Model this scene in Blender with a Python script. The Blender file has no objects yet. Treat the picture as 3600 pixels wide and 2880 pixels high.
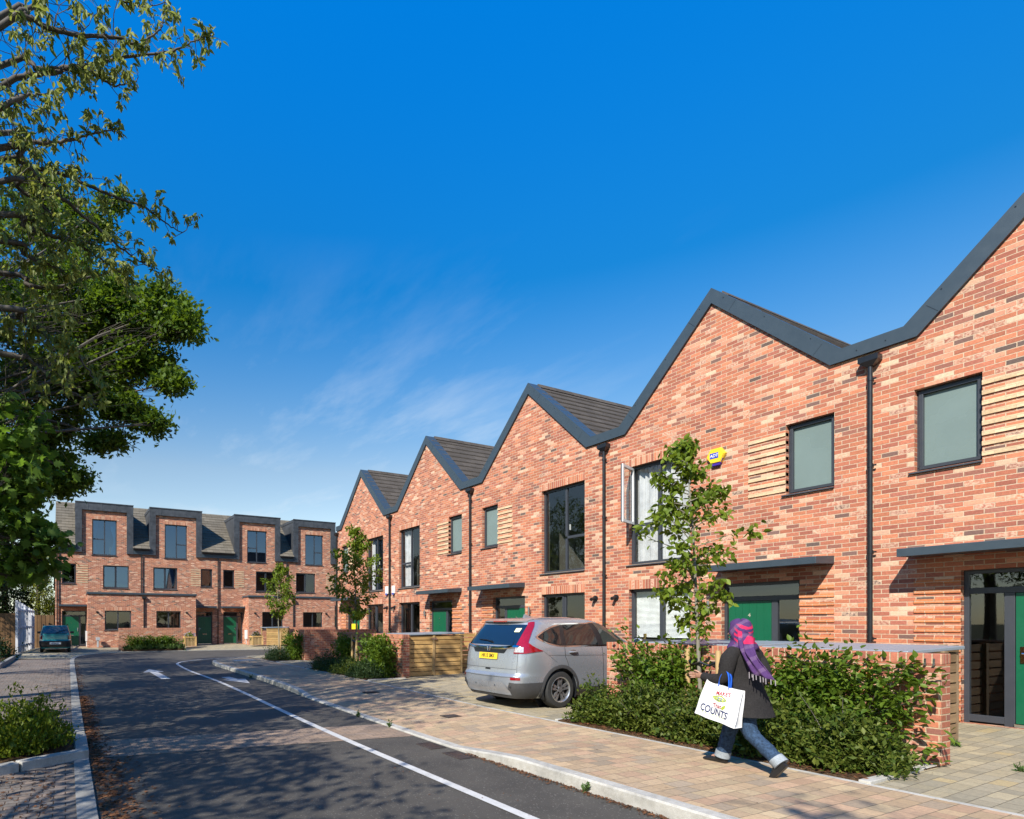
import bpy, bmesh, math, random
import numpy as np
from mathutils import Vector, Matrix
R = math.radians
PI = math.pi
rng = np.random.default_rng(7)
rnd = random.Random(5)
scene = bpy.context.scene
COL = scene.collection

# World frame: +X runs right along the gabled row, +Y from the street towards it, Z up; the camera stands over the origin.
# ------------------------------------------------------------------ helpers
def tag(o, label=None, cat=None, group=None, kind=None):
    if label: o['label'] = label
    if cat: o['category'] = cat
    if group: o['group'] = group
    if kind: o['kind'] = kind
    return o

def thing(name, label, cat, loc=(0, 0, 0), rotz=0.0, group=None):
    o = bpy.data.objects.new(name, None)
    COL.objects.link(o)
    o.location = loc
    o.rotation_euler = (0, 0, rotz)
    o.empty_display_size = 0.2
    return tag(o, label, cat, group)

class MB:
    """Collects faces and links them as one mesh object."""
    def __init__(self):
        self.v = []; self.f = []; self.m = []
    def face(self, pts, m=0):
        n = len(self.v)
        self.v.extend([tuple(p) for p in pts])
        self.f.append(tuple(range(n, n + len(pts)))); self.m.append(m)
    def box(self, x0, x1, y0, y1, z0, z1, m=0):
        if x0 > x1: x0, x1 = x1, x0
        if y0 > y1: y0, y1 = y1, y0
        if z0 > z1: z0, z1 = z1, z0
        n = len(self.v)
        self.v.extend([(x0, y0, z0), (x1, y0, z0), (x1, y1, z0), (x0, y1, z0),
                       (x0, y0, z1), (x1, y0, z1), (x1, y1, z1), (x0, y1, z1)])
        for q in ((0, 3, 2, 1), (4, 5, 6, 7), (0, 1, 5, 4), (1, 2, 6, 5), (2, 3, 7, 6), (3, 0, 4, 7)):
            self.f.append(tuple(n + i for i in q)); self.m.append(m)
        return self
    def prism(self, poly, ax, d0, d1, m=0):
        """poly: 2-D outline; ax 'y': outline in xz pushed along y; 'x': in yz along x; 'z': in xy along z."""
        def P(p, d):
            if ax == 'y': return (p[0], d, p[1])
            if ax == 'x': return (d, p[0], p[1])
            return (p[0], p[1], d)
        n = len(self.v); k = len(poly)
        self.v.extend([P(p, d0) for p in poly] + [P(p, d1) for p in poly])
        self.f.append(tuple(n + i for i in range(k))); self.m.append(m)
        self.f.append(tuple(n + k + i for i in reversed(range(k)))); self.m.append(m)
        for i in range(k):
            j = (i + 1) % k
            self.f.append((n + i, n + j, n + k + j, n + k + i)); self.m.append(m)
        return self
    def tube(self, path, r, seg=8, m=0, cap=True):
        P = [Vector(p) for p in path]; k = len(P)
        rs = [r] * k if not hasattr(r, '__len__') else list(r)
        prev = None; base = len(self.v)
        for i in range(k):
            t = (P[min(i + 1, k - 1)] - P[max(i - 1, 0)])
            if t.length < 1e-9: t = Vector((0, 0, 1))
            t.normalize()
            if prev is None:
                a = Vector((0, 0, 1)) if abs(t.z) < 0.9 else Vector((1, 0, 0))
                u = t.cross(a).normalized()
            else:
                u = (prev - t * prev.dot(t)).normalized()
            prev = u; w = t.cross(u)
            for j in range(seg):
                a = 2 * PI * j / seg
                self.v.append(tuple(P[i] + (u * math.cos(a) + w * math.sin(a)) * rs[i]))
        for i in range(k - 1):
            for j in range(seg):
                j2 = (j + 1) % seg
                self.f.append((base + i * seg + j, base + i * seg + j2, base + (i + 1) * seg + j2, base + (i + 1) * seg + j)); self.m.append(m)
        if cap:
            self.f.append(tuple(base + j for j in reversed(range(seg)))); self.m.append(m)
            self.f.append(tuple(base + (k - 1) * seg + j for j in range(seg))); self.m.append(m)
        return self
    def rings(self, rings, m=0, cap=True):
        base = len(self.v); k = len(rings); n = len(rings[0])
        for r in rings: self.v.extend([tuple(p) for p in r])
        for i in range(k - 1):
            for j in range(n):
                j2 = (j + 1) % n
                self.f.append((base + i * n + j, base + i * n + j2, base + (i + 1) * n + j2, base + (i + 1) * n + j)); self.m.append(m)
        if cap:
            self.f.append(tuple(base + j for j in reversed(range(n)))); self.m.append(m)
            self.f.append(tuple(base + (k - 1) * n + j for j in range(n))); self.m.append(m)
        return self
    def grid(self, G, m=0):
        base = len(self.v); a = len(G); b = len(G[0])
        for row in G: self.v.extend([tuple(p) for p in row])
        for i in range(a - 1):
            for j in range(b - 1):
                self.f.append((base + i * b + j, base + i * b + j + 1, base + (i + 1) * b + j + 1, base + (i + 1) * b + j)); self.m.append(m)
        return self
    def add(self, other, mtx=None, m=None):
        n = len(self.v)
        for p in other.v: self.v.append(tuple(mtx @ Vector(p)) if mtx else p)
        for f, mm in zip(other.f, other.m):
            self.f.append(tuple(n + i for i in f)); self.m.append(mm if m is None else m)
        return self
    def build(self, name, mats, parent=None, smooth=None, uvoff=(0, 0, 0), bevel=0.0, loc=None, uvswap=False, merge=True):
        me = bpy.data.meshes.new(name)
        me.from_pydata(self.v, [], self.f)
        me.polygons.foreach_set('material_index', self.m)
        if not isinstance(mats, (list, tuple)): mats = [mats]
        for mt in mats: me.materials.append(mt)
        if merge:
            bm = bmesh.new(); bm.from_mesh(me)
            bmesh.ops.remove_doubles(bm, verts=bm.verts, dist=1e-5)
            bmesh.ops.recalc_face_normals(bm, faces=bm.faces)
            bm.to_mesh(me); bm.free()
        boxuv(me, uvoff, uvswap)
        if smooth is not None:
            me.shade_smooth()
            me.set_sharp_from_angle(angle=R(smooth))
        o = bpy.data.objects.new(name, me)
        COL.objects.link(o)
        if parent: o.parent = parent
        if loc: o.location = loc
        if bevel:
            b = o.modifiers.new('bevel', 'BEVEL'); b.width = bevel; b.segments = 2; b.limit_method = 'ANGLE'; b.angle_limit = R(40)
        return o

def boxuv(me, off=(0, 0, 0), swap=False):
    nl = len(me.loops); nv = len(me.vertices)
    if nl == 0: return
    co = np.empty(nv * 3, np.float32); me.vertices.foreach_get('co', co); co = co.reshape(-1, 3) + np.array(off, np.float32)
    vi = np.empty(nl, np.int32); me.loops.foreach_get('vertex_index', vi)
    npoly = len(me.polygons)
    nrm = np.empty(npoly * 3, np.float32); me.polygons.foreach_get('normal', nrm); nrm = np.abs(nrm.reshape(-1, 3))
    lt = np.empty(npoly, np.int32); me.polygons.foreach_get('loop_total', lt)
    ln = np.repeat(nrm, lt, axis=0)
    c = co[vi]
    top = (ln[:, 2] > 0.75)
    sx = (ln[:, 0] > ln[:, 1]) & ~top
    u = np.where(sx, c[:, 1], c[:, 0]); v = np.where(top, c[:, 1], c[:, 2])
    uv = np.stack([v, u] if swap else [u, v], axis=1).astype(np.float32)
    lay = me.uv_layers.new(name='UVMap')
    lay.data.foreach_set('uv', uv.ravel())

def np_mesh(name, verts, tris, mat, parent=None, smooth=False):
    me = bpy.data.meshes.new(name)
    verts = np.asarray(verts, np.float32); tris = np.asarray(tris, np.int32)
    me.vertices.add(len(verts)); me.vertices.foreach_set('co', verts.ravel())
    me.loops.add(tris.size); me.loops.foreach_set('vertex_index', tris.ravel())
    me.polygons.add(len(tris))
    me.polygons.foreach_set('loop_start', np.arange(0, tris.size, 3, dtype=np.int32))
    me.polygons.foreach_set('loop_total', np.full(len(tris), 3, np.int32))
    me.update(calc_edges=True)
    me.materials.append(mat)
    o = bpy.data.objects.new(name, me); COL.objects.link(o)
    if parent: o.parent = parent
    return o

def text_mb(s, size, depth=0.0, align='CENTER', shear=0.0):
    """Outline letters as flat or extruded faces in the local XY plane."""
    cu = bpy.data.curves.new('letters', 'FONT'); cu.body = s; cu.size = size; cu.extrude = depth
    cu.offset = size * .018; cu.align_x = align; cu.align_y = 'CENTER'; cu.shear = shear
    o = bpy.data.objects.new('letters', cu); COL.objects.link(o)
    bpy.context.view_layer.update()
    me = bpy.data.meshes.new_from_object(o.evaluated_get(bpy.context.evaluated_depsgraph_get()))
    mb = MB(); mb.v = [tuple(v.co) for v in me.vertices]; mb.f = [tuple(p.vertices) for p in me.polygons]; mb.m = [0] * len(mb.f)
    bpy.data.objects.remove(o); bpy.data.curves.remove(cu); bpy.data.meshes.remove(me)
    return mb

# ------------------------------------------------------------------ materials
def new_mat(name):
    m = bpy.data.materials.new(name); m.use_nodes = True
    nt = m.node_tree; nt.nodes.clear()
    return m, nt
def N(nt, t, **kw):
    n = nt.nodes.new(t)
    for k, v in kw.items():
        if k in n.inputs.keys(): n.inputs[k].default_value = v
        else: setattr(n, k, v)
    return n
def L(nt, a, b): nt.links.new(a, b)
def math_n(nt, op, a, b=None, c=None):
    n = nt.nodes.new('ShaderNodeMath'); n.operation = op
    for i, x in enumerate((a, b, c)):
        if x is None: continue
        if isinstance(x, (int, float)): n.inputs[i].default_value = x
        else: nt.links.new(x, n.inputs[i])
    return n.outputs[0]
def mixc(nt, fac, a, b, mode='MIX'):
    n = nt.nodes.new('ShaderNodeMix'); n.data_type = 'RGBA'; n.blend_type = mode
    for idx, x in ((0, fac), (6, a), (7, b)):
        if isinstance(x, (int, float)): n.inputs[idx].default_value = x
        elif isinstance(x, (tuple, list)): n.inputs[idx].default_value = tuple(x) + ((1,) if len(x) == 3 else ())
        else: nt.links.new(x, n.inputs[idx])
    return n.outputs[2]
def ramp(nt, fac, stops, interp='LINEAR'):
    n = nt.nodes.new('ShaderNodeValToRGB'); n.color_ramp.interpolation = interp
    e = n.color_ramp.elements
    while len(e) < len(stops): e.new(0.5)
    for x, (p, c) in zip(e, stops):
        x.position = p; x.color = tuple(c) + ((1,) if len(c) == 3 else ())
    nt.links.new(fac, n.inputs[0])
    return n.outputs[0]
ALB = .80
def finish(nt, col, rough=0.6, metal=0.0, bump=None, bstr=0.3, bdist=0.01, spec=0.5, **kw):
    b = nt.nodes.new('ShaderNodeBsdfPrincipled')
    col = mixc(nt, 1.0, col, (ALB, ALB, ALB), 'MULTIPLY')
    for key, x in (('Base Color', col), ('Roughness', rough), ('Metallic', metal), ('Specular IOR Level', spec)):
        if isinstance(x, (int, float)): b.inputs[key].default_value = x
        elif isinstance(x, (tuple, list)): b.inputs[key].default_value = tuple(x) + ((1,) if len(x) == 3 else ())
        else: nt.links.new(x, b.inputs[key])
    for k, v in kw.items(): b.inputs[k.replace('_', ' ')].default_value = v
    if bump is not None:
        bn = nt.nodes.new('ShaderNodeBump'); bn.inputs['Strength'].default_value = bstr; bn.inputs['Distance'].default_value = bdist
        nt.links.new(bump, bn.inputs['Height']); nt.links.new(bn.outputs[0], b.inputs['Normal'])
    o = nt.nodes.new('ShaderNodeOutputMaterial'); nt.links.new(b.outputs[0], o.inputs[0])
    return b
def noise(nt, scale, detail=3, rough=0.55, vec=None, dims='3D'):
    n = nt.nodes.new('ShaderNodeTexNoise'); n.inputs['Scale'].default_value = scale; n.inputs['Detail'].default_value = detail; n.inputs['Roughness'].default_value = rough
    if vec is None:
        tc = nt.nodes.new('ShaderNodeTexCoord'); vec = tc.outputs['Object']
    nt.links.new(vec, n.inputs['Vector'])
    return n.outputs['Fac']

def flat_mat(name, col, rough=0.5, metal=0.0, var=0.12, nscale=14, bstr=0.08, spec=0.5, **kw):
    m, nt = new_mat(name)
    f = noise(nt, nscale, 4)
    f2 = noise(nt, nscale * 0.13, 2)
    f3 = math_n(nt, 'ADD', math_n(nt, 'MULTIPLY', f, 0.6), math_n(nt, 'MULTIPLY', f2, 0.4))
    lo = tuple(c * (1 - var * 1.6) for c in col); hi = tuple(min(1, c * (1 + var * 1.6)) for c in col)
    c = ramp(nt, f3, [(0.3, lo), (0.7, hi)])
    r = math_n(nt, 'ADD', math_n(nt, 'MULTIPLY', f, 0.16), rough - 0.08)
    finish(nt, c, r, metal, f, bstr, 0.004, spec, **kw)
    return m

def block_mat(name, bw, bh, joint, stops, jcol, half=True, swap=False, dust=None, bstr=0.5, rough=0.85, wob=0.0, jdist=0.006, var_len=0.0, offs=(0, 0), grime=0.0, big=None):
    """Bricks or pavers: every block draws its own tone; recessed joints; dust = pale lime bloom on some blocks."""
    m, nt = new_mat(name)
    uv = nt.nodes.new('ShaderNodeUVMap')
    sp = nt.nodes.new('ShaderNodeSeparateXYZ'); L(nt, uv.outputs[0], sp.inputs[0])
    U, V = (sp.outputs[1], sp.outputs[0]) if swap else (sp.outputs[0], sp.outputs[1])
    if wob:
        nw = noise(nt, 9, 2, vec=uv.outputs[0]); nw2 = math_n(nt, 'MULTIPLY', math_n(nt, 'SUBTRACT', nw, 0.5), wob)
        V = math_n(nt, 'ADD', V, nw2)
        nw3 = noise(nt, 23, 2, vec=uv.outputs[0]); U = math_n(nt, 'ADD', U, math_n(nt, 'MULTIPLY', math_n(nt, 'SUBTRACT', nw3, 0.5), wob))
    v = math_n(nt, 'DIVIDE', math_n(nt, 'ADD', V, offs[1]), bh)
    row = math_n(nt, 'FLOOR', v); fv = math_n(nt, 'SUBTRACT', v, row)
    if var_len:
        wn0 = nt.nodes.new('ShaderNodeTexWhiteNoise'); wn0.noise_dimensions = '1D'; L(nt, row, wn0.inputs['W'])
        shift = math_n(nt, 'MULTIPLY', wn0.outputs['Value'], 7.3)
    elif half:
        shift = math_n(nt, 'MULTIPLY', math_n(nt, 'FLOORED_MODULO', row, 2.0), 0.5)
    else:
        shift = 0.0
    u = math_n(nt, 'ADD', math_n(nt, 'DIVIDE', math_n(nt, 'ADD', U, offs[0]), bw), shift)
    if var_len:
        wl = math_n(nt, 'MULTIPLY', math_n(nt, 'SINE', math_n(nt, 'MULTIPLY', u, 2.1)), var_len)
        u = math_n(nt, 'ADD', u, wl)
    cid = math_n(nt, 'FLOOR', u); fu = math_n(nt, 'SUBTRACT', u, cid)
    cmb = nt.nodes.new('ShaderNodeCombineXYZ'); L(nt, cid, cmb.inputs[0]); L(nt, row, cmb.inputs[1])
    wn = nt.nodes.new('ShaderNodeTexWhiteNoise'); wn.noise_dimensions = '2D'; L(nt, cmb.outputs[0], wn.inputs['Vector'])
    col = ramp(nt, wn.outputs['Value'], stops, 'CONSTANT')
    # joints
    def edge(f, size, j):
        d = math_n(nt, 'MULTIPLY', math_n(nt, 'SUBTRACT', 0.5, math_n(nt, 'ABSOLUTE', math_n(nt, 'SUBTRACT', f, 0.5))), size)
        mr = nt.nodes.new('ShaderNodeMapRange'); mr.inputs[1].default_value = j * 0.35; mr.inputs[2].default_value = j * 0.62
        L(nt, d, mr.inputs[0]); return mr.outputs[0]
    e = math_n(nt, 'MINIMUM', edge(fu, bw, joint), edge(fv, bh, joint))
    # within-block mottling
    n1 = noise(nt, 30, 4, vec=uv.outputs[0]); n2 = noise(nt, 140, 3, vec=uv.outputs[0])
    col = mixc(nt, 1.0, col, ramp(nt, n1, [(0.25, (0.80, 0.80, 0.82)), (0.75, (1.18, 1.16, 1.12))]), 'MULTIPLY')
    col = mixc(nt, 0.6, col, ramp(nt, n2, [(0.3, (0.8, 0.8, 0.8)), (0.7, (1.2, 1.2, 1.2))]), 'MULTIPLY')
    sepc = nt.nodes.new('ShaderNodeSeparateColor'); L(nt, wn.outputs['Color'], sepc.inputs[0])
    if dust:
        frac, dcol = dust
        n3 = noise(nt, 26, 3, vec=uv.outputs[0])
        pick = math_n(nt, 'GREATER_THAN', sepc.outputs[1], 1.0 - frac)
        amt = nt.nodes.new('ShaderNodeMapRange'); amt.inputs[1].default_value = 0.36; amt.inputs[2].default_value = 0.62; L(nt, n3, amt.inputs[0])
        col = mixc(nt, math_n(nt, 'MULTIPLY', math_n(nt, 'MULTIPLY', pick, amt.outputs[0]), 0.75), col, dcol)
    # block-to-block value jitter
    col = mixc(nt, 1.0, col, ramp(nt, sepc.outputs[2], [(0, (0.86, 0.86, 0.86)), (1, (1.12, 1.12, 1.12))]), 'MULTIPLY')
    if big:
        nb = noise(nt, 0.7, 3, vec=uv.outputs[0])
        col = mixc(nt, 1.0, col, ramp(nt, nb, [(0.3, (1 - big,) * 3), (0.7, (1 + big,) * 3)]), 'MULTIPLY')
    jc = mixc(nt, 1.0, jcol, ramp(nt, n1, [(0.3, (0.8, 0.8, 0.8)), (0.7, (1.15, 1.15, 1.15))]), 'MULTIPLY')
    out = mixc(nt, e, jc, col)
    if grime:
        ng = noise(nt, 2.2, 5, vec=uv.outputs[0])
        gm = nt.nodes.new('ShaderNodeMapRange'); gm.inputs[1].default_value = 0.55; gm.inputs[2].default_value = 0.75; L(nt, ng, gm.inputs[0])
        out = mixc(nt, math_n(nt, 'MULTIPLY', gm.outputs[0], grime), out, (0.05, 0.045, 0.03))
    h = math_n(nt, 'ADD', e, math_n(nt, 'MULTIPLY', n1, 0.35))
    h = math_n(nt, 'ADD', h, math_n(nt, 'MULTIPLY', sepc.outputs[0], 0.25))
    finish(nt, out, rough, 0, h, bstr, jdist, 0.25)
    return m

BR = [(0, (0.483, 0.174, 0.097)), (0.15, (0.401, 0.14, 0.084)), (0.31, (0.448, 0.16, 0.097)), (0.46, (0.337, 0.116, 0.077)), (0.58, (0.517, 0.192, 0.105)), (0.7, (0.39, 0.137, 0.093)), (0.78, (0.593, 0.273, 0.174)), (0.85, (0.663, 0.401, 0.273)), (0.895, (0.297, 0.122, 0.088)), (0.955, (0.192, 0.11, 0.091)), (0.985, (0.134, 0.093, 0.081))]
M = {}
M['brick'] = block_mat('red_multi_brick', .225, .075, .012, BR, (.55, .41, .285), dust=(.12, (.66, .45, .32)), wob=.005, bstr=.55, big=.07)
M['brick_wall'] = block_mat('garden_wall_brick', .225, .075, .014, [(p, tuple(c * .95 for c in q)) for p, q in BR[:6]] + [(.9, (.28, .12, .09)), (.96, (.17, .11, .09))], (.50, .37, .24), dust=(.10, (.6, .42, .32)), wob=.006, bstr=.6)
M['brick_cap'] = block_mat('brick_on_edge', .075, .34, .014, BR[:6], (.50, .37, .24), half=False, offs=(.0, .11), wob=.004, bstr=.6)
M['soldier'] = block_mat('soldier_course', .075, .40, .012, BR[:7], (.60, .45, .30), half=False, offs=(0, .0), wob=.004, dust=(.2, (.66, .46, .34)))
M['brick_band'] = block_mat('orange_band_brick', .225, .075, .009, [(0, (.55, .19, .075)), (.4, (.48, .165, .07)), (.75, (.60, .22, .09))], (.5, .37, .25), bstr=.3)
M['cream_band'] = block_mat('cream_band_brick', .225, .075, .007, [(0, (.64, .47, .29)), (.4, (.60, .43, .26)), (.7, (.67, .50, .32))], (.5, .38, .25), bstr=.25)
M['metal'] = flat_mat('slate_grey_metal', (.040, .058, .075), .38, 0.0, .06, 6, .02)
M['metal2'] = flat_mat('dark_grey_aluminium', (.048, .055, .066), .42, 0.0, .05, 6, .02)
M['frame'] = flat_mat('grey_window_frame', (.042, .047, .058), .35, 0, .05, 6, .01)
M['black'] = flat_mat('black_plastic', (.012, .013, .016), .3, 0, .1, 8, .01)
M['lead'] = flat_mat('lead_sheet', (.060, .066, .076), .5, 0.2, .35, 5, .3)
M['white'] = flat_mat('white_plastic', (.75, .75, .74), .4, 0, .03)
M['steel'] = flat_mat('brushed_steel', (.55, .55, .56), .28, 1.0, .06, 40, .02)
M['chrome'] = flat_mat('chrome', (.75, .76, .78), .1, 1.0, .02, 6, .0)
M['green'] = flat_mat('green_door_paint', (.002, .098, .044), .38, 0, .05, 30, .03)
M['greydrain'] = flat_mat('cast_iron', (.055, .042, .036), .7, .3, .35, 20, .3)
M['lid'] = flat_mat('grey_lid_sheet', (.24, .29, .34), .4, 0, .06, 5, .04)
M['plaster'] = flat_mat('pale_plaster', (.62, .61, .57), .8, 0, .03)
M['carpet'] = flat_mat('brown_carpet', (.12, .095, .07), .95, 0, .1, 60)
M['lamp_glass'] = flat_mat('lamp_glass', (.5, .5, .48), .2)

def tile_mat(name, base, tw=.33):
    m, nt = new_mat(name)
    uv = nt.nodes.new('ShaderNodeUVMap'); sp = nt.nodes.new('ShaderNodeSeparateXYZ'); L(nt, uv.outputs[0], sp.inputs[0])
    u = math_n(nt, 'DIVIDE', sp.outputs[0], tw); v = math_n(nt, 'DIVIDE', sp.outputs[1], .30)
    row = math_n(nt, 'FLOOR', v)
    u = math_n(nt, 'ADD', u, math_n(nt, 'MULTIPLY', math_n(nt, 'FLOORED_MODULO', row, 2.0), .5))
    c = math_n(nt, 'FLOOR', u); f = math_n(nt, 'SUBTRACT', u, c)
    cm = nt.nodes.new('ShaderNodeCombineXYZ'); L(nt, c, cm.inputs[0]); L(nt, row, cm.inputs[1])
    wn = nt.nodes.new('ShaderNodeTexWhiteNoise'); wn.noise_dimensions = '2D'; L(nt, cm.outputs[0], wn.inputs[0])
    col = ramp(nt, wn.outputs[0], [(0, tuple(x * .82 for x in base)), (1, tuple(x * 1.2 for x in base))])
    g = math_n(nt, 'GREATER_THAN', math_n(nt, 'ABSOLUTE', math_n(nt, 'SUBTRACT', f, .5)), .488)
    n1 = noise(nt, 22, 4, vec=uv.outputs[0])
    col = mixc(nt, .7, col, ramp(nt, n1, [(.3, (.75, .75, .75)), (.7, (1.25, 1.22, 1.15))]), 'MULTIPLY')
    col = mixc(nt, g, col, tuple(x * .25 for x in base))
    h = math_n(nt, 'SUBTRACT', math_n(nt, 'MULTIPLY', n1, .3), g)
    finish(nt, col, .85, 0, h, .4, .006, .12)
    return m
M['tile'] = tile_mat('dark_roof_tile', (.088, .076, .066))
M['tile2'] = tile_mat('weathered_roof_tile', (.155, .137, .11), .42)

def wood_mat(name, c1, c2, axis=0, sc=1.0):
    m, nt = new_mat(name)
    tc = nt.nodes.new('ShaderNodeTexCoord'); mp = nt.nodes.new('ShaderNodeMapping')
    s = [26 * sc] * 3; s[axis] = 1.6 * sc; mp.inputs['Scale'].default_value = s
    L(nt, tc.outputs['Object'], mp.inputs[0])
    n1 = noise(nt, 1.0, 5, .6, vec=mp.outputs[0]); n2 = noise(nt, 3.1, 2)
    gi = nt.nodes.new('ShaderNodeNewGeometry')
    col = ramp(nt, n1, [(.25, c1), (.75, c2)])
    col = mixc(nt, 1.0, col, ramp(nt, gi.outputs['Random Per Island'], [(0, (.72, .70, .68)), (1, (1.2, 1.2, 1.2))]), 'MULTIPLY')
    col = mixc(nt, .5, col, ramp(nt, n2, [(.3, (.7, .7, .7)), (.7, (1.2, 1.2, 1.2))]), 'MULTIPLY')
    finish(nt, col, .75, 0, n1, .25, .004, .3)
    return m
M['wood_x'] = wood_mat('timber_slats_along', (.44, .26, .09), (.72, .47, .19), 0)
M['wood_y'] = wood_mat('timber_slats_across', (.44, .26, .09), (.72, .47, .19), 1)
M['wood_z'] = wood_mat('timber_upright', (.34, .22, .09), (.53, .37, .18), 2)
M['wood_grey_y'] = wood_mat('weathered_slats', (.20, .125, .065), (.33, .22, .12), 1)
M['wood_grey_z'] = wood_mat('weathered_upright', (.22, .15, .09), (.36, .26, .16), 2)
M['wood_dark_z'] = wood_mat('brown_fence_board', (.16, .085, .035), (.26, .15, .07), 2)
M['fence_pale'] = wood_mat('pale_painted_timber', (.52, .53, .57), (.70, .71, .75), 2)
M['bark'] = wood_mat('bark', (.05, .042, .034), (.13, .115, .095), 2, .8)
M['bark_grey'] = wood_mat('grey_bark', (.12, .11, .085), (.26, .24, .19), 2, .8)

def glass_mat(name, tint=(.72, .75, .76), refl=.05, rough=.015, power=1.0, gcol=(.95, .97, 1)):
    m, nt = new_mat(name)
    t = nt.nodes.new('ShaderNodeBsdfTransparent'); t.inputs[0].default_value = tint + (1,)
    g = nt.nodes.new('ShaderNodeBsdfGlossy'); g.inputs['Roughness'].default_value = rough; g.inputs['Color'].default_value = gcol + (1,)
    ge = nt.nodes.new('ShaderNodeNewGeometry'); dt = nt.nodes.new('ShaderNodeVectorMath'); dt.operation = 'DOT_PRODUCT'; L(nt, ge.outputs['Incoming'], dt.inputs[0]); L(nt, ge.outputs['Normal'], dt.inputs[1])
    sch = math_n(nt, 'POWER', math_n(nt, 'SUBTRACT', 1.0, math_n(nt, 'ABSOLUTE', dt.outputs['Value'])), 5.0)
    nz = noise(nt, .9, 1); bp = nt.nodes.new('ShaderNodeBump'); bp.inputs['Strength'].default_value = .03; bp.inputs['Distance'].default_value = .05
    L(nt, nz, bp.inputs['Height']); L(nt, bp.outputs[0], g.inputs['Normal'])
    f = math_n(nt, 'MINIMUM', math_n(nt, 'ADD', math_n(nt, 'MULTIPLY', sch, power), refl), 1.0)
    mx = nt.nodes.new('ShaderNodeMixShader'); L(nt, f, mx.inputs[0]); L(nt, t.outputs[0], mx.inputs[1]); L(nt, g.outputs[0], mx.inputs[2])
    o = nt.nodes.new('ShaderNodeOutputMaterial'); L(nt, mx.outputs[0], o.inputs[0])
    return m
M['glass'] = glass_mat('window_glass', (.90, .92, .91), .09)
M['glass_blue'] = glass_mat('sky_tinted_glass', (.35, .42, .48), .30, gcol=(.34, .50, .72))  # blue of a reflected sky put into the gloss colour
M['glass_car'] = glass_mat('tinted_car_glass', (.10, .11, .12), .06)
M['glass_car_clear'] = glass_mat('car_glass', (.62, .68, .66), .07)
M['frost'] = flat_mat('frosted_glass', (.17, .225, .215), .28, 0, .10, .8, .0)

def cloth_mat(name, col, rough=.9, var=.1, sc=60, sheen=0.0, transl=0.0):
    m, nt = new_mat(name)
    n1 = noise(nt, sc, 3); n2 = noise(nt, sc * .08, 3)
    c = mixc(nt, 1.0, ramp(nt, n1, [(.3, tuple(x * (1 - var) for x in col)), (.7, tuple(min(1, x * (1 + var)) for x in col))]), ramp(nt, n2, [(.3, (.85,) * 3), (.7, (1.12,) * 3)]), 'MULTIPLY')
    b = finish(nt, c, rough, 0, n1, .2, .003, .2)
    if transl:
        out = [n for n in nt.nodes if n.type == 'OUTPUT_MATERIAL'][0]
        tr = nt.nodes.new('ShaderNodeBsdfTranslucent'); L(nt, c, tr.inputs[0])
        mx = nt.nodes.new('ShaderNodeMixShader'); mx.inputs[0].default_value = transl
        L(nt, b.outputs[0], mx.inputs[1]); L(nt, tr.outputs[0], mx.inputs[2]); L(nt, mx.outputs[0], out.inputs[0])
    return m
M['curtain'] = cloth_mat('white_net_curtain', (.80, .80, .83), transl=.3)
M['curtain_blue'] = cloth_mat('blue_curtain', (.10, .42, .60), transl=.3)
M['blind'] = cloth_mat('white_blind', (.85, .87, .89))

def leaf_mat(name, c_lo, c_hi, trans=(.22, .34, .03), tw=.38, gloss=.45):
    m, nt = new_mat(name)
    gi = nt.nodes.new('ShaderNodeNewGeometry')
    n1 = noise(nt, 1.1, 2)
    f = math_n(nt, 'ADD', math_n(nt, 'MULTIPLY', gi.outputs['Random Per Island'], .65), math_n(nt, 'MULTIPLY', n1, .35))
    col = ramp(nt, f, [(.1, c_lo), (.5, tuple((a + b) / 2 for a, b in zip(c_lo, c_hi))), (.9, c_hi)])
    b = finish(nt, col, gloss, 0, None, spec=.22)
    tr = nt.nodes.new('ShaderNodeBsdfTranslucent')
    trans = tuple(x * ALB for x in trans)
    tc = mixc(nt, 1.0, ramp(nt, f, [(.1, tuple(x * .6 for x in trans)), (.9, trans)]), (1, 1, 1), 'MULTIPLY')
    L(nt, tc, tr.inputs[0])
    out = [n for n in nt.nodes if n.type == 'OUTPUT_MATERIAL'][0]
    mx = nt.nodes.new('ShaderNodeMixShader'); mx.inputs[0].default_value = tw
    L(nt, b.outputs[0], mx.inputs[1]); L(nt, tr.outputs[0], mx.inputs[2]); L(nt, mx.outputs[0], out.inputs[0])
    return m
M['leaf_cherry'] = leaf_mat('cherry_leaf', (0.11, 0.155, 0.03), (0.3, 0.34, 0.09), (0.46, 0.5, 0.08), 0.42, 0.5)
M['leaf_oak'] = leaf_mat('oak_leaf', (0.025, 0.07, 0.008), (0.12, 0.185, 0.022), (0.24, 0.38, 0.02), 0.36, 0.5)
M['leaf_maple'] = leaf_mat('maple_leaf', (0.06, 0.125, 0.02), (0.15, 0.24, 0.04), (0.26, 0.46, 0.04), 0.42, 0.5)
M['leaf_street'] = leaf_mat('hornbeam_tree_leaf', (0.075, 0.135, 0.01), (0.21, 0.28, 0.028), (0.36, 0.46, 0.03), 0.4, 0.5)
M['leaf_hedge'] = leaf_mat('hornbeam_leaf', (0.04, 0.095, 0.009), (0.16, 0.235, 0.026), (0.26, 0.38, 0.02), 0.36, 0.5)
M['leaf_low'] = leaf_mat('glossy_shrub_leaf', (0.022, 0.06, 0.007), (0.155, 0.18, 0.03), (0.18, 0.26, 0.025), 0.28, 0.5)
M['leaf_dark'] = leaf_mat('dark_shrub_leaf', (0.018, 0.046, 0.013), (0.08, 0.12, 0.038), (0.11, 0.19, 0.03), 0.28, 0.5)
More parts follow.
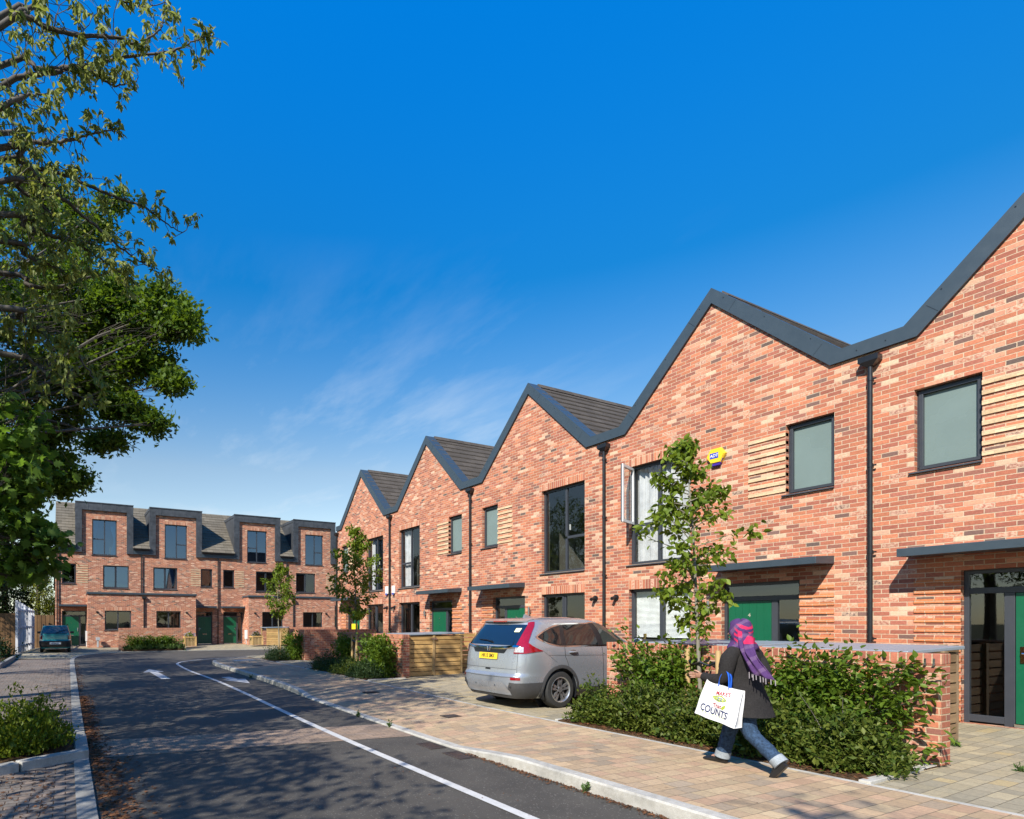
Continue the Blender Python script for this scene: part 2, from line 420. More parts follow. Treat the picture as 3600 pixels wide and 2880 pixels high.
M['leaf_spurge'] = leaf_mat('spurge_leaf', (0.03, 0.085, 0.012), (0.26, 0.3, 0.02), (0.34, 0.42, 0.03), 0.35, 0.5)
M['leaf_ever'] = leaf_mat('evergreen_leaf', (.010, .026, .008), (.035, .065, .015), (.06, .12, .01), .25)
M['leaf_yellow'] = leaf_mat('golden_conifer_leaf', (.10, .13, .008), (.26, .27, .02), (.3, .34, .02), .3)
M['leaf_grass'] = leaf_mat('grass_leaf', (.05, .10, .03), (.13, .20, .06), (.15, .25, .04), .25)
M['petal'] = leaf_mat('pale_petal', (.25, .22, .40), (.70, .66, .78), (.4, .4, .5), .2)
M['litter'] = leaf_mat('brown_leaf_litter', (.07, .030, .014), (.22, .095, .04), (.1, .05, .02), .1, .8)
# ------------------------------------------------------------------ ground materials
def asphalt():
    m, nt = new_mat('asphalt')
    tc = nt.nodes.new('ShaderNodeTexCoord'); v = tc.outputs['Object']
    n1 = noise(nt, 160, 3, .7, v); n2 = noise(nt, 1.3, 4, .6, v); n3 = noise(nt, 38, 3, .6, v)
    vo = nt.nodes.new('ShaderNodeTexVoronoi'); vo.inputs['Scale'].default_value = 95; L(nt, v, vo.inputs['Vector'])
    sepc = nt.nodes.new('ShaderNodeSeparateColor'); L(nt, vo.outputs['Color'], sepc.inputs[0])
    base = ramp(nt, n1, [(.3, (.042, .038, .033)), (.7, (.096, .086, .073))])
    base = mixc(nt, 1.0, base, ramp(nt, n2, [(.3, (.74, .74, .74)), (.7, (1.25, 1.24, 1.2))]), 'MULTIPLY')
    n5 = noise(nt, 2.6, 4, .65, v); spot = nt.nodes.new('ShaderNodeMapRange'); spot.inputs[1].default_value = .66; spot.inputs[2].default_value = .74; L(nt, n5, spot.inputs[0])
    base = mixc(nt, math_n(nt, 'MULTIPLY', spot.outputs[0], .45), base, (.022, .021, .020))
    st = math_n(nt, 'GREATER_THAN', sepc.outputs[0], .965)
    base = mixc(nt, math_n(nt, 'MULTIPLY', st, .55), base, (.24, .22, .19))
    h = math_n(nt, 'ADD', n1, math_n(nt, 'MULTIPLY', n3, .5))
    finish(nt, base, .8, 0, h, .5, .006, .35)
    return m
M['asphalt'] = asphalt()
def concrete(name, c, var=.25):
    m, nt = new_mat(name)
    n1 = noise(nt, 130, 3, .7); n2 = noise(nt, 3.0, 5, .6); n3 = noise(nt, 15, 4)
    col = ramp(nt, n1, [(.3, tuple(x * .8 for x in c)), (.7, tuple(min(1, x * 1.15) for x in c))])
    col = mixc(nt, 1.0, col, ramp(nt, n2, [(.3, (1 - var,) * 3), (.6, (1.08, 1.07, 1.05))]), 'MULTIPLY')
    col = mixc(nt, .5, col, ramp(nt, n3, [(.35, (.72, .70, .66)), (.6, (1.05, 1.05, 1.05))]), 'MULTIPLY')
    finish(nt, col, .85, 0, math_n(nt, 'ADD', n1, n3), .4, .004, .25)
    return m
M['kerb'] = concrete('granite_kerb', (.43, .415, .385))
M['kerb_dk'] = concrete('worn_kerb', (.30, .295, .28), .3)
M['edging'] = concrete('concrete_edging', (.47, .455, .42))
def paint():
    m, nt = new_mat('road_paint')
    n1 = noise(nt, 60, 4, .7); n2 = noise(nt, 5, 4)
    w = math_n(nt, 'ADD', math_n(nt, 'MULTIPLY', n1, .5), math_n(nt, 'MULTIPLY', n2, .5))
    col = ramp(nt, w, [(.33, (.26, .25, .24)), (.42, (.50, .49, .47)), (.7, (.66, .65, .63))])
    finish(nt, col, .6, 0, n1, .3, .003)
    return m
M['paint'] = paint()
PV = [(0, (.435, .315, .20)), (.2, (.455, .305, .20)), (.4, (.40, .295, .195)), (.55, (.46, .33, .205)), (.78, (.345, .268, .19)), (.90, (.455, .345, .215))]
M['paver'] = block_mat('tan_block_paving', .215, .158, .008, PV, (.20, .155, .10), swap=True, var_len=.16, bstr=.5, jdist=.005, wob=.008, big=.10, half=False)
GV = [(0, (.345, .30, .205)), (.2, (.32, .28, .20)), (.4, (.37, .315, .21)), (.6, (.305, .27, .195)), (.8, (.35, .30, .205)), (.93, (.42, .335, .19))]
M['paver_grey'] = block_mat('grey_block_paving', .22, .158, .008, GV, (.15, .125, .085), swap=True, var_len=.16, bstr=.45, jdist=.005, wob=.008, big=.08, half=False)
M['paver_brown'] = block_mat('brown_block_paving', .20, .10, .010, [(0, (.20, .165, .14)), (.25, (.18, .155, .14)), (.5, (.23, .18, .15)), (.75, (.17, .15, .135))], (.065, .04, .026), swap=True, bstr=.6, wob=.006, big=.12, grime=.5)
M['paver_strip'] = block_mat('pink_block_paving', .20, .10, .009, [(0, (.29, .21, .155)), (.3, (.27, .20, .15)), (.55, (.32, .23, .165)), (.8, (.25, .19, .15))], (.12, .10, .08), swap=True, bstr=.5, wob=.006, big=.1, grime=.35)
def soil():
    m, nt = new_mat('bark_mulch_soil')
    n1 = noise(nt, 45, 4, .7); n2 = noise(nt, 6, 3)
    col = ramp(nt, n1, [(.3, (.035, .022, .013)), (.55, (.11, .065, .035)), (.72, (.27, .18, .10))])
    finish(nt, col, .95, 0, math_n(nt, 'ADD', n1, n2), 1.0, .03, .1)
    return m
M['soil'] = soil()
def earth():
    m, nt = new_mat('rough_grass_ground')
    n1 = noise(nt, 30, 4, .7); n2 = noise(nt, .5, 4)
    col = mixc(nt, n2, ramp(nt, n1, [(.3, (.03, .045, .015)), (.7, (.08, .10, .035))]), ramp(nt, n1, [(.3, (.06, .05, .03)), (.7, (.13, .11, .07))]))
    finish(nt, col, .95, 0, n1, .8, .05, .1)
    return m
M['earth'] = earth()

def struct(name, mb, mats, **kw):
    o = mb.build(name, mats, **kw); o['kind'] = 'structure'; return o

def catmull(pts, per=6):
    out = []
    P = [np.array(p, float) for p in pts]
    P = [2 * P[0] - P[1]] + P + [2 * P[-1] - P[-2]]
    for i in range(1, len(P) - 2):
        for k in range(per):
            t = k / per
            out.append(.5 * ((2 * P[i]) + (-P[i - 1] + P[i + 1]) * t + (2 * P[i - 1] - 5 * P[i] + 4 * P[i + 1] - P[i + 2]) * t * t + (-P[i - 1] + 3 * P[i] - 3 * P[i + 1] + P[i + 2]) * t ** 3))
    out.append(P[-2])
    return [tuple(p) for p in out]
def offset(line, d):
    P = np.array(line, float); T = np.gradient(P, axis=0); T /= np.linalg.norm(T, axis=1)[:, None]
    return [tuple(p) for p in P + np.stack([-T[:, 1], T[:, 0]], 1) * d]
def s2x(line): return [(-p[0], p[1]) for p in line]
def strip(mb, A, B, zA, zB, m=0):
    zf = lambda z, i: z[i] if hasattr(z, '__len__') else z
    for i in range(len(A) - 1):
        mb.face([(A[i][0], A[i][1], zf(zA, i)), (A[i + 1][0], A[i + 1][1], zf(zA, i + 1)), (B[i + 1][0], B[i + 1][1], zf(zB, i + 1)), (B[i][0], B[i][1], zf(zB, i))], m)

# ------------------------------------------------------------------ ground sheets
g = MB(); g.face([(-900, -900, -.12), (900, -900, -.12), (900, 900, -.12), (-900, 900, -.12)])
struct('ground', g, M['earth'])
# carriageway
kerb_s = catmull([(-14, 4.65), (2, 4.65), (7, 4.63), (10, 4.72), (12.5, 4.82), (15.5, 5.03), (20, 5.12), (22.8, 5.18), (24.3, 5.33), (25.5, 5.68), (26.4, 6.3), (27.0, 7.4), (27.4, 9.2), (27.9, 12), (28.4, 18), (28.8, 40), (28.8, 60)], 8)
left_s = catmull([(-14, .26), (0, .25), (10, .26), (20, .30), (28, .34), (31, .42), (33.2, .75), (34.8, 1.6), (35.9, 3.2), (36.2, 5.5), (35.9, 8.5), (35.5, 11), (35.2, 16), (35.2, 40), (35.2, 60)], 8)
r = MB()
r.face([(14, .2, 0), (14, 5.35, 0), (-27.2, 5.35, 0), (-27.2, .2, 0)])
r.face([(-27.2, .2, 0), (-27.2, 60, 0), (-36.6, 60, 0), (-36.6, .2, 0)])
r.face([(-24.0, 5.35, 0), (-27.2, 5.35, 0), (-27.2, 8.5, 0)][::-1])
struct('road', r, M['asphalt'])
# right-hand kerb: raised, dropped by the drives, raised again
def ktop(s):
    return float(np.interp(s, [-20, 5.4, 6.5, 12.4, 13.3, 24.5, 26.5, 60], [.135, .13, .028, .028, .115, .12, .06, .05]))
kz = [ktop(p[0]) for p in kerb_s]
K0 = s2x(kerb_s); K1 = s2x(offset(kerb_s, -.0)); 
kin = offset(kerb_s, .14); KI = s2x(kin)
if abs(kin[0][1] - 4.79) > .05: kin = offset(kerb_s, -.14); KI = s2x(kin)
kchm = [(a[0] + (b[0] - a[0]) * .12, a[1] + (b[1] - a[1]) * .12) for a, b in zip(K0, KI)]
kb = MB()
strip(kb, K0, K0, [-.02] * len(K0), [z - .018 for z in kz])
strip(kb, K0, kchm, [z - .018 for z in kz], kz)
strip(kb, kchm, KI, kz, [z + .003 for z in kz])
struct('kerb', kb, M['kerb'], merge=True)
# narrow joints between kerb stones: dark slots cut as thin strips
# pavement of tan blocks up to the flush edging line
edge_s = lambda s: float(np.interp(s, [-14, 9, 15, 25, 60], [6.93, 6.95, 7.28, 7.45, 7.5]))
pv = MB(); rowsA = []
for (s, t), z in zip(kin, kz):
    if s > 26.0: break
    te = edge_s(s); rowsA.append([(-s, t + (te - t) * k / 6, (z + .003) + (.112 - z) * (k / 6)) for k in range(7)])
pv.grid(rowsA)
last = rowsA[-1]
# corner round the end of the row
tail = [(p, z) for p, z in zip(kin, kz) if p[0] >= 25.9]
for i in range(len(tail) - 1):
    (p, z), (q, z2) = tail[i], tail[i + 1]
    pv.face([(-p[0], p[1], z), (-q[0], q[1], z2), (-24.2, max(q[1], 7.45), .112), (-24.2, max(p[1], 7.45), .112)])
struct('pavement', pv, M['paver'], uvswap=False)
# flush concrete edging between pavement and drives
ed = MB()
S = np.linspace(-14, 25.2, 60)
A = [(-s, edge_s(s) - .005) for s in S]; B = [(-s, edge_s(s) + .065) for s in S]
strip(ed, A, B, .117, .117); strip(ed, A, A, .08, .117); strip(ed, B, B, .117, .08)
struct('edging_kerb', ed, M['edging'])
# grey block drives rising to the house fronts
dv = MB(); G = []
for s in np.linspace(-14, 27.5, 40):
    te = edge_s(min(s, 25)) + .06
    G.append([(-s, te, .108), (-s, te + (12.2 - te) * .5, .14), (-s, 12.2, .18)])
dv.grid(G); struct('driveway', dv, M['paver_grey'])
# left side: block-paved parking bay, flush channel, planting kerbs
lb = MB(); lb.box(-31.4, 14, -2.1, .23, -.1, .015); struct('parking_bay', lb, M['paver_brown'])
ch = MB()
LO = s2x(left_s); li = offset(left_s, -.165)
if abs(li[0][1] - .095) > .06: li = offset(left_s, .165)
LI = s2x(li)
strip(ch, LO, LI, .022, .026); strip(ch, LO, LO, -.02, .022); strip(ch, LI, LI, .026, -.02)
struct('channel_kerb', ch, M['kerb_dk'])
# paved forecourt in front of the far terrace
fc = MB(); G = []
for (s, t) in li:
    if s < 30.9 and t < 1: continue
    G.append([(-s, t, .026), (-(s + 41.5) / 2, t, .11), (-41.5, t, .20)])
fc.grid(G)
fc.face([(-30.9, .35, .02), (-30.9, -2.4, .05), (-41.5, -2.4, .19), (-41.5, .8, .19), (-33.0, .5, .03)])
struct('forecourt', fc, M['paver_grey'])
# soil beds
def bed(name, pts, z, m=M['soil']):
    mb = MB(); mb.prism(pts, 'z', z - .2, z); return struct(name, mb, m)
bed('soil', [(-2.95, 7.02), (-7.02, 7.02), (-7.05, 8.6), (-2.85, 8.6)], .135)
bed('soil', [(-14.35, 7.30), (-18.95, 7.42), (-18.95, 8.6), (-14.3, 8.6)], .135)
bed('soil', [(-22.75, 7.47), (-24.9, 7.5), (-25.0, 8.95), (-22.75, 8.95)], .13)
bed('soil', [(-36.35, 2.9), (-36.35, 6.4), (-37.05, 6.4), (-37.05, 2.9)], .13)
bed('soil', [(-34.6, -2.2), (-24, -2.2), (-24, -9), (-34.6, -9)], .12)
bed('soil', [(-8.10, .10), (-9.35, .06), (-10.1, -1.0), (-10.1, -4), (-7.0, -4), (-7.3, -1.4), (-7.82, -.46)], .10)
e2 = MB()
for (a, b, w) in (((-2.93, 6.99), (-2.93, 8.45), .10), ((-14.3, 7.33), (-14.3, 8.5), .08), ((-18.98, 7.48), (-18.98, 8.6), .08), ((-22.72, 7.5), (-22.72, 8.8), .08), ((-7.06, 7.02), (-7.06, 8.45), .06)):
    e2.box(a[0] - w / 2, a[0] + w / 2, a[1], b[1], .05, .142)
struct('edging_kerb', e2, M['edging'], bevel=.006)
# planting-bed kerbs on the left
def kerbline(pts, w, z0, z1, mat, name='kerb'):
    mb = MB()
    off = offset(pts, w)
    for i in range(len(pts) - 1):
        q = [pts[i], pts[i + 1], off[i + 1], off[i]]
        mb.prism(q, 'z', z0, z1)
    return struct(name, mb, mat, bevel=.012)
kerbline([(-8.10, .262), (-7.72, -.44)], -.15, -.05, .125, M['kerb'])
kerbline([(-7.71, -.46), (-7.2, -1.4), (-6.9, -3.2)], -.15, -.05, .12, M['kerb'])
kerbline([(-9.42, .262), (-8.11, .262)], -.155, -.05, .10, M['kerb'])
kerbline([(-9.45, .27), (-9.62, -.1), (-10.3, -1.2), (-10.6, -3.2)], .13, -.05, .06, M['kerb_dk'])
kerbline([(-25.2, -2.1), (-34.4, -1.98)], .15, -.05, .17, M['kerb_dk'])
kerbline([(-34.4, -1.95), (-31.6, -.05)], .15, -.05, .10, M['kerb_dk'])
# block strip across the road, line and arrows
rs = MB(); rs.face([(-8.13, .27, .004), (-7.53, 4.66, .004), (-8.66, 4.68, .004), (-9.29, .31, .004)]); struct('road', rs, M['paver_strip'])
wl = catmull([(-14, 3.56), (3.9, 3.575), (9, 3.63), (14, 3.82), (17.5, 3.90), (21, 3.86), (24, 3.97), (25.3, 4.12), (26.4, 4.6), (27.4, 5.6), (28.1, 7.0), (28.6, 9.0), (29.2, 13), (29.6, 20), (29.6, 50)], 8)
ln = MB(); strip(ln, s2x(offset(wl, .055)), s2x(offset(wl, -.055)), .008, .008); struct('road_line', ln, M['paint'])
def arrow(tip, ang, Lg, name='road_arrow'):
    ax = np.array([math.cos(ang), math.sin(ang)]); ay = np.array([-ax[1], ax[0]]); t = np.array(tip)
    P = lambda a, b: tuple(t + ax * a + ay * b) + (.006,)
    mb = MB()
    mb.face([P(0, 0), P(-1.35, .34), P(-1.35, .13), P(-1.35, -.13), P(-1.35, -.34)])
    mb.face([P(-1.35, .13), P(-Lg, .13), P(-Lg, -.13), P(-1.35, -.13)])
    return struct(name, mb, M['paint'])
arrow((-22.6, 2.68), PI, 4.1)
arrow((-16.1, 4.56), R(4), 2.2)

# leaf litter gathered along the left channel and kerb foot
def litter(name, n, fn, size=(.012, .035), mat=None, z=.006):
    P = np.array([fn() for _ in range(n)])
    a = rng.uniform(0, 2 * PI, n); s = rng.uniform(size[0], size[1], n); tl = rng.uniform(-.6, .6, n)
    d = np.stack([np.cos(a), np.sin(a), tl * .3], 1) * s[:, None]; w = np.stack([-np.sin(a), np.cos(a), tl], 1) * (s * .45)[:, None]
    c = np.concatenate([P, np.full((n, 1), z) + rng.uniform(0, .012, (n, 1))], 1)
    v = np.stack([c - d, c + w, c + d, c - w], 1).reshape(-1, 3)
    k = np.arange(n)[:, None] * 4
    tr = np.concatenate([k + [0, 1, 2], k + [0, 2, 3]], 0)
    o = np_mesh(name, v, tr, mat or M['litter']); o['kind'] = 'stuff'; return o
def lit_left():
    s = rng.uniform(3.5, 15) if rng.random() < .75 else rng.uniform(3, 28); return (-s, .28 + abs(rng.normal(0, .11 if s > 8 else .2)))
litter('leaf_litter', 5200, lit_left)
litter('leaf_litter', 900, lambda: (-rng.uniform(2.8, 6.2), 4.63 - abs(rng.normal(0, .05))), (.008, .022))
litter('leaf_litter', 900, lambda: (-rng.uniform(7.6, 28), rng.uniform(-2, .1)), (.01, .03), z=.02)
litter('leaf_litter', 500, lambda: (-rng.uniform(4, 7.6), -.1 - abs(rng.normal(0, .4))), (.01, .03), z=.02)
litter('leaf_litter', 700, lambda: (-rng.uniform(2.5, 20), rng.uniform(5, 11)), (.006, .014), z=.125)
litter('leaf_litter', 600, lambda: (-rng.uniform(3.2, 20), rng.uniform(.5, 4.5)), (.006, .014))

# iron things set in the ground
def grate(x0, x1, y0, y1, z, label):
    t = thing('drain_grate', label, 'drain', ((x0 + x1) / 2, (y0 + y1) / 2, z), group='iron road drains')
    hx = (x1 - x0) / 2; hy = (y1 - y0) / 2
    f = MB(); f.box(-hx, hx, -hy, -hy + .03, -.03, .006); f.box(-hx, hx, hy - .03, hy, -.03, .006); f.box(-hx, -hx + .03, -hy + .03, hy - .03, -.03, .006); f.box(hx - .03, hx, -hy + .03, hy - .03, -.03, .006)
    f.build('frame', M['greydrain'], t)
    b = MB(); n = 6
    for i in range(n):
        x = -hx + .03 + (2 * hx - .06) * (i + .5) / n; b.box(x - .014, x + .014, -hy + .03, hy - .03, -.03, .003)
    b.box(-hx + .03, hx - .03, -.012, .012, -.03, .0015)
    b.build('bars', M['greydrain'], t)
    w = MB(); w.face([(-hx + .03, -hy + .03, .002), (hx - .03, -hy + .03, .002), (hx - .03, hy - .03, .002), (-hx + .03, hy - .03, .002)])
    w.build('sump', M['black'], t)
    return t
grate(-7.02, -6.62, 4.34, 4.58, .004, 'rusty slotted road drain, the one farther up the kerb')
grate(-6.37, -5.97, 4.34, 4.58, .004, 'rusty slotted road drain, the one where the kerb begins to rise')
grate(-25.5, -25.1, 4.6, 5.0, .004, 'small iron drain by the bend in the white line')
def cover(x, y, a, b, z, label, mat='greydrain'):
    t = MB(); t.box(-a / 2, a / 2, -b / 2, b / 2, -.01, .006); t.box(-a / 2 + .02, a / 2 - .02, -b / 2 + .02, b / 2 - .02, .006, .010)
    o = t.build('utility_cover', M[mat], loc=(x, y, z)); tag(o, label, 'utility cover', 'small utility covers in the pavement'); return o
cover(-8.42, 5.93, .26, .30, .078, 'small dark iron utility cover in the tan paving, nearest the silver car')
cover(-12.05, 6.25, .22, .34, .095, 'small dark iron utility cover in dappled shade on the pavement')
cover(-21.1, 6.25, .30, .34, .118, 'dark iron utility cover on the pavement before the bend')
cover(-22.6, 6.1, .30, .3, .118, 'small iron utility cover on the pavement farthest along, near the corner')
cover(-24.2, 6.6, .7, .9, .118, 'pale concrete chamber cover at the pavement corner', 'edging')
# ------------------------------------------------------------------ houses
def wall_holes(mb, xs, zs, holes, d0=0.0, d1=.3, m=0):
    """Front wall as a sheet with thickness, open where holes = (x0,x1,z0,z1)."""
    X = sorted(set(list(xs) + [h[0] for h in holes] + [h[1] for h in holes]))
    Z = sorted(set(list(zs) + [h[2] for h in holes] + [h[3] for h in holes]))
    nx, nz = len(X) - 1, len(Z) - 1
    def solid(i, j):
        if i < 0 or j < 0 or i >= nx or j >= nz: return False
        cx = (X[i] + X[i + 1]) / 2; cz = (Z[j] + Z[j + 1]) / 2
        return not any(h[0] < cx < h[1] and h[2] < cz < h[3] for h in holes)
    for i in range(nx):
        for j in range(nz):
            if not solid(i, j): continue
            a, b, c, d = X[i], X[i + 1], Z[j], Z[j + 1]
            mb.face([(a, d0, c), (b, d0, c), (b, d0, d), (a, d0, d)], m)
            mb.face([(a, d1, d), (b, d1, d), (b, d1, c), (a, d1, c)], m)
            if not solid(i - 1, j): mb.face([(a, d1, c), (a, d0, c), (a, d0, d), (a, d1, d)], m)
            if not solid(i + 1, j): mb.face([(b, d0, c), (b, d1, c), (b, d1, d), (b, d0, d)], m)
            if not solid(i, j - 1): mb.face([(a, d0, c), (a, d1, c), (b, d1, c), (b, d0, c)], m)
            if not solid(i, j + 1): mb.face([(a, d1, d), (a, d0, d), (b, d0, d), (b, d1, d)], m)

def frame_rect(mb, a0, a1, z0, z1, w, d0, d1, m=0):
    mb.box(a0, a1, d0, d1, z0, z0 + w, m); mb.box(a0, a1, d0, d1, z1 - w, z1, m)
    mb.box(a0, a0 + w, d0, d1, z0 + w, z1 - w, m); mb.box(a1 - w, a1, d0, d1, z0 + w, z1 - w, m)

def room(parent, a0, a1, z0, z1, d=.24, depth=2.6, dark=False):
    """The room seen through an opening: reveals, side walls, floor, ceiling, back wall."""
    mb = MB(); e = .45; zb = z0 - .0; zt = z1 + .08
    x0, x1 = a0 - e, a1 + e
    mb.face([(x0, depth, zb - .3), (x1, depth, zb - .3), (x1, depth, zt), (x0, depth, zt)])
    mb.face([(x0, .31, zb - .3), (x0, depth, zb - .3), (x0, depth, zt), (x0, .31, zt)]); mb.face([(x1, .31, zb - .3), (x1, depth, zb - .3), (x1, depth, zt), (x1, .31, zt)])
    mb.face([(x0, .31, zt), (x1, .31, zt), (x1, depth, zt), (x0, depth, zt)])
    mb.face([(x0, .31, zb - .3), (x1, .31, zb - .3), (x1, depth, zb - .3), (x0, depth, zb - .3)], 1)
    for xx in (a0 + .002, a1 - .002): mb.face([(xx, .17, z0), (xx, .31, z0), (xx, .31, z1), (xx, .17, z1)])
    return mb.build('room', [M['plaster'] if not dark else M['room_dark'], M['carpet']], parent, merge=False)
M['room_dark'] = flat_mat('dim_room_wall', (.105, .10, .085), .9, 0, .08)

def window(parent, a0, a1, z0, z1, panes, glass='glass', dep=.10, sill=True, name='window', rm=True, dark=True, fw=.065, sash=(), face=0.0):
    """panes: list of (u0,u1,v0,v1) in 0..1; each pane is framed; sash = indices with a thicker opening sash."""
    f = MB()
    frame_rect(f, a0, a1, z0, z1, fw, dep, dep + .07)
    W_, H_ = a1 - a0, z1 - z0
    gl = MB()
    for i, (u0, u1, v0, v1) in enumerate(panes):
        x0 = a0 + u0 * W_ + (0 if u0 == 0 else -.0); x1 = a0 + u1 * W_; y0 = z0 + v0 * H_; y1 = z0 + v1 * H_
        if u0 > 0: f.box(x0 - .035, x0 + .035, dep + .004, dep + .066, y0 + (fw if v0 == 0 else .03), y1 - (fw if v1 == 1 else .03))
        if v0 > 0: f.box(x0 + (fw if u0 == 0 else .035), x1 - (fw if u1 == 1 else .035), dep + .006, dep + .064, y0 - .035, y0 + .035)
        if i in sash: frame_rect(f, x0 + .03, x1 - .03, y0 + .03, y1 - .03, .05, dep - .018, dep + .05)
        gl.face([(x0 + .03, dep + .035, y0 + .03), (x1 - .03, dep + .035, y0 + .03), (x1 - .03, dep + .035, y1 - .03), (x0 + .03, dep + .035, y1 - .03)])
    w = f.build(name, M['frame'], parent, bevel=.004)
    gl.build('pane', M[glass], w)
    if sill:
        s = MB(); s.prism([(face - .045, z0 - .035), (face - .045, z0 - .012), (dep + .02, z0 + .012), (dep + .02, z0 - .035)], 'x', a0 - .06, a1 + .0)
        s.build('sill', M['metal2'], w)
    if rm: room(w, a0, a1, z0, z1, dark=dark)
    return w

def soldier(mb, a0, a1, z, proud=.003):
    mb.box(a0, a1, -proud, .05, z, z + .215)

def lamp_round(a, y, z, label, rotz=0.0):
    t = thing('wall_lamp', label, 'wall lamp', (a, y, z), rotz, 'black round wall lamps')
    b = MB(); b.tube([(0, 0, 0), (0, -.03, 0)], .075, 18); b.build('back_plate', M['black'], t, smooth=40)
    h = MB(); h.tube([(0, -.03, 0), (0, -.06, 0), (0, -.065, 0), (0, -.17, -.03)], [.022, .022, .045, .042], 14); h.build('lamp_head', M['black'], t, smooth=40)
    return t

def downpipe(parent, a, ztop, zbot, d=-.075, hopper=True, y_of=None):
    p = MB(); p.tube([(a, d, ztop - .12), (a, d, zbot)], .036, 12)
    z = ztop - .35
    while z > zbot + .2:
        p.tube([(a, d, z), (a, d, z - .06)], .043, 12)
        p.box(a + .03, a + .085, d - .008, d + .012, z - .045, z - .02); p.box(a - .025, a + .025, d, -.0, z - .05, z - .015)
        z -= 1.45
    o = p.build('downpipe', M['black'], parent, smooth=45)
    if hopper:
        h = MB(); h.rings([[(a - .14, d - .09, ztop), (a + .14, d - .09, ztop), (a + .14, -.004, ztop), (a - .14, -.004, ztop)],
                           [(a - .14, d - .09, ztop - .09), (a + .14, d - .09, ztop - .09), (a + .14, -.004, ztop - .09), (a - .14, -.004, ztop - .09)],
                           [(a - .05, d - .04, ztop - .17), (a + .05, d - .04, ztop - .17), (a + .05, -.02, ztop - .17), (a - .05, -.02, ztop - .17)]])
        h.build('hopper', M['black'], o)
    return o

def door_set(parent, q, z1, leaf, side, number=None, dep=.10, mirrored_handle=False, sill_m='steel'):
    """q=(x0,x1) opening, leaf=(x0,x1), side=(x0,x1) glazed sidelight or None."""
    f = MB(); a0, a1 = min(q), max(q); fw = .06; tz = z1 - .30
    f.box(a0, a0 + fw, dep, dep + .08, 0, z1); f.box(a1 - fw, a1, dep, dep + .08, 0, z1)
    f.box(a0 + fw, a1 - fw, dep, dep + .08, z1 - fw, z1); f.box(a0 + fw, a1 - fw, dep + .003, dep + .077, tz - .06, tz + .03)
    l0, l1 = min(leaf), max(leaf)
    if side:
        s0, s1 = min(side), max(side)
        mid = (l1 + s0) / 2 if s0 >= l1 - .05 else (s1 + l0) / 2
        f.box(mid - .055, mid + .055, dep + .002, dep + .078, 0, tz - .06)
        f.box(s0, s1, dep + .004, dep + .07, .03, .13)
    fr = f.build('door_frame', M['frame'], parent, bevel=.004)
    gl = MB(); gl.face([(a0 + fw, dep + .035, tz + .03), (a1 - fw, dep + .035, tz + .03), (a1 - fw, dep + .035, z1 - fw), (a0 + fw, dep + .035, z1 - fw)])
    if side: gl.face([(s0, dep + .035, .1), (s1, dep + .035, .1), (s1, dep + .035, tz - .06), (s0, dep + .035, tz - .06)])
    gl.build('pane', M['glass'], fr)
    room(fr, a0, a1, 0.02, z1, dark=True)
    d = MB(); n = 6; w = (l1 - l0 - .012) / n
    for i in range(n):
        x = l0 + .006 + i * w; d.box(x + .0015, x + w - .0015, dep + .012, dep + .05, .055, tz - .066)
    d.box(l0 + .006, l1 - .006, dep + .017, dep + .048, .056, tz - .067)
    do = d.build('door', M['green'], parent)
    hx = l0 + .075 if (side and min(side) < l0) or (not side and mirrored_handle) else l1 - .075
    sg = 1 if hx < (l0 + l1) / 2 else -1
    h = MB(); h.box(hx - .02, hx + .02, dep - .004, dep + .012, .93, 1.17); h.tube([(hx, dep - .03, 1.07), (hx + sg * .12, dep - .03, 1.07)], .010, 8); h.tube([(hx, dep + .0, 1.07), (hx, dep - .035, 1.07)], .010, 8)
    h.build('handle', M['chrome'], do)
    lp = MB(); cx = (l0 + l1) / 2; lp.box(cx - .14, cx + .14, dep + .003, dep + .012, .66, .72); lp.box(cx - .11, cx + .11, dep + .0, dep + .003, .675, .705); lp.build('letter_plate', M['chrome'], do)
    pe = MB(); pe.tube([(cx, dep + .012, 1.45), (cx, dep + .004, 1.45)], .014, 10); pe.build('peephole', M['chrome'], do)
    th = MB(); th.box(l0, l1, dep - .03, dep + .075, .0, .05); th.build('threshold', M['chrome'], fr)
    if number:
        t = text_mb(number, .105, .004)
        mb = MB(); mb.add(t, Matrix.Translation((cx, dep + .009, 1.66)) @ Matrix.Rotation(PI / 2, 4, 'X')); mb.build('door_number', M['chrome'], do)
    return do

W = 5.5125
G0 = .18           # level of the house fronts
YF = 12.08         # facade line
PROF_T = [(0, 6.30), (.435, 6.30), (W / 2, 8.53), (W - .435, 6.30), (W, 6.30)]
PROF_B = [(0, 6.07), (.60, 6.07), (W / 2, 8.21), (W - .60, 6.07), (W, 6.07)]

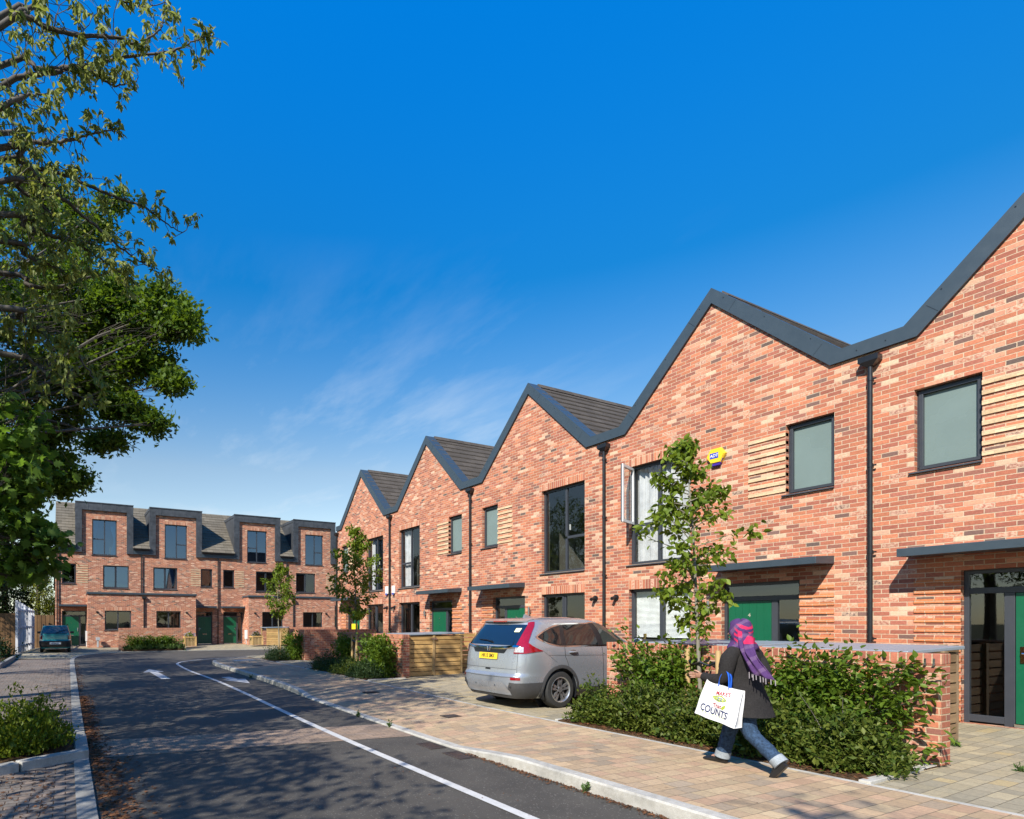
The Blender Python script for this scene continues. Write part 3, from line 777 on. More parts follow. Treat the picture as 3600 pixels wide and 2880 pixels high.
def gable_house(sl, mir, label, number=None, curtains=None, end=False, rooflight=False):
    """sl: s-coordinate of the left-hand boundary; mir: door on the left."""
    x0 = -sl
    h = thing('gabled_house', label, 'house', (x0, YF, G0), 0, 'gabled brick houses in the row')
    A = (lambda q: W - q) if mir else (lambda q: q)
    def rect(q0, q1, z0, z1):
        a, b = A(q0), A(q1); return (min(a, b), max(a, b), z0, z1)
    BW = rect(.68, 2.255, 2.90, 5.25); GW = rect(.68, 2.255, 1.05, 2.31); DO = rect(2.94, 4.405, 0, 2.31); SW = rect(4.17, 4.96, 3.93, 5.24)
    uo = (x0 + 100, 0, 100 - .0)
    mb = MB()
    wall_holes(mb, [0, W], [-.25, 5.5], [BW, GW, DO, SW])
    mb.prism([(0, 5.5), (W, 5.5), (W, 6.10), (W - .58, 6.10), (W / 2, 8.26), (.58, 6.10), (0, 6.10)], 'y', 0, .3)
    # rear and flank walls
    mb.build('wall', M['brick'], h, uvoff=uo)
    mb = MB(); mb.box(0, W, 9.0, 9.25, -.25, 6.1); mb.build('rear_wall', M['brick'], h, uvoff=uo)
    if end: mb = MB(); mb.box(0, .25, .301, 8.999, -.25, 6.15); mb.build('flank_wall', M['brick'], h, uvoff=uo)
    for (q_, z_) in ((BW, 5.25), (GW, 2.31)):
        sd = MB(); soldier(sd, q_[0], q_[1], z_); sd.build('brick_lintel', M['soldier'], h, uvoff=(x0 + 100, 0, .16))
    bb = MB(); a, b = A(4.405), A(4.96); a, b = min(a, b), max(a, b)
    for k in range(15): bb.box(a, b, -.02, .02, .02 + k * .15, .085 + k * .15)
    bb.build('brick_banding', M['brick_band'], h, uvoff=(x0 + 100, 0, 100))
    cb = MB(); a, b = A(3.49), A(4.17); a, b = min(a, b), max(a, b)
    for k in range(8): cb.box(a, b, -.022, .09, 3.985 + k * .15, 4.05 + k * .15)
    cb.build('cream_banding', M['cream_band'], h, uvoff=(x0 + 100, 0, 100))
    # fascia band following the gable
    fa = MB()
    for i in range(4):
        (ta, tz), (tb, tz2) = PROF_T[i], PROF_T[i + 1]; (ba, bz), (bb_, bz2) = PROF_B[i], PROF_B[i + 1]
        fa.prism([(ba, bz), (bb_, bz2), (tb, tz2), (ta, tz)], 'y', -.055, .33)
    fo = fa.build('fascia', M['metal'], h)
    rv = MB()
    for (a, z) in ((.9, 6.72), (1.7, 7.49), (2.5, 8.25), (W - .9, 6.72), (W - 1.7, 7.49), (W - 2.5, 8.25), (.2, 6.22), (W - .2, 6.22)):
        rv.tube([(a, -.056, z - .05), (a, -.06, z - .05)], .010, 8)
    for (a, z, da, dz) in ((2.25, 8.03, 1, -1), (W - 2.25, 8.03, -1, -1), (.72, 6.50, 1, -1), (W - .72, 6.50, -1, -1)):
        rv.face([(a - .004, -.0568, z), (a + .004, -.0568, z), (a + da * .14 + .004, -.0568, z + dz * .15), (a + da * .14 - .004, -.0568, z + dz * .15)])
    rv.build('rivets', M['black'], fo)
    # roof: two slopes of stepped tile courses
    ro = MB(); n = 10
    for sgn in (0, 1):
        P = lambda k: (.40 + (W / 2 - .40) * k, 6.22 + (8.49 - 6.22) * k)
        for i in range(n):
            (a, z), (a2, z2) = P(i / n), P((i + 1) / n)
            a_, z_ = a - .018, z + .03
            pts = [(a_, z_ - .032), (a_, z_), (a2, z2 + .004), (a2, z2 - .03)]
            if sgn: pts = [(W - x, zz) for x, zz in pts]
            ro.prism(pts, 'y', .05, 9.3)
    rf = ro.build('roof', M['tile'], h, uvoff=(0, 100 + x0, 0))
    rd = MB(); rd.prism([(W / 2 - .13, 8.42), (W / 2, 8.57), (W / 2 + .13, 8.42)], 'y', .33, 9.3); rd.build('ridge', M['tile'], rf)
    gu = MB(); gu.box(0, .44, .33, 9.3, 6.15, 6.235); gu.box(W - .44, W, .33, 9.3, 6.15, 6.235); gu.build('valley_gutter', M['lead'], rf)
    if rooflight:
        rl = MB(); k0, k1 = .36, .44
        q = lambda k: (W - (.40 + (W / 2 - .40) * k), 6.30 + (8.49 - 6.22) * k)
        rl.prism([q(k0), q(k1), (q(k1)[0] + .03, q(k1)[1] + .03), (q(k0)[0] + .03, q(k0)[1] + .03)], 'y', 3.0, 3.5); rl.build('roof_vent', M['metal2'], rf)
    # windows
    wide = .46 if not mir else .54
    if not mir: pn = [(0, .47, 0, .40), (0, .47, .40, 1), (.47, 1, 0, 1)]
    else: pn = [(0, .53, 0, 1), (.53, 1, 0, .40), (.53, 1, .40, 1)]
    pn = pn if not curtains or curtains.get('panes') is None else curtains['panes']
    bw = window(h, *BW, pn, dark=True)
    if rnd.random() < 2:
        hd = MB(); xx = BW[0] + (BW[1] - BW[0]) * (.53 if mir else .47) + (.05 if mir else -.05)
        hd.box(xx - .012, xx + .012, .185, .215, 4.05, 4.20); hd.build('window_handle', M['white'], bw)
    gw = window(h, *GW, [(0, .5, 0, 1), (.5, 1, 0, 1)], dark=True, sash=(0,) if mir else (1,))
    sw = window(h, *SW, [(0, 1, 0, 1)], 'frost', rm=False, sash=(0,))
    if curtains:
        def wavy(nm, x0c, x1c, z0c, z1c, d, mat, par, amp=.05, waves=None, pinch=0):
            mbc = MB(); nW = waves or int((x1c - x0c) / .14) + 1; nn = nW * 6; Gc = []
            for j in range(9):
                z = z0c + (z1c - z0c) * j / 8; row = []
                for i in range(nn + 1):
                    u = i / nn; x = x0c + (x1c - x0c) * u
                    row.append((x, d + amp * math.sin(u * nW * 2 * PI) + amp * .5 * math.sin(u * nW * PI + 1.0 + j * .1), z))
                Gc.append(row)
            mbc.grid(Gc); return mbc.build(nm, M[mat], par, smooth=80)
        for (ww, R4) in (('big', BW), ('low', GW)):
            for c in curtains.get(ww, []):
                par = bw if ww == 'big' else gw
                wavy('curtain', R4[0] + c[0] * (R4[1] - R4[0]), R4[0] + c[1] * (R4[1] - R4[0]), R4[2] + .02, R4[3] - .03, .275, c[2], par)
        if curtains.get('blind'):
            bl = MB(); z = GW[2] + .12
            while z < GW[3] - .06:
                for (xa, xb) in ((GW[0] + .05, (GW[0] + GW[1]) / 2 - .03), ((GW[0] + GW[1]) / 2 + .03, GW[1] - .05)):
                    bl.face([(xa, .215, z), (xb, .215, z), (xb, .235, z + .024), (xa, .235, z + .024)])
                z += .028
            bl.build('blind', M['blind'], gw, merge=False)
            cp = MB(); xx = GW[0] + .30; cp.tube([(xx, .19, GW[2] + .02), (xx, .19, GW[2] + .2)], .035, 10); cp.build('gold_cup', M['brass'], gw)
        if curtains.get('open'):
            # side-hung sash swung outwards, seen edge-on, its inner face white
            sa = MB(); wS = (BW[1] - BW[0]) * .47 - .06; z0s, z1s = BW[2] + .40 * (BW[3] - BW[2]) + .03, BW[3] - .03
            frame_rect(sa, 0, wS, z0s, z1s, .06, -.028, .0); frame_rect(sa, 0, wS, z0s, z1s, .062, .0005, .03, 1)
            so = sa.build('open_sash', [M['frame'], M['white']], bw, loc=(BW[0] + .05, .09, 0)); so.rotation_euler = (0, 0, R(-72))
            gg = MB(); gg.face([(.06, -.006, z0s + .06), (wS - .06, -.006, z0s + .06), (wS - .06, -.006, z1s - .06), (.06, -.006, z1s - .06)]); g2 = gg.build('sash_pane', M['glass'], so)
            hh = MB(); hh.box(wS - .035, wS - .012, .03, .06, 4.1, 4.24); 
    # door, canopy
    lf = (3.02, 3.86); sd2 = (3.97, 4.35)
    lfA = (A(lf[0]), A(lf[1])); sdA = (A(sd2[0]), A(sd2[1]))
    door_set(h, (DO[0], DO[1]), 2.31, lfA, sdA, number)
    cn = MB(); a, b = A(2.94), A(4.96); a, b = min(a, b), max(a, b)
    cn.rings([[(a, -.60, 2.535), (b, -.60, 2.535), (b, 0, 2.555), (a, 0, 2.555)], [(a, -.60, 2.66), (b, -.60, 2.66), (b, 0, 2.70), (a, 0, 2.70)]])
    cn.build('canopy', M['metal'], h, bevel=.006)
    ul = MB(); xx = A(2.70); ul.tube([(xx, -.075, 1.74), (xx, -.075, 1.97)], .030, 12); ul.box(xx - .03, xx + .03, -.05, 0, 1.80, 1.88)
    o = ul.build('wall_lamp', M['steel'], None, smooth=40); o.location = (x0, YF, G0)
    tag(o, curtains_lamp_label(label), 'wall lamp', 'steel cylinder lamps by the doors')
    return h, A, x0
M['brass'] = flat_mat('gold_cup', (.7, .5, .18), .25, 1.0)
_lampn = {'A': 'steel cylinder lamp by the door of the house cut off at the right edge', 'B': 'steel cylinder lamp half hidden behind the nearest street tree', 'C': 'steel cylinder lamp right of the green door above the silver car', 'D': 'steel cylinder lamp left of the door over the timber bin store', 'E': 'steel cylinder lamp by the yellow notice, behind the dark street tree'}
_cur = ['A']
def curtains_lamp_label(label): return _lampn[_cur[0]]

def run(key, *a, **k):
    _cur[0] = key; return gable_house(*a, **k)
hA = run('A', 4.95, True, 'nearest gabled brick house, running off the right edge of the picture', '3')
hB = run('B', 4.95 + W, False, 'gabled brick house with yellow alarm box and white lace curtains behind the young tree', '4',
         curtains={'big': [(.02, .99, 'curtain')], 'blind': True, 'open': True, 'panes': [(0, .47, 0, .40), (0, .47, .40, 1), (.47, 1, 0, 1)]})
hC = run('C', 4.95 + 2 * W, True, 'gabled brick house directly behind the silver car, uncurtained tall window', '5')
hD = run('D', 4.95 + 3 * W, False, 'gabled brick house behind the timber bin store, white curtain in its tall window', '6',
         curtains={'big': [(.03, .42, 'curtain')], 'panes': [(0, .5, 0, .42), (0, .5, .42, 1), (.5, 1, 0, 1)]}, rooflight=True)
hE = run('E', 4.95 + 4 * W, True, 'farthest gabled brick house of the row, with a yellow notice in its doorway', '7',
         curtains={'big': [(.04, .2, 'curtain')]}, end=True)
for i, (hh, key) in enumerate(((hA, 'A'), (hB, 'B'), (hC, 'C'), (hD, 'D'), (hE, 'E'))):
    downpipe(hh[0], 0.0 if key != 'E' else .1, 5.98, -.05)
yn = MB(); yn.box(hE[1](3.5) - .35, hE[1](3.5) + .25, .02, .035, .75, 1.45); yn.build('yellow_notice', flat_mat('yellow_sheet', (.85, .62, .02), .5), hE[0])

def xz(h, q, z): return (h[2] + h[1](q), z + G0)
for h, q, lab in ((hB, .32, 'black wall lamp just right of the downpipe behind the silver car roof'), (hC, .32, 'black wall lamp just left of the downpipe behind the silver car roof'),
                  (hD, .32, 'small black wall lamp right of the downpipe with two white alarm boxes'), (hE, .32, 'small black wall lamp left of the downpipe with two white alarm boxes')):
    x, z = xz(h, q, 2.13); lamp_round(x, YF, z, lab)
for h, q, lab in ((hD, .28, 'white alarm box on the right of the far downpipe'), (hE, .28, 'white alarm box on the left of the far downpipe')):
    x, z = xz(h, q, 2.83)
    t = thing('alarm_box', lab, 'alarm box', (x, YF, z))
    b = MB(); b.box(-.11, .11, -.07, 0, -.12, .2); b.build('case', M['white'], t, bevel=.015)
    b = MB(); b.box(-.08, .08, -.074, -.069, -.17, -.09); b.build('strobe', flat_mat('blue_strobe', (.05, .09, .35), .3), t)
# yellow hexagonal alarm box with its badge
x, z = xz(hB, 2.86, 4.98)
al = thing('alarm_box', 'yellow hexagonal alarm box with a blue and white badge', 'alarm box', (x, YF, z))
hexo = [(-.20, .0), (-.11, .155), (.10, .155), (.20, .02), (.11, -.155), (-.10, -.155)]
def inset(p, k): return [(a * k, b * k) for a, b in p]
b = MB(); b.rings([[(a, 0, c) for a, c in hexo], [(a, -.06, c) for a, c in hexo], [(a, -.09, c) for a, c in inset(hexo, .9)]])
b.build('case', flat_mat('yellow_case', (.86, .56, .03), .35, 0, .03), al)
b = MB(); b.rings([[(-.15, -.0, -.07), (.15, -.0, -.07), (.08, 0, -.205), (-.07, 0, -.205)], [(-.155, -.07, -.075), (.155, -.07, -.075), (.085, -.07, -.20), (-.075, -.07, -.20)]]); b.build('strobe', flat_mat('violet_strobe', (.06, .03, .30), .2), al)
b = MB(); b.box(-.11, .07, -.094, -.089, -.055, .06); b.build('badge', flat_mat('badge_blue', (.02, .06, .42), .4), al)
b = MB(); b.add(text_mb('ADT', .085, .002, shear=.15), Matrix.Translation((-.02, -.096, .0)) @ Matrix.Rotation(PI / 2, 4, 'X')); b.build('badge_letters', M['white'], al)
b = MB()
for k in range(4): b.box(.10, .165, -.083, -.078, -.04 + k * .022, -.03 + k * .022)
b.build('louvre', M['black'], al)
# ------------------------------------------------------------------ far terrace, facing the camera
WT = 4.965; XT = -41.05; T0 = -.565; GT = .20
def terraced_house(i, label, curtains=False):
    mir = i % 2 == 1
    t = thing('terraced_house', label, 'house', (XT, T0 + WT * i, GT), PI / 2, 'brick terraced houses with lead dormers')
    A = (lambda q: WT - q) if mir else (lambda q: q)
    def rect(q0, q1, z0, z1):
        a, b = A(q0), A(q1); return (min(a, b), max(a, b), z0, z1)
    SW = rect(.37, 1.15, 3.92, 5.15); W2 = rect(2.69, 4.22, 3.69, 5.13); DW = rect(2.06, 3.50, 5.76, 8.02); DO = rect(.37, 1.74, 0, 2.22); GW = rect(2.71, 4.22, 1.03, 2.22)
    uo = (T0 + WT * i + 100, 0, 100)
    ext = rect(1.76, 4.965, 0, 3.3); dor = rect(1.48, 4.08, 0, 0); dout = rect(1.10, 4.47, 0, 0)
    mb = MB()
    wall_holes(mb, [0, WT], [-.25, 5.70], [SW, W2, DO])
    wall_holes(mb, [dor[0] - .1, dor[1] + .1], [5.70, 8.75], [DW])
    for (c, d) in ((0, dor[0] - .1), (dor[1] + .1, WT)): mb.box(c, d, .001, .299, 5.70, 6.22)
    mb.build('wall', M['brick'], t, uvoff=uo)
    mb = MB(); mb.box(0, WT, 6.6, 6.85, -.25, 6.1); mb.build('rear_wall', M['brick'], t, uvoff=uo)
    if i in (0, 3): mb = MB(); mb.prism([(.301, -.25), (6.599, -.25), (6.599, 6.1), (3.45, 9.3), (.301, 6.1)], 'x', *((.02, .25) if i == 0 else (WT - .25, WT - .02))); mb.build('flank_wall', M['brick'], t, uvoff=uo)
    # ground-floor bay
    eb = MB(); wall_holes(eb, [ext[0], ext[1]], [-.25, 3.22], [GW], -1.45, -1.2)
    e = A(1.76); e0, e1 = (e, e + .24) if not mir else (e - .24, e)
    eb.box(e0, e1, -1.2, -.001, -.25, 3.22)
    ex = eb.build('bay_front', M['brick'], t, uvoff=uo)
    cp = MB(); cp.box(ext[0] - (.05 if not mir else 0), ext[1] + (.05 if mir else 0), -1.52, -.002, 3.225, 3.345)
    cp.build('coping', M['metal'], ex, bevel=.006)
    sd = MB(); soldier(sd, DW[0], DW[1], 8.02); sd.build('brick_lintel', M['soldier'], t, uvoff=(uo[0], 0, .18))
    sd = MB(); sd.box(GW[0], GW[1], -1.453, -1.40, 2.22, 2.435); sd.build('brick_lintel', M['soldier'], ex, uvoff=(uo[0], 0, .18))
    cb = MB(); a, b = A(1.17), A(1.83); a, b = min(a, b), max(a, b)
    for k in range(8): cb.box(a, b, -.018, .09, 3.98 + k * .15, 4.045 + k * .15)
    cb.build('cream_banding', M['cream_band'], t, uvoff=uo)
    # dormer
    ld = MB(); a, b = dout[0], dout[1]; bi, bo = dor[0], dor[1]
    ld.box(a, bi, -.13, .02, 5.90, 9.02); ld.box(bo, b, -.13, .02, 5.90, 9.02); ld.box(bi, bo, -.13, .02, 8.55, 9.02)
    ld.box(a + .03, a + .1, .02, 3.0, 5.95, 8.98); ld.box(b - .1, b - .03, .02, 3.0, 5.95, 8.98); ld.box(a, b, .02, 3.2, 8.85, 9.04)
    for k in range(2): 
        zz = 6.75 + k * 1.2
        for (c, d) in ((a, bi), (bo, b)): ld.box(c + .004, d - .004, -.137, -.129, zz, zz + .05)
    for k in range(3): ld.box(bi + .3 + k * .8, bi + .36 + k * .8, -.14, -.129, 8.56, 9.0)
    ld.box(a - .02, b + .02, -.16, -.10, 9.0, 9.06)
    ld.build('dormer', M['lead'], t, bevel=.012)
    # roof, eaves, gutter
    ro = MB(); n = 15
    P = lambda k: (-.24 + 3.69 * k, 6.28 + (9.5 - 6.28) * k)
    for (c, d) in ((0, a + .04), (b - .04, WT)):
        for j in range(n):
            (y, z), (y2, z2) = P(j / n), P((j + 1) / n)
            ro.prism([(y - .02, z), (y - .02, z + .03), (y2, z2 + .004), (y2, z2 - .03)], 'x', c, d)
    for j in range(n - 3, n):
        (y, z), (y2, z2) = P(j / n), P((j + 1) / n)
        ro.prism([(y - .02, z), (y - .02, z + .03), (y2, z2 + .004), (y2, z2 - .03)], 'x', a + .04, b - .04)
    ro.prism([(3.45, 9.48), (7.1, 6.25), (7.1, 6.2), (3.45, 9.4)], 'x', 0, WT)
    rf = ro.build('roof', M['tile2'], t, uvoff=(T0 + WT * i + 50, 0, 50))
    rd = MB(); rd.prism([(3.3, 9.42), (3.45, 9.56), (3.6, 9.42)], 'x', 0, WT); rd.build('ridge', M['tile2'], rf)
    for (c, d) in ((0, a), (b, WT)):
        ea = MB(); ea.box(c, d, -.12, -.001, 5.92, 6.25); ea.build('eaves_board', M['metal'], t)
        gt = MB(); gt.prism([(-.30, 6.27), (-.28, 6.20), (-.22, 6.17), (-.15, 6.19), (-.12, 6.27), (-.13, 6.27), (-.155, 6.20), (-.22, 6.185), (-.27, 6.21), (-.29, 6.27)], 'x', c, d); gt.build('gutter', M['black'], t)
    # openings
    dw = window(t, *DW, [(0, .53, 0, 1), (.53, 1, 0, .42), (.53, 1, .42, 1)] if mir else [(0, .5, 0, .45), (0, .5, .45, 1), (.5, 1, 0, 1)], 'glass_blue')
    window(t, *W2, [(0, .5, 0, 1), (.5, 1, 0, 1)], 'glass_blue' if i < 2 else 'glass', sash=(0,))
    window(t, *SW, [(0, 1, 0, 1)], 'glass', sash=(0,), dark=True)
    # bay window sits in the bay's own plane
    bayw = window(ex, GW[0], GW[1], GW[2], GW[3], [(0, .5, 0, 1), (.5, 1, 0, 1)], 'glass', dep=-1.35, rm=False, face=-1.45)
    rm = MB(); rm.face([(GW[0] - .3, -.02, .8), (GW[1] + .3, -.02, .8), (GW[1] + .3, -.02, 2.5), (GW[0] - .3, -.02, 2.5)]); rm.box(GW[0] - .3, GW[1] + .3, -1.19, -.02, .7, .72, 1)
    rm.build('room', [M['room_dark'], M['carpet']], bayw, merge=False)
    lf = (A(.43), A(1.32)); sdl = (A(1.40), A(1.70))
    door_set(t, (DO[0], DO[1]), 2.22, lf, sdl, None)
    cn = MB(); c, d = A(.20), A(1.75); cn.box(c, d, -.62, 0, 2.48, 2.60); cn.build('canopy', M['metal'], t, bevel=.006)
    if curtains:
        for (u0, u1) in ((.03, .24), (.74, .98)):
            x0 = DW[0] + u0 * (DW[1] - DW[0]); x1 = DW[0] + u1 * (DW[1] - DW[0])
            G = []
            for j in range(9):
                k = j / 8; pin = 1 - .55 * math.sin(PI * min(1, k * 1.15)) ** 2
                row = []
                for q in range(31):
                    u = q / 30
                    xx = (x0 + (x1 - x0) * u * pin) if u0 < .3 else (x1 - (x1 - x0) * (1 - u) * pin)
                    row.append((xx, .235 + .02 * math.sin(u * 30), DW[2] + .05 + k * (DW[3] - DW[2] - .1)))
                G.append(row)
            c_ = MB(); c_.grid(G); c_.build('curtain', M['curtain_blue'], dw, smooth=80)
        st = MB(); st.box(DW[0] + 1.0, DW[0] + 1.16, .3, .42, DW[2] + .05, DW[2] + .55); st.tube([(DW[0] + 1.08, .36, DW[2] + .55), (DW[0] + 1.05, .36, DW[2] + 1.05)], .015); st.build('plant_stand', M['brass'], dw)
    return t, A
th = [terraced_house(0, 'end terraced house on the left, blue curtains in its dormer, behind the teal car', True),
      terraced_house(1, 'second terraced house from the left, its bay behind the clipped hedge wall'),
      terraced_house(2, 'third terraced house from the left, sunlit green door beside a downpipe'),
      terraced_house(3, 'terraced house farthest right, partly hidden behind the gabled row')]
def tdown(i, a, z1, z0, d=-.075, hop=False): return downpipe(th[i][0], a, z1, z0, d, hop)
tdown(0, .12, 6.2, 0); tdown(1, .0, 6.2, 3.35); tdown(2, .0, 6.2, 0.0); tdown(3, .0, 6.2, 3.35)
for i in (1, 3):
    # bay downpipe with hopper on the party line
    p = MB(); p.tube([(0, -1.51, 3.0), (0, -1.51, 0)], .036, 12); o = p.build('downpipe', M['black'], th[i][0], smooth=45)
    h = MB(); h.box(-.12, .12, -1.62, -1.452, 3.0, 3.14); h.tube([(0, -1.51, 3.0), (0, -1.51, 2.9)], [.09, .04], 10); h.build('hopper', M['black'], o)
for y, lab in ((1.73, 'small black wall lamp left of the window behind the teal car'), (7.02, 'small black wall lamp above the flower planter'), (11.57, 'small black wall lamp above the leafy planter'), (16.86, 'small black wall lamp at the far right of the terrace')):
    lamp_round(XT + 1.45, y, 2.32, lab, PI / 2)
for y, x, lab in ((1.195, -1.0, 'white meter box on the bay side behind the teal car'), (11.115, -1.0, 'white meter box beside the sunlit green door')):
    t = thing('meter_box', lab, 'meter box', (XT - x, y, .75)); t.location = (XT + 1.0, 1.195 - .0 if y < 5 else 11.12, .55)
    b = MB(); b.box(-.22, .22, -.10, .0, 0, .62); b.build('case', M['white'], t, bevel=.01)
    b = MB(); b.tube([(0, -.04, 0), (0, -.04, -.33)], .025, 8); b.build('conduit', M['white'], t)
t = thing('service_post', 'pale grey service pedestal against the bay brickwork', 'service post', (XT + 1.7, 1.75, .18))
b = MB(); b.box(-.06, .06, -.05, .05, 0, .55); b.box(-.09, .09, -.11, .11, .42, .60); b.build('post', flat_mat('pale_grey_plastic', (.42, .43, .44), .5), t, bevel=.01)

# ------------------------------------------------------------------ garden walls
def garden_wall(name, label, x0, x1, y0, y1, z0, ztop, group='low brick garden walls'):
    t = thing(name, label, 'garden wall', ((x0 + x1) / 2, (y0 + y1) / 2, z0), 0, group)
    hx, hy = (x1 - x0) / 2, (y1 - y0) / 2; H = ztop - z0
    b = MB(); b.box(-hx, hx, -hy, hy, -.2, H - .1125); b.build('wall', M['brick_wall'], t, uvoff=(x0 + 50, y0 + 50, 100 - ztop % .075))
    c = MB(); c.box(-hx - .004, hx + .004, -hy - .004, hy + .004, H - .1125, H)
    c.build('brick_coping', M['brick_cap'], t, uvoff=(x0 + 50.02, y0 + 50.02, -H + .115), bevel=.006)
    return t
ZT = 1.352
w1 = garden_wall('garden_wall', 'brick garden wall behind the long shrubs where the woman walks', -7.33, -2.86, 8.49, 8.71, .11, ZT)
garden_wall('garden_wall', 'brick dividing wall between the two nearest houses, under the grey lids', -5.06, -4.84, 8.72, 12.07, .13, ZT)
garden_wall('garden_wall', 'brick garden wall ending in a pier beside the timber bin store', -18.9, -14.42, 8.49, 8.71, .11, ZT)
garden_wall('garden_wall', 'brick dividing wall behind the dark street tree', -16.13, -15.90, 8.72, 12.07, .13, ZT)
garden_wall('garden_wall', 'short brick wall in shade beside the farthest street tree', -24.6, -22.75, 8.74, 8.96, .11, 1.40)
garden_wall('garden_wall', 'brick wall in shade running back to the houses, behind the dark shrubs', -22.98, -22.76, 8.97, 12.07, .13, 1.40)
garden_wall('garden_wall', 'low brick wall around the clipped hedge in front of the terrace', -37.3, -37.08, 2.75, 6.35, .12, 1.36)
garden_wall('garden_wall', 'low brick wall in front of the right end of the terrace', -38.4, -38.18, 13.5, 19, .15, 1.36)
hk = MB()
for dx in (-.055, -.13):
    hk.box(-2.862 + dx - .008, -2.862 + dx + .008, 8.474, 8.484, 1.24, 1.30); hk.box(-2.862 + dx - .008, -2.862 + dx + .012, 8.455, 8.484, 1.225, 1.24)
hko = hk.build('hook', M['steel'], None); hko.parent = w1; hko.location = (-w1.location.x, -w1.location.y, -w1.location.z)

# ------------------------------------------------------------------ bin stores and slatted fences
def bin_store(label, x0, x1, y0, y1, z0, sides=('right',), doors=False, grey=False, lid_over=.05):
    """Timber slatted store with a grey sheet lid."""
    t = thing('bin_store', label, 'bin store', ((x0 + x1) / 2, (y0 + y1) / 2, z0), 0, 'slatted timber bin stores')
    hx, hy = (x1 - x0) / 2, (y1 - y0) / 2; H = ZT - z0
    ws, wz = (M['wood_grey_y'], M['wood_grey_z']) if grey else (M['wood_y'], M['wood_z'])
    lid = MB(); e = lid_over
    lid.rings([[(-hx - e, -hy - .02, H - .03), (hx + e, -hy - .02, H - .03), (hx + e, hy + e, H + .0), (-hx - e, hy + e, H + .0)],
               [(-hx - e, -hy - .02, H + .012), (hx + e, -hy - .02, H + .012), (hx + e, hy + e, H + .045), (-hx - e, hy + e, H + .045)]])
    lid.build('lid', M['lid'], t, bevel=.008)
    for px, py in ((hx - .03, hy - .035), (-hx + .03, hy - .035), (hx - .03, -hy + .035), (-hx + .03, -hy + .035)):
        p = MB(); p.box(px - .035, px + .035, py - .035, py + .035, 0, H - .035); p.build('post', wz, t)
    n = 9; pitch = (H - .06) / n
    def slats(x, ya, yb):
        s = MB()
        for k in range(n): s.box(x - .012, x + .012, ya, yb, .03 + k * pitch, .03 + k * pitch + pitch * .84)
        return s
    if doors:
        mid = -hy + .45 * 2 * hy
        for (ya, yb) in ((-hy + .0, mid - .045), (mid + .045, hy - .075)):
            slats(hx, ya, yb).build('door', ws, t)
        p = MB(); p.box(hx - .03, hx + .035, mid - .04, mid + .04, .02, H - .04); p.build('door_post', wz, t)
        lt = MB(); lt.box(hx + .035, hx + .05, mid - .09, mid + .1, H - .16, H - .11); lt.build('latch', M['steel'], t)
    else:
        slats(hx, -hy, hy - .075).build('side_panel', ws, t)
    s = MB()
    for k in range(n): s.box(-hx, hx, hy - .012, hy + .012, .03 + k * pitch, .03 + k * pitch + pitch * .84)
    s.build('back_panel', M['wood_x'], t)
    return t
bin_store('weathered timber bin store at the right, behind the brick pier with two hooks', -4.8, -3.28, 8.73, 10.22, .13, grey=True)
bin_store('timber bin store seen only as a grey lid behind the woman', -6.75, -5.12, 8.73, 10.22, .13)
bin_store('golden timber bin store with two slatted doors left of the silver car', -15.85, -14.57, 8.78, 10.66, .12, doors=True)
bin_store('small timber bin store with grey lid before the right part of the terrace', -39.3, -38.0, 11.9, 13.4, .16)
def slat_fence(label, x, y0, y1, z0, ztop, wood='wood_y', wz='wood_z', posts=2):
    t = thing('slatted_fence', label, 'fence', (x, (y0 + y1) / 2, z0), 0, 'slatted timber fences by the doors')
    hy = (y1 - y0) / 2; H = ztop - z0; n = 9; p = H / n
    s = MB()
    for k in range(n): s.box(-.012, .012, -hy, hy, .02 + k * p, .02 + k * p + p * .8)
    s.build('slats', M[wood], t)
    for k in range(posts):
        yy = -hy + .05 + (2 * hy - .1) * (k + .35) / posts
        q = MB(); q.box(-.012, .06, yy - .045, yy + .045, 0, H + .01); q.build('post', M[wz], t)
    return t
slat_fence('golden slatted fence between bin store and house, left of the silver car', -15.12, 10.72, 12.06, .13, ZT)
slat_fence('weathered slatted fence showing just above the right-hand grey lid', -3.87, 10.3, 12.06, .14, 1.36, 'wood_grey_y', 'wood_grey_z')

# left boundary: pale panelled fence and brown boarded fences
t = thing('panel_fence', 'tall pale painted timber fence with posts and rails beside the teal car', 'fence', (-37.3, -1.93, .1), R(174.3))
f = MB()
for k in range(8):
    x = -2.6 + k * .74; f.box(x - .06, x + .06, -.06, .05, 0, 2.72 - k * .06)
f.build('posts', M['fence_pale'], t); f = MB()
for z in (.35, 1.3, 2.2): f.box(-2.6, 2.6, -.03, .045, z, z + .09)
f.build('rails', M['fence_pale'], t); f = MB()
for k in range(20):
    x = -2.5 + k * .26; f.box(x - .075, x + .06, .05, .075, .05, 2.45 - k * .022)
f.build('boards', M['fence_pale'], t)
def board_fence(label, p0, p1, z0, H):
    dx, dy = p1[0] - p0[0], p1[1] - p0[1]; Ln = math.hypot(dx, dy)
    t = thing('boarded_fence', label, 'fence', (p0[0], p0[1], z0), math.atan2(dy, dx), 'brown boarded fences')
    b = MB(); x = 0; k = 0
    while x < Ln - .05:
        off = .0 if k % 2 else .014
        b.box(x, min(x + .115, Ln), -.012 - off, .0 - off, 0, H + rnd.uniform(-.01, .01)); x += .112; k += 1
    b.build('boards', M['wood_dark_z'], t)
    r = MB()
    for z in (.3, 1.0, 1.7): r.box(0, Ln, .001, .04, z, z + .07)
    r.build('rails', M['wood_dark_z'], t)
    return t
board_fence('brown boarded fence at the left edge of the picture', (-34.7, -12), (-34.7, -2.1), .1, 2.05)
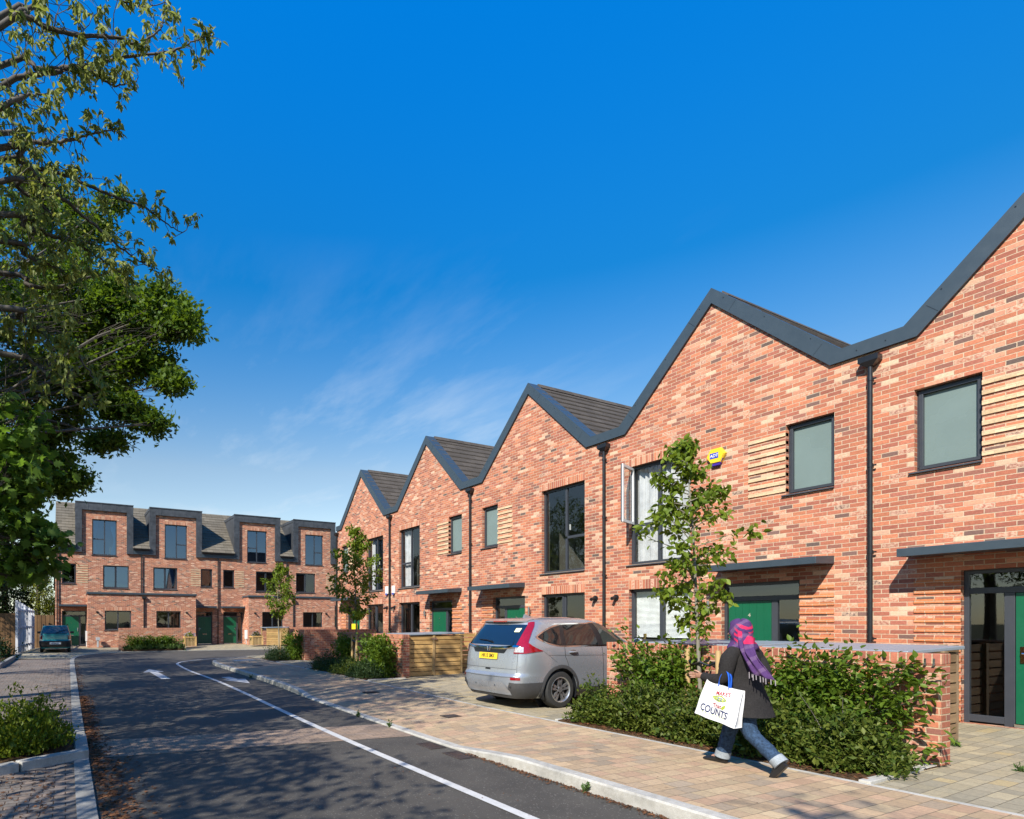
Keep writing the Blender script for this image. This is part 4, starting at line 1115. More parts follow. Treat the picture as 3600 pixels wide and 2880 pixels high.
board_fence('brown boarded fence catching sun stripes behind the teal car', (-40.4, -2.3), (-40.4, -.62), .18, 1.95)

# planters
def planter(label, x, y, z, pl_label, flowers):
    t = thing('planter_box', label, 'planter', (x, y, z), PI / 2, 'square wooden planters by the doors')
    b = MB()
    for k in range(6):
        a = -.35 + k * .1167
        for (c0, c1) in ((-.35, -.325), (.325, .35)): b.box(a + .003, a + .1137, c0, c1, .03, .60)
        for (c0, c1) in ((-.35, -.325), (.325, .35)): b.box(c0, c1, max(-.325, a + .003), min(.325, a + .1137), .03, .60)
    b.build('boards', M['wood_z'], t)
    r = MB(); frame_rect
    r.box(-.37, .37, -.375, -.35, .54, .61); r.box(-.37, .37, .35, .375, .54, .61); r.box(-.375, -.35, -.35, .35, .54, .61); r.box(.35, .375, -.35, .35, .54, .61)
    r.box(-.37, -.29, -.37, -.352, 0, .54); r.box(.29, .37, -.37, -.352, 0, .54)
    r.build('rim', M['wood_x'], t)
    s = MB(); s.box(-.32, .32, -.32, .32, .4, .55); s.build('soil', M['soil'], t)
    return t
planter('wooden planter with violet and white flowers by the dark green door', -38.5, 7.0, .19, '', True)
planter('wooden planter with dark leafy plants right of the sunlit green door', -38.4, 11.3, .19, '', False)
# glass-clad tower far off behind the trees
tw = thing('tower_block', 'pale blue glass tower block glimpsed through the leaves', 'tower block', (-118, -21, 0))
b = MB(); b.box(-8, 8, -8, 8, 0, 46); b.build('cladding', flat_mat('pale_blue_cladding', (.22, .36, .52), .3), tw)
b = MB()
for k in range(15): b.box(8.0, 8.12, -8, 8, 2 + k * 3, 3.6 + k * 3)
b.build('window_band', flat_mat('tower_glass', (.16, .25, .33), .1), tw)
b = MB()
for k in range(15): b.box(8.0, 8.3, -8.1, 8.1, 4.4 + k * 3, 4.6 + k * 3)
b.build('floor_edge', M['white'], tw)
# ------------------------------------------------------------------ cars
def car_paint(name, col, metal=.75, rough=.28):
    m, nt = new_mat(name)
    n1 = noise(nt, 900, 1); n2 = noise(nt, 2.5, 3)
    c = ramp(nt, n1, [(.35, tuple(x * .9 for x in col)), (.65, tuple(min(1, x * 1.1) for x in col))])
    r = math_n(nt, 'ADD', math_n(nt, 'MULTIPLY', n2, .14), rough - .07)
    finish(nt, c, r, metal, None, Coat_Weight=.8, Coat_Roughness=.05)
    return m
M['silver'] = car_paint('silver_car_paint', (.36, .385, .425), .5, .28)
M['teal'] = car_paint('teal_car_paint', (.012, .20, .21), .1, .35)
M['cladding'] = flat_mat('dark_car_cladding', (.05, .05, .053), .6, 0, .15, 30, .05)
M['rubber'] = flat_mat('tyre_rubber', (.022, .022, .022), .8, 0, .2, 20, .15)
M['alloy'] = flat_mat('alloy_wheel', (.50, .51, .53), .3, .85, .05)
M['red_lens'] = flat_mat('red_lamp_lens', (.26, .003, .008), .10, 0, .12, 25, .02, Coat_Weight=1.0)
M['clear_lens'] = flat_mat('clear_lamp_lens', (.62, .60, .60), .12, .3, .25, 40, .1, Coat_Weight=1.0)
M['plate_y'] = flat_mat('yellow_plate', (.83, .56, .03), .4, 0, .02)
M['plate_w'] = flat_mat('white_plate', (.66, .68, .70), .4, 0, .02)
M['ink'] = flat_mat('black_letters', (.01, .01, .012), .5)
M['seat'] = flat_mat('car_seat_cloth', (.045, .045, .05), .9)

class Shell:
    """Car body from plan outlines stacked by height; point(theta, z): theta 0 = rear centre, 90 = side, 180 = nose."""
    def __init__(s, rear, front, half, xm, nr, nf):
        s.r, s.f, s.h, s.xm, s.nr, s.nf = rear, front, half, xm, nr, nf
    def _i(s, tab, z): 
        zs = [p[0] for p in tab]; vs = [p[1] for p in tab]
        if z <= zs[0]: return vs[0]
        if z >= zs[-1]: return vs[-1]
        k = max(i for i in range(len(zs)) if zs[i] <= z); k = min(k, len(zs) - 2)
        # monotone cubic
        h = zs[k + 1] - zs[k]; t = (z - zs[k]) / h
        def sl(i):
            if i <= 0 or i >= len(zs) - 1: return (vs[1] - vs[0]) / (zs[1] - zs[0]) if i <= 0 else (vs[-1] - vs[-2]) / (zs[-1] - zs[-2])
            a = (vs[i] - vs[i - 1]) / (zs[i] - zs[i - 1]); b = (vs[i + 1] - vs[i]) / (zs[i + 1] - zs[i])
            return 0 if a * b <= 0 else 2 * a * b / (a + b)
        m0, m1 = sl(k), sl(k + 1)
        return (2 * t ** 3 - 3 * t * t + 1) * vs[k] + (t ** 3 - 2 * t * t + t) * h * m0 + (-2 * t ** 3 + 3 * t * t) * vs[k + 1] + (t ** 3 - t * t) * h * m1
    def pt(s, th, z, sg=-1, off=0.0):
        def P(th, z):
            w = s._i(s.h, z); a = math.radians(th)
            if th <= 90: n, xe = s.nr, s._i(s.r, z)
            else: n, xe = s.nf, s._i(s.f, z)
            c, d = abs(math.cos(a)) ** (2 / n), abs(math.sin(a)) ** (2 / n)
            return Vector((s.xm + (xe - s.xm) * c, sg * w * d, z))
        p = P(th, z)
        if off:
            e = .4
            t0 = max(th - e, 0.0); t1 = min(th + e, 180.0)
            du = P(t1, z) - P(t0, z); dz = P(th, z + .01) - P(th, z - .01)
            if du.length < 1e-6: du = Vector((0, sg, 0))
            n = du.cross(dz); n.normalize()
            ctr = Vector((s.xm, 0, z)); q = p - ctr; q.z = 0
            if n.dot(q) < 0: n = -n
            p = p + n * off
        return p
    def th_y(s, y, z):
        w = s._i(s.h, z); k = min(1, abs(y) / w); return math.degrees(math.asin(min(1, k ** (s.nr / 2))))
    def th_x(s, x, z):
        if x <= s.xm:
            k = min(1, max(0, (s.xm - x) / (s.xm - s._i(s.r, z)))); return math.degrees(math.acos(k ** (s.nr / 2)))
        k = min(1, max(0, (x - s.xm) / (s._i(s.f, z) - s.xm))); return 180 - math.degrees(math.acos(k ** (s.nf / 2)))
    def body(s, z0, z1, nz, nth=36):
        ths = [90 * (1 - math.cos(PI * i / nth)) / 1.0 for i in range(nth + 1)]
        ths = [min(180, t) for t in ths]
        # denser towards the corners
        base = []
        for i in range(nth + 1):
            u = i / nth; base.append(180 * u)
        mb = MB(); rings = []
        for k in range(nz + 1):
            u = k / nz; z = z0 + (z1 - z0) * u
            ring = [s.pt(t, z, -1) for t in base] + [s.pt(t, z, 1) for t in reversed(base[1:-1])]
            rings.append(ring)
        mb.rings(rings); return mb
    def patch(s, bot, top, sg, off, mb, nu=10, nv=4, m=0, thick=0):
        """bot/top: lists of (theta, z) of equal length."""
        def samp(L_, u):
            k = u * (len(L_) - 1); i = min(int(k), len(L_) - 2); f = k - i
            return (L_[i][0] + (L_[i + 1][0] - L_[i][0]) * f, L_[i][1] + (L_[i + 1][1] - L_[i][1]) * f)
        G = []
        for j in range(nv + 1):
            v = j / nv; row = []
            for i in range(nu + 1):
                a, b = samp(bot, i / nu), samp(top, i / nu)
                row.append(s.pt(a[0] + (b[0] - a[0]) * v, a[1] + (b[1] - a[1]) * v, sg, off))
            G.append(row)
        mb.grid(G, m)

def cut(o, cutters):
    for c in cutters:
        md = o.modifiers.new('cut', 'BOOLEAN'); md.operation = 'DIFFERENCE'; md.object = c; md.solver = 'EXACT'
    bpy.context.view_layer.update()
    me = bpy.data.meshes.new_from_object(o.evaluated_get(bpy.context.evaluated_depsgraph_get()))
    o.modifiers.clear(); old = o.data; o.data = me
    for c in cutters: bpy.data.objects.remove(c)
    return o

def wheel(parent, x, y, sg, r, w, spokes=5, steel=False):
    """sg=-1: outer face towards -y."""
    t = MB(); n = 40
    prof = [(r * .66, -.5), (r * .80, -.52), (r * .93, -.48), (r * .985, -.36), (r, -.2), (r, .2), (r * .985, .36), (r * .93, .48), (r * .80, .52), (r * .66, .5)]
    rings = [[(math.cos(2 * PI * i / n) * pr, pw * w, math.sin(2 * PI * i / n) * pr) for i in range(n)] for pr, pw in prof]
    t.rings(rings, cap=False)
    for k in range(n * 2):
        a = 2 * PI * k / (n * 2)
        if k % 2 == 0:
            for yy in (-.25, .0, .25):
                c = Vector((math.cos(a), 0, math.sin(a))); tt = Vector((-c.z, 0, c.x))
                p = c * (r + .001) + Vector((0, yy * w, 0)); q = tt * .009; h = Vector((0, w * .09, 0))
                t.face([p - q - h, p + q - h, p + q + h, p - q + h])
    wo = t.build('wheel', M['rubber'], parent, smooth=35, loc=(x, y, r))
    k = MB(); yo = sg * w * .40
    k.rings([[(math.cos(2 * PI * i / n) * pr, yy, math.sin(2 * PI * i / n) * pr) for i in range(n)] for pr, yy in ((r * .69, sg * w * .5), (r * .66, sg * w * .52), (r * .62, sg * w * .46), (r * .61, sg * w * .1))], cap=False)
    for i in range(spokes):
        for da in (-.20, .20):
            a = 2 * PI * i / spokes + .3; a0 = a + da * .55; a1 = a + da
            for (b0, b1, f0, f1) in ((.10, .62, .055, .038),):
                p0 = Vector((math.cos(a0) * r * b0, yo, math.sin(a0) * r * b0)); p1 = Vector((math.cos(a1) * r * b1, yo, math.sin(a1) * r * b1))
                d = (p1 - p0).normalized(); s_ = Vector((-d.z, 0, d.x))
                D = Vector((0, -sg * .04, 0))
                q = [p0 - s_ * f0 * .5, p0 + s_ * f0 * .5, p1 + s_ * f1 * .5, p1 - s_ * f1 * .5]
                k.rings([[v for v in q], [v + D for v in q]])
    k.tube([(0, yo + sg * .012, 0), (0, yo - sg * .04, 0)], r * .16, 16)
    k.build('rim', M['alloy'], wo, smooth=30)
    h = MB(); h.tube([(0, sg * w * .06, 0), (0, sg * w * .0, 0)], r * .62, 24); h.tube([(0, sg * w * .16, 0), (0, sg * w * .06, 0)], r * .42, 20); h.build('brake_disc', M['greydrain'], wo)
    return wo

def letters_on(parent, name, s, size, mtx, mat, depth=.001, sx=.8):
    mb = MB(); mb.add(text_mb(s, size, depth), mtx @ Matrix.Diagonal((sx, 1, 1, 1))); return mb.build(name, mat, parent)

def suv():
    t = thing('parked_car', 'silver five-door family car parked nose-in on the grey block drive', 'car', (-8.93, 7.08, .115), PI / 2)
    S = Shell(rear=[(.20, .12), (.34, .045), (.46, .0), (.60, .0), (.66, .05), (.80, .062), (.98, .08), (1.12, .105), (1.20, .15), (1.30, .215), (1.42, .30), (1.52, .38), (1.585, .41), (1.625, .47), (1.665, .72), (1.69, 1.30)],
              front=[(.20, 4.42), (.32, 4.52), (.50, 4.57), (.75, 4.55), (.90, 4.46), (1.00, 4.25), (1.06, 3.95), (1.11, 3.55), (1.16, 3.25), (1.27, 3.02), (1.40, 2.78), (1.52, 2.52), (1.585, 2.34), (1.625, 2.2), (1.665, 1.98), (1.69, 1.6)],
              half=[(.20, .78), (.30, .86), (.45, .895), (.66, .905), (.85, .912), (1.00, .908), (1.10, .895), (1.16, .88), (1.27, .835), (1.40, .785), (1.52, .735), (1.585, .70), (1.625, .655), (1.665, .52), (1.69, .25)],
              xm=1.70, nr=7.0, nf=4.2)
    b = S.body(.20, 1.69, 56, 72)
    body = b.build('body', M['silver'], t)
    cs = []
    for x in (1.02, 3.64):
        for sg in (-1, 1):
            c = MB(); c.tube([(x, sg * .62, .335), (x, sg * 1.1, .335)], .415, 40); co = c.build('cutter', M['cladding']); co.parent = t; cs.append(co)
    bpy.context.view_layer.update()
    cut(body, cs)
    body.data.shade_smooth(); body.data.set_sharp_from_angle(angle=R(32))
    # wheel-arch liners
    ln = MB()
    for x in (1.02, 3.64):
        for sg in (-1, 1):
            n = 28; G = [[(x + math.cos(PI * (-.12 + 1.24 * i / n)) * .412, sg * yy, .335 + math.sin(PI * (-.12 + 1.24 * i / n)) * .412) for i in range(n + 1)] for yy in (.60, .885)]
            ln.grid(G)
            ln.face([(x + math.cos(2 * PI * i / n) * .41, sg * .61, .335 + math.sin(2 * PI * i / n) * .41) for i in range(n)])
    ln.build('wheel_arch', M['black'], t, merge=False)
    # cladding along sills, arches and bumpers
    cl = MB()
    for sg in (-1, 1):
        for x in (1.02, 3.64):
            n = 26; G = []
            for rr in (.408, .44, .47):
                row = []
                for i in range(n + 1):
                    a = PI * (-.10 + 1.20 * i / n); xx = x + math.cos(a) * rr; zz = .335 + math.sin(a) * rr
                    p = S.pt(S.th_x(xx, max(zz, .22)), max(zz, .22), sg, .014 if rr < .46 else .004)
                    row.append(p)
                G.append(row)
            cl.grid(G)
        S.patch([(S.th_x(1.48, .21), .21), (S.th_x(3.18, .21), .21)], [(S.th_x(1.46, .37), .37), (S.th_x(3.20, .37), .37)], sg, .012, cl, 14, 3)
        # dark lower rear bumper corners
        S.patch([(S.th_y(.46, .21), .21), (S.th_y(.70, .21), .21), (S.th_x(.53, .21), .21)], [(S.th_y(.64, .50), .50), (S.th_y(.74, .49), .49), (S.th_x(.60, .50), .50)], sg, .010, cl, 24, 4)
    S.patch([(-S.th_y(.5, .205), .205), (S.th_y(.5, .205), .205)], [(-S.th_y(.5, .30), .30), (S.th_y(.5, .30), .30)], 1, .004, cl, 12, 2) if False else None
    G = [[S.pt(S.th_y(abs(y), z), z, 1 if y > 0 else -1, .006) for y in np.linspace(-.60, .60, 17)] for z in (.205, .26, .30)]
    cl.grid(G)
    cl.build('cladding', M['cladding'], t, smooth=40)
    # silver skid insert in the rear bumper, crisp edge strip
    sk = MB()
    zt = lambda y: .50 - .0 if abs(y) < .5 else .50 - (abs(y) - .5) * 1.35
    ys = np.linspace(-.62, .62, 29)
    G = []
    for v in (0, .33, .66, 1): G.append([S.pt(S.th_y(abs(y), max(.215, .27 + (zt(y) - .27) * v)), max(.215, .27 + (zt(y) - .27) * v), 1 if y > 0 else -1, .016) for y in ys])
    sk.grid(G); sk.build('bumper_insert', M['silver'], t, smooth=40)
    # shut lines: tailgate, doors
    sl = MB()
    def line(pts, sg, w=.006, mat=None):
        q = []
        for (th, z) in pts: q.append(S.pt(th, z, sg, .0025))
        sl.tube(q, w * .5, 5)
    for sg in (-1, 1):
        line([(S.th_y(.735, z), z) for z in np.linspace(.60, 1.14, 9)], sg)
        line([(S.th_y(y, .60 - .02 * (1 - (y / .735) ** 2)), .60 - .02 * (1 - (y / .735) ** 2)) for y in np.linspace(0, .735, 10)], sg)
        line([(S.th_x(1.12 + .34 * max(0, (.95 - z)) ** .8, z), z) for z in np.linspace(.72, 1.13, 10)], sg)
        line([(S.th_x(2.09 + .06 * (1.1 - z), z), z) for z in np.linspace(.36, 1.13, 12)], sg)
        line([(S.th_x(3.20 - .12 * (z - .5), z), z) for z in np.linspace(.50, 1.12, 12)], sg)
        line([(S.th_x(x, .365), .365) for x in np.linspace(1.5, 3.1, 14)], sg)
        line([(S.th_x(.62 + .30 * k, 1.05 - .20 * k), 1.05 - .20 * k) for k in np.linspace(0, 1, 8)], sg, .004)
        line([(S.th_x(x, 1.0 - .02 * x), 1.0 - .02 * x) for x in np.linspace(.72, 3.3, 20)], sg, .004)
    line([(S.th_y(y, .735), .735) for y in np.linspace(0, .72, 10)], 1, .005); line([(S.th_y(y, .735), .735) for y in np.linspace(0, .72, 10)], -1, .005)
    sl.build('shut_lines', M['black'], t)
    # glass
    rw = MB(); G = []
    for v in np.linspace(0, 1, 8):
        z = 1.165 + (1.54 - 1.165) * v; hw = .745 - .115 * v
        G.append([S.pt(S.th_y(abs(y), z), z, 1 if y > 0 else -1, .006) for y in np.linspace(-hw, hw, 19)])
    rw.grid(G); rw.build('rear_window', M['glass_dark'], t, smooth=60)
    def side_glass(name, bot, top, mat, sg, off=.006, nu=12, nv=5):
        mb = MB(); S.patch([(S.th_x(x, z), z) for x, z in bot], [(S.th_x(x, z), z) for x, z in top], sg, off, mb, nu, nv)
        return mb.build(name, mat, t, smooth=60)
    for sg in (-1, 1):
        # bright surround, dark pillar band, then the panes
        side_glass('window_trim', [(.50, 1.305), (.72, 1.195), (1.02, 1.135), (2.05, 1.125), (3.16, 1.145)], [(.50, 1.32), (.82, 1.475), (1.22, 1.562), (1.95, 1.592), (2.28, 1.578)], M['chrome'], sg, .004, 28, 5)
        side_glass('pillar_band', [(.555, 1.312), (.74, 1.212), (1.03, 1.155), (2.05, 1.145), (3.09, 1.16)], [(.555, 1.325), (.86, 1.462), (1.24, 1.541), (1.95, 1.570), (2.26, 1.556)], M['black'], sg, .006, 28, 5)
        side_glass('quarter_window', [(.60, 1.318), (.76, 1.225), (1.06, 1.168)], [(.60, 1.328), (.88, 1.448), (1.12, 1.505)], M['glass_car'], sg, .009)
        side_glass('door_window', [(1.16, 1.166), (2.00, 1.158)], [(1.22, 1.520), (1.90, 1.556)], M['glass_car'], sg, .009)
        side_glass('door_window', [(2.13, 1.158), (3.02, 1.172)], [(2.02, 1.556), (2.25, 1.540)], M['glass_car2'], sg, .009, 14, 6)
        # tail lamps climbing the rear pillar
        tl = MB()
        S.patch([(S.th_y(.66, 1.02), 1.02), (S.th_y(.82, 1.02), 1.02), (S.th_x(.30, 1.03), 1.03), (S.th_x(.60, 1.065), 1.065)], [(S.th_y(.67, 1.20), 1.20), (S.th_y(.79, 1.20), 1.20), (S.th_x(.26, 1.20), 1.20), (S.th_x(.33, 1.21), 1.21)], sg, .014, tl, 20, 5)
        S.patch([(S.th_y(.67, 1.20), 1.20), (S.th_y(.79, 1.20), 1.20), (S.th_x(.26, 1.20), 1.20), (S.th_x(.33, 1.21), 1.21)], [(S.th_y(.615, 1.575), 1.575), (S.th_y(.655, 1.58), 1.58), (S.th_x(.52, 1.585), 1.585), (S.th_x(.60, 1.588), 1.588)], sg, .014, tl, 18, 12)
        tl.build('tail_lamp', M['red_lens'], t, smooth=40)
        cl2 = MB(); S.patch([(S.th_y(.675, 1.04), 1.04), (S.th_y(.80, 1.04), 1.04)], [(S.th_y(.68, 1.135), 1.135), (S.th_y(.785, 1.13), 1.13)], sg, .019, cl2, 8, 4); cl2.build('reversing_lamp', M['clear_lens'], t, smooth=40)
        rf = MB(); S.patch([(S.th_y(.66, .545), .545), (S.th_y(.80, .545), .545)], [(S.th_y(.66, .592), .592), (S.th_y(.80, .592), .592)], sg, .008, rf, 8, 2); rf.build('reflector', M['red_lens'], t)
    # door mirrors, handles
        mm = MB(); c = Vector((3.00, sg * .99, 1.20)); n = 14
        mm.rings([[c + Vector((dx, sg * .10 * math.cos(2 * PI * i / n) * k, .075 * math.sin(2 * PI * i / n) * k)) for i in range(n)] for dx, k in ((-.04, .85), (-.03, 1.0), (.03, .95), (.07, .6))])
        mm.tube([(3.02, sg * .86, 1.15), (3.01, sg * .94, 1.17)], .03, 8)
        mm.build('door_mirror', M['silver'], t, smooth=50)
        mg = MB(); mg.face([c + Vector((-.042, sg * .08 * math.cos(2 * PI * i / n), .06 * math.sin(2 * PI * i / n))) for i in range(n)]); mg.build('mirror_glass', M['chrome'], t)
        for x in (1.22, 2.26):
            hd = MB(); z = 1.03
            pts = [S.pt(S.th_x(x + dx, z), z, sg, o) for dx, o in ((0, .004), (.04, .03), (.16, .03), (.20, .004))]; hd.tube(pts, [.016, .018, .018, .016], 8); hd.build('door_handle', M['silver'], t, smooth=50)
            hc = MB(); hc.grid([[S.pt(S.th_x(x + .11 + .085 * math.cos(a) * k, z + .045 * math.sin(a) * k), z + .045 * math.sin(a) * k, sg, .003) for a in np.linspace(0, 2 * PI, 17)] for k in (.05, 1.0)]); hc.build('handle_recess', M['silver_dk'], t, merge=False)
    # chrome bar, emblem, plate recess, plate
    cb = MB(); ys = np.linspace(-.72, .72, 25)
    arc = lambda y: 1.125 - .035 * (1 - min(1, (abs(y) / .62) ** 3))
    cb.grid([[S.pt(S.th_y(abs(y), arc(y) + dz), arc(y) + dz, 1 if y > 0 else -1, o) for y in ys] for dz, o in ((-.012, .008), (.0, .026), (.03, .026), (.045, .008))]); cb.build('chrome_bar', M['chrome'], t, smooth=50)
    dk = MB(); ys = np.linspace(-.47, .47, 15)
    dk.grid([[S.pt(S.th_y(abs(y) , z), z, 1 if y > 0 else -1, .006) for y in ys * k] for z, k in ((1.015, .9), (1.05, .97), (1.10, 1.05))]); dk.build('plate_recess', M['black'], t)
    pr = MB(); xr = S._i(S.r, .955)
    pr.box(-.012, 0, -.262, .262, -.058, .058); po = pr.build('number_plate', M['plate_y'], t, loc=(xr - .012, 0, .955)); po.rotation_euler = (0, R(7), 0)
    letters_on(po, 'plate_letters', 'HK15 SMX', .098, Matrix.Translation((-.014, 0, 0)) @ Matrix.Rotation(-PI / 2, 4, 'Z') @ Matrix.Rotation(PI / 2, 4, 'X'), M['ink'], sx=.84)
    em = MB(); xe = S._i(S.r, 1.10)
    def bar(p, q, w=.007): em.tube([p, q], w, 6)
    X = xe - .034
    bar((X, .028, 1.135), (X, .022, 1.06)); bar((X, -.028, 1.135), (X, -.022, 1.06)); bar((X, .025, 1.098), (X, -.025, 1.098))
    for (a, c) in (((.052, 1.143), (.036, 1.05)), ((-.052, 1.143), (-.036, 1.05)), ((.052, 1.143), (-.052, 1.143)), ((.036, 1.05), (-.036, 1.05))): bar((X + .004, a[0], a[1]), (X + .004, c[0], c[1]), .005)
    em.build('emblem', M['chrome'], t, smooth=40)
    hs = MB(); hs.grid([[S.pt(S.th_y(abs(y), z), z, 1 if y > 0 else -1, .008) for y in np.linspace(-.07, .07, 5)] for z in (.70, .73)]); hs.build('tailgate_catch', M['black'], t)
    # spoiler lip, brake lamp, aerial fin, wiper, sticker, sensors
    sp = MB(); ys = np.linspace(-.60, .60, 21)
    def lip(y, dx, dz): 
        p = S.pt(S.th_y(abs(y), 1.61), 1.61, 1 if y > 0 else -1); return (p.x - dx * (1 - .3 * (abs(y) / .6) ** 3), p.y, p.z + dz)
    sp.rings([[lip(y, .0, -.035), lip(y, .085, -.02), lip(y, .09, .0), lip(y, -.16, .045)] for y in ys]); sp.build('spoiler', M['silver'], t, smooth=40)
    bl = MB(); bl.grid([[(lip(y, .094, dz)[0], y, lip(y, .09, dz)[2]) for y in np.linspace(-.2, .2, 7)] for dz in (-.018, .002)]); bl.build('brake_lamp', M['red_lens'], t)
    fn = MB(); fn.rings([[(.93, -.03, 1.66), (1.17, -.02, 1.665), (1.17, .02, 1.665), (.93, .03, 1.66)], [(.95, -.008, 1.745), (1.02, -.006, 1.735), (1.02, .006, 1.735), (.95, .008, 1.745)]]); fn.build('aerial_fin', M['silver'], t, smooth=40)
    wp = MB(); q = [S.pt(S.th_y(abs(y), z), z, 1 if y > 0 else -1, .025) for y, z in ((-.02, 1.21), (.15, 1.235), (.40, 1.245))]; wp.tube(q, [.02, .012, .008], 6); wp.build('rear_wiper', M['black'], t)
    st = MB(); st.grid([[S.pt(S.th_y(abs(y), z), z, -1, .010) for y in (.47, .53, .585)] for z in (1.40, 1.435, 1.47)]); st.build('window_sticker', flat_mat('sticker', (.80, .78, .45), .5), t)
    sn = MB()
    for y in (-.66, -.28, .28, .66):
        p = S.pt(S.th_y(abs(y), .43), .43, 1 if y > 0 else -1, .018); sn.tube([p, p + Vector((-.006, 0, 0))], .013, 10)
    sn.build('parking_sensor', M['chrome'], t)
    ep = MB(); ep.tube([(.12, -.42, .235), (.45, -.42, .25)], .032, 12); ep.build('exhaust_pipe', M['steel'], t, smooth=40)
    wsn = MB(); G = []
    for v in np.linspace(0, 1, 6):
        z = 1.19 + (1.56 - 1.19) * v; row = []
        for y in np.linspace(-1, 1, 13):
            yy = y * (.72 - .12 * v); k = abs(yy) / S._i(S.h, z); th = 180 - math.degrees(math.asin(min(1, k ** (S.nf / 2)))); row.append(S.pt(th, z, 1 if yy > 0 else -1, .006))
        G.append(row)
    wsn.grid(G); wsn.build('windscreen', M['glass_car'], t, smooth=60)
    for x in (1.02, 3.64):
        for sg in (-1, 1): wheel(t, x, sg * .785, sg, .345, .225)
    return t
M['glass_dark'] = flat_mat('privacy_glass', (.008, .012, .018), .03, 0, .02, 2, .0, 1.0, Coat_Weight=1.0)
M['glass_car'] = flat_mat('dark_car_glass', (.012, .013, .014), .03, 0, .02, 2, .0, .9)
M['glass_car2'] = flat_mat('front_door_glass', (.045, .050, .045), .04, 0, .05, 2, .0, .9)
M['silver_dk'] = car_paint('silver_recess', (.30, .31, .33), .85, .35)
suv()

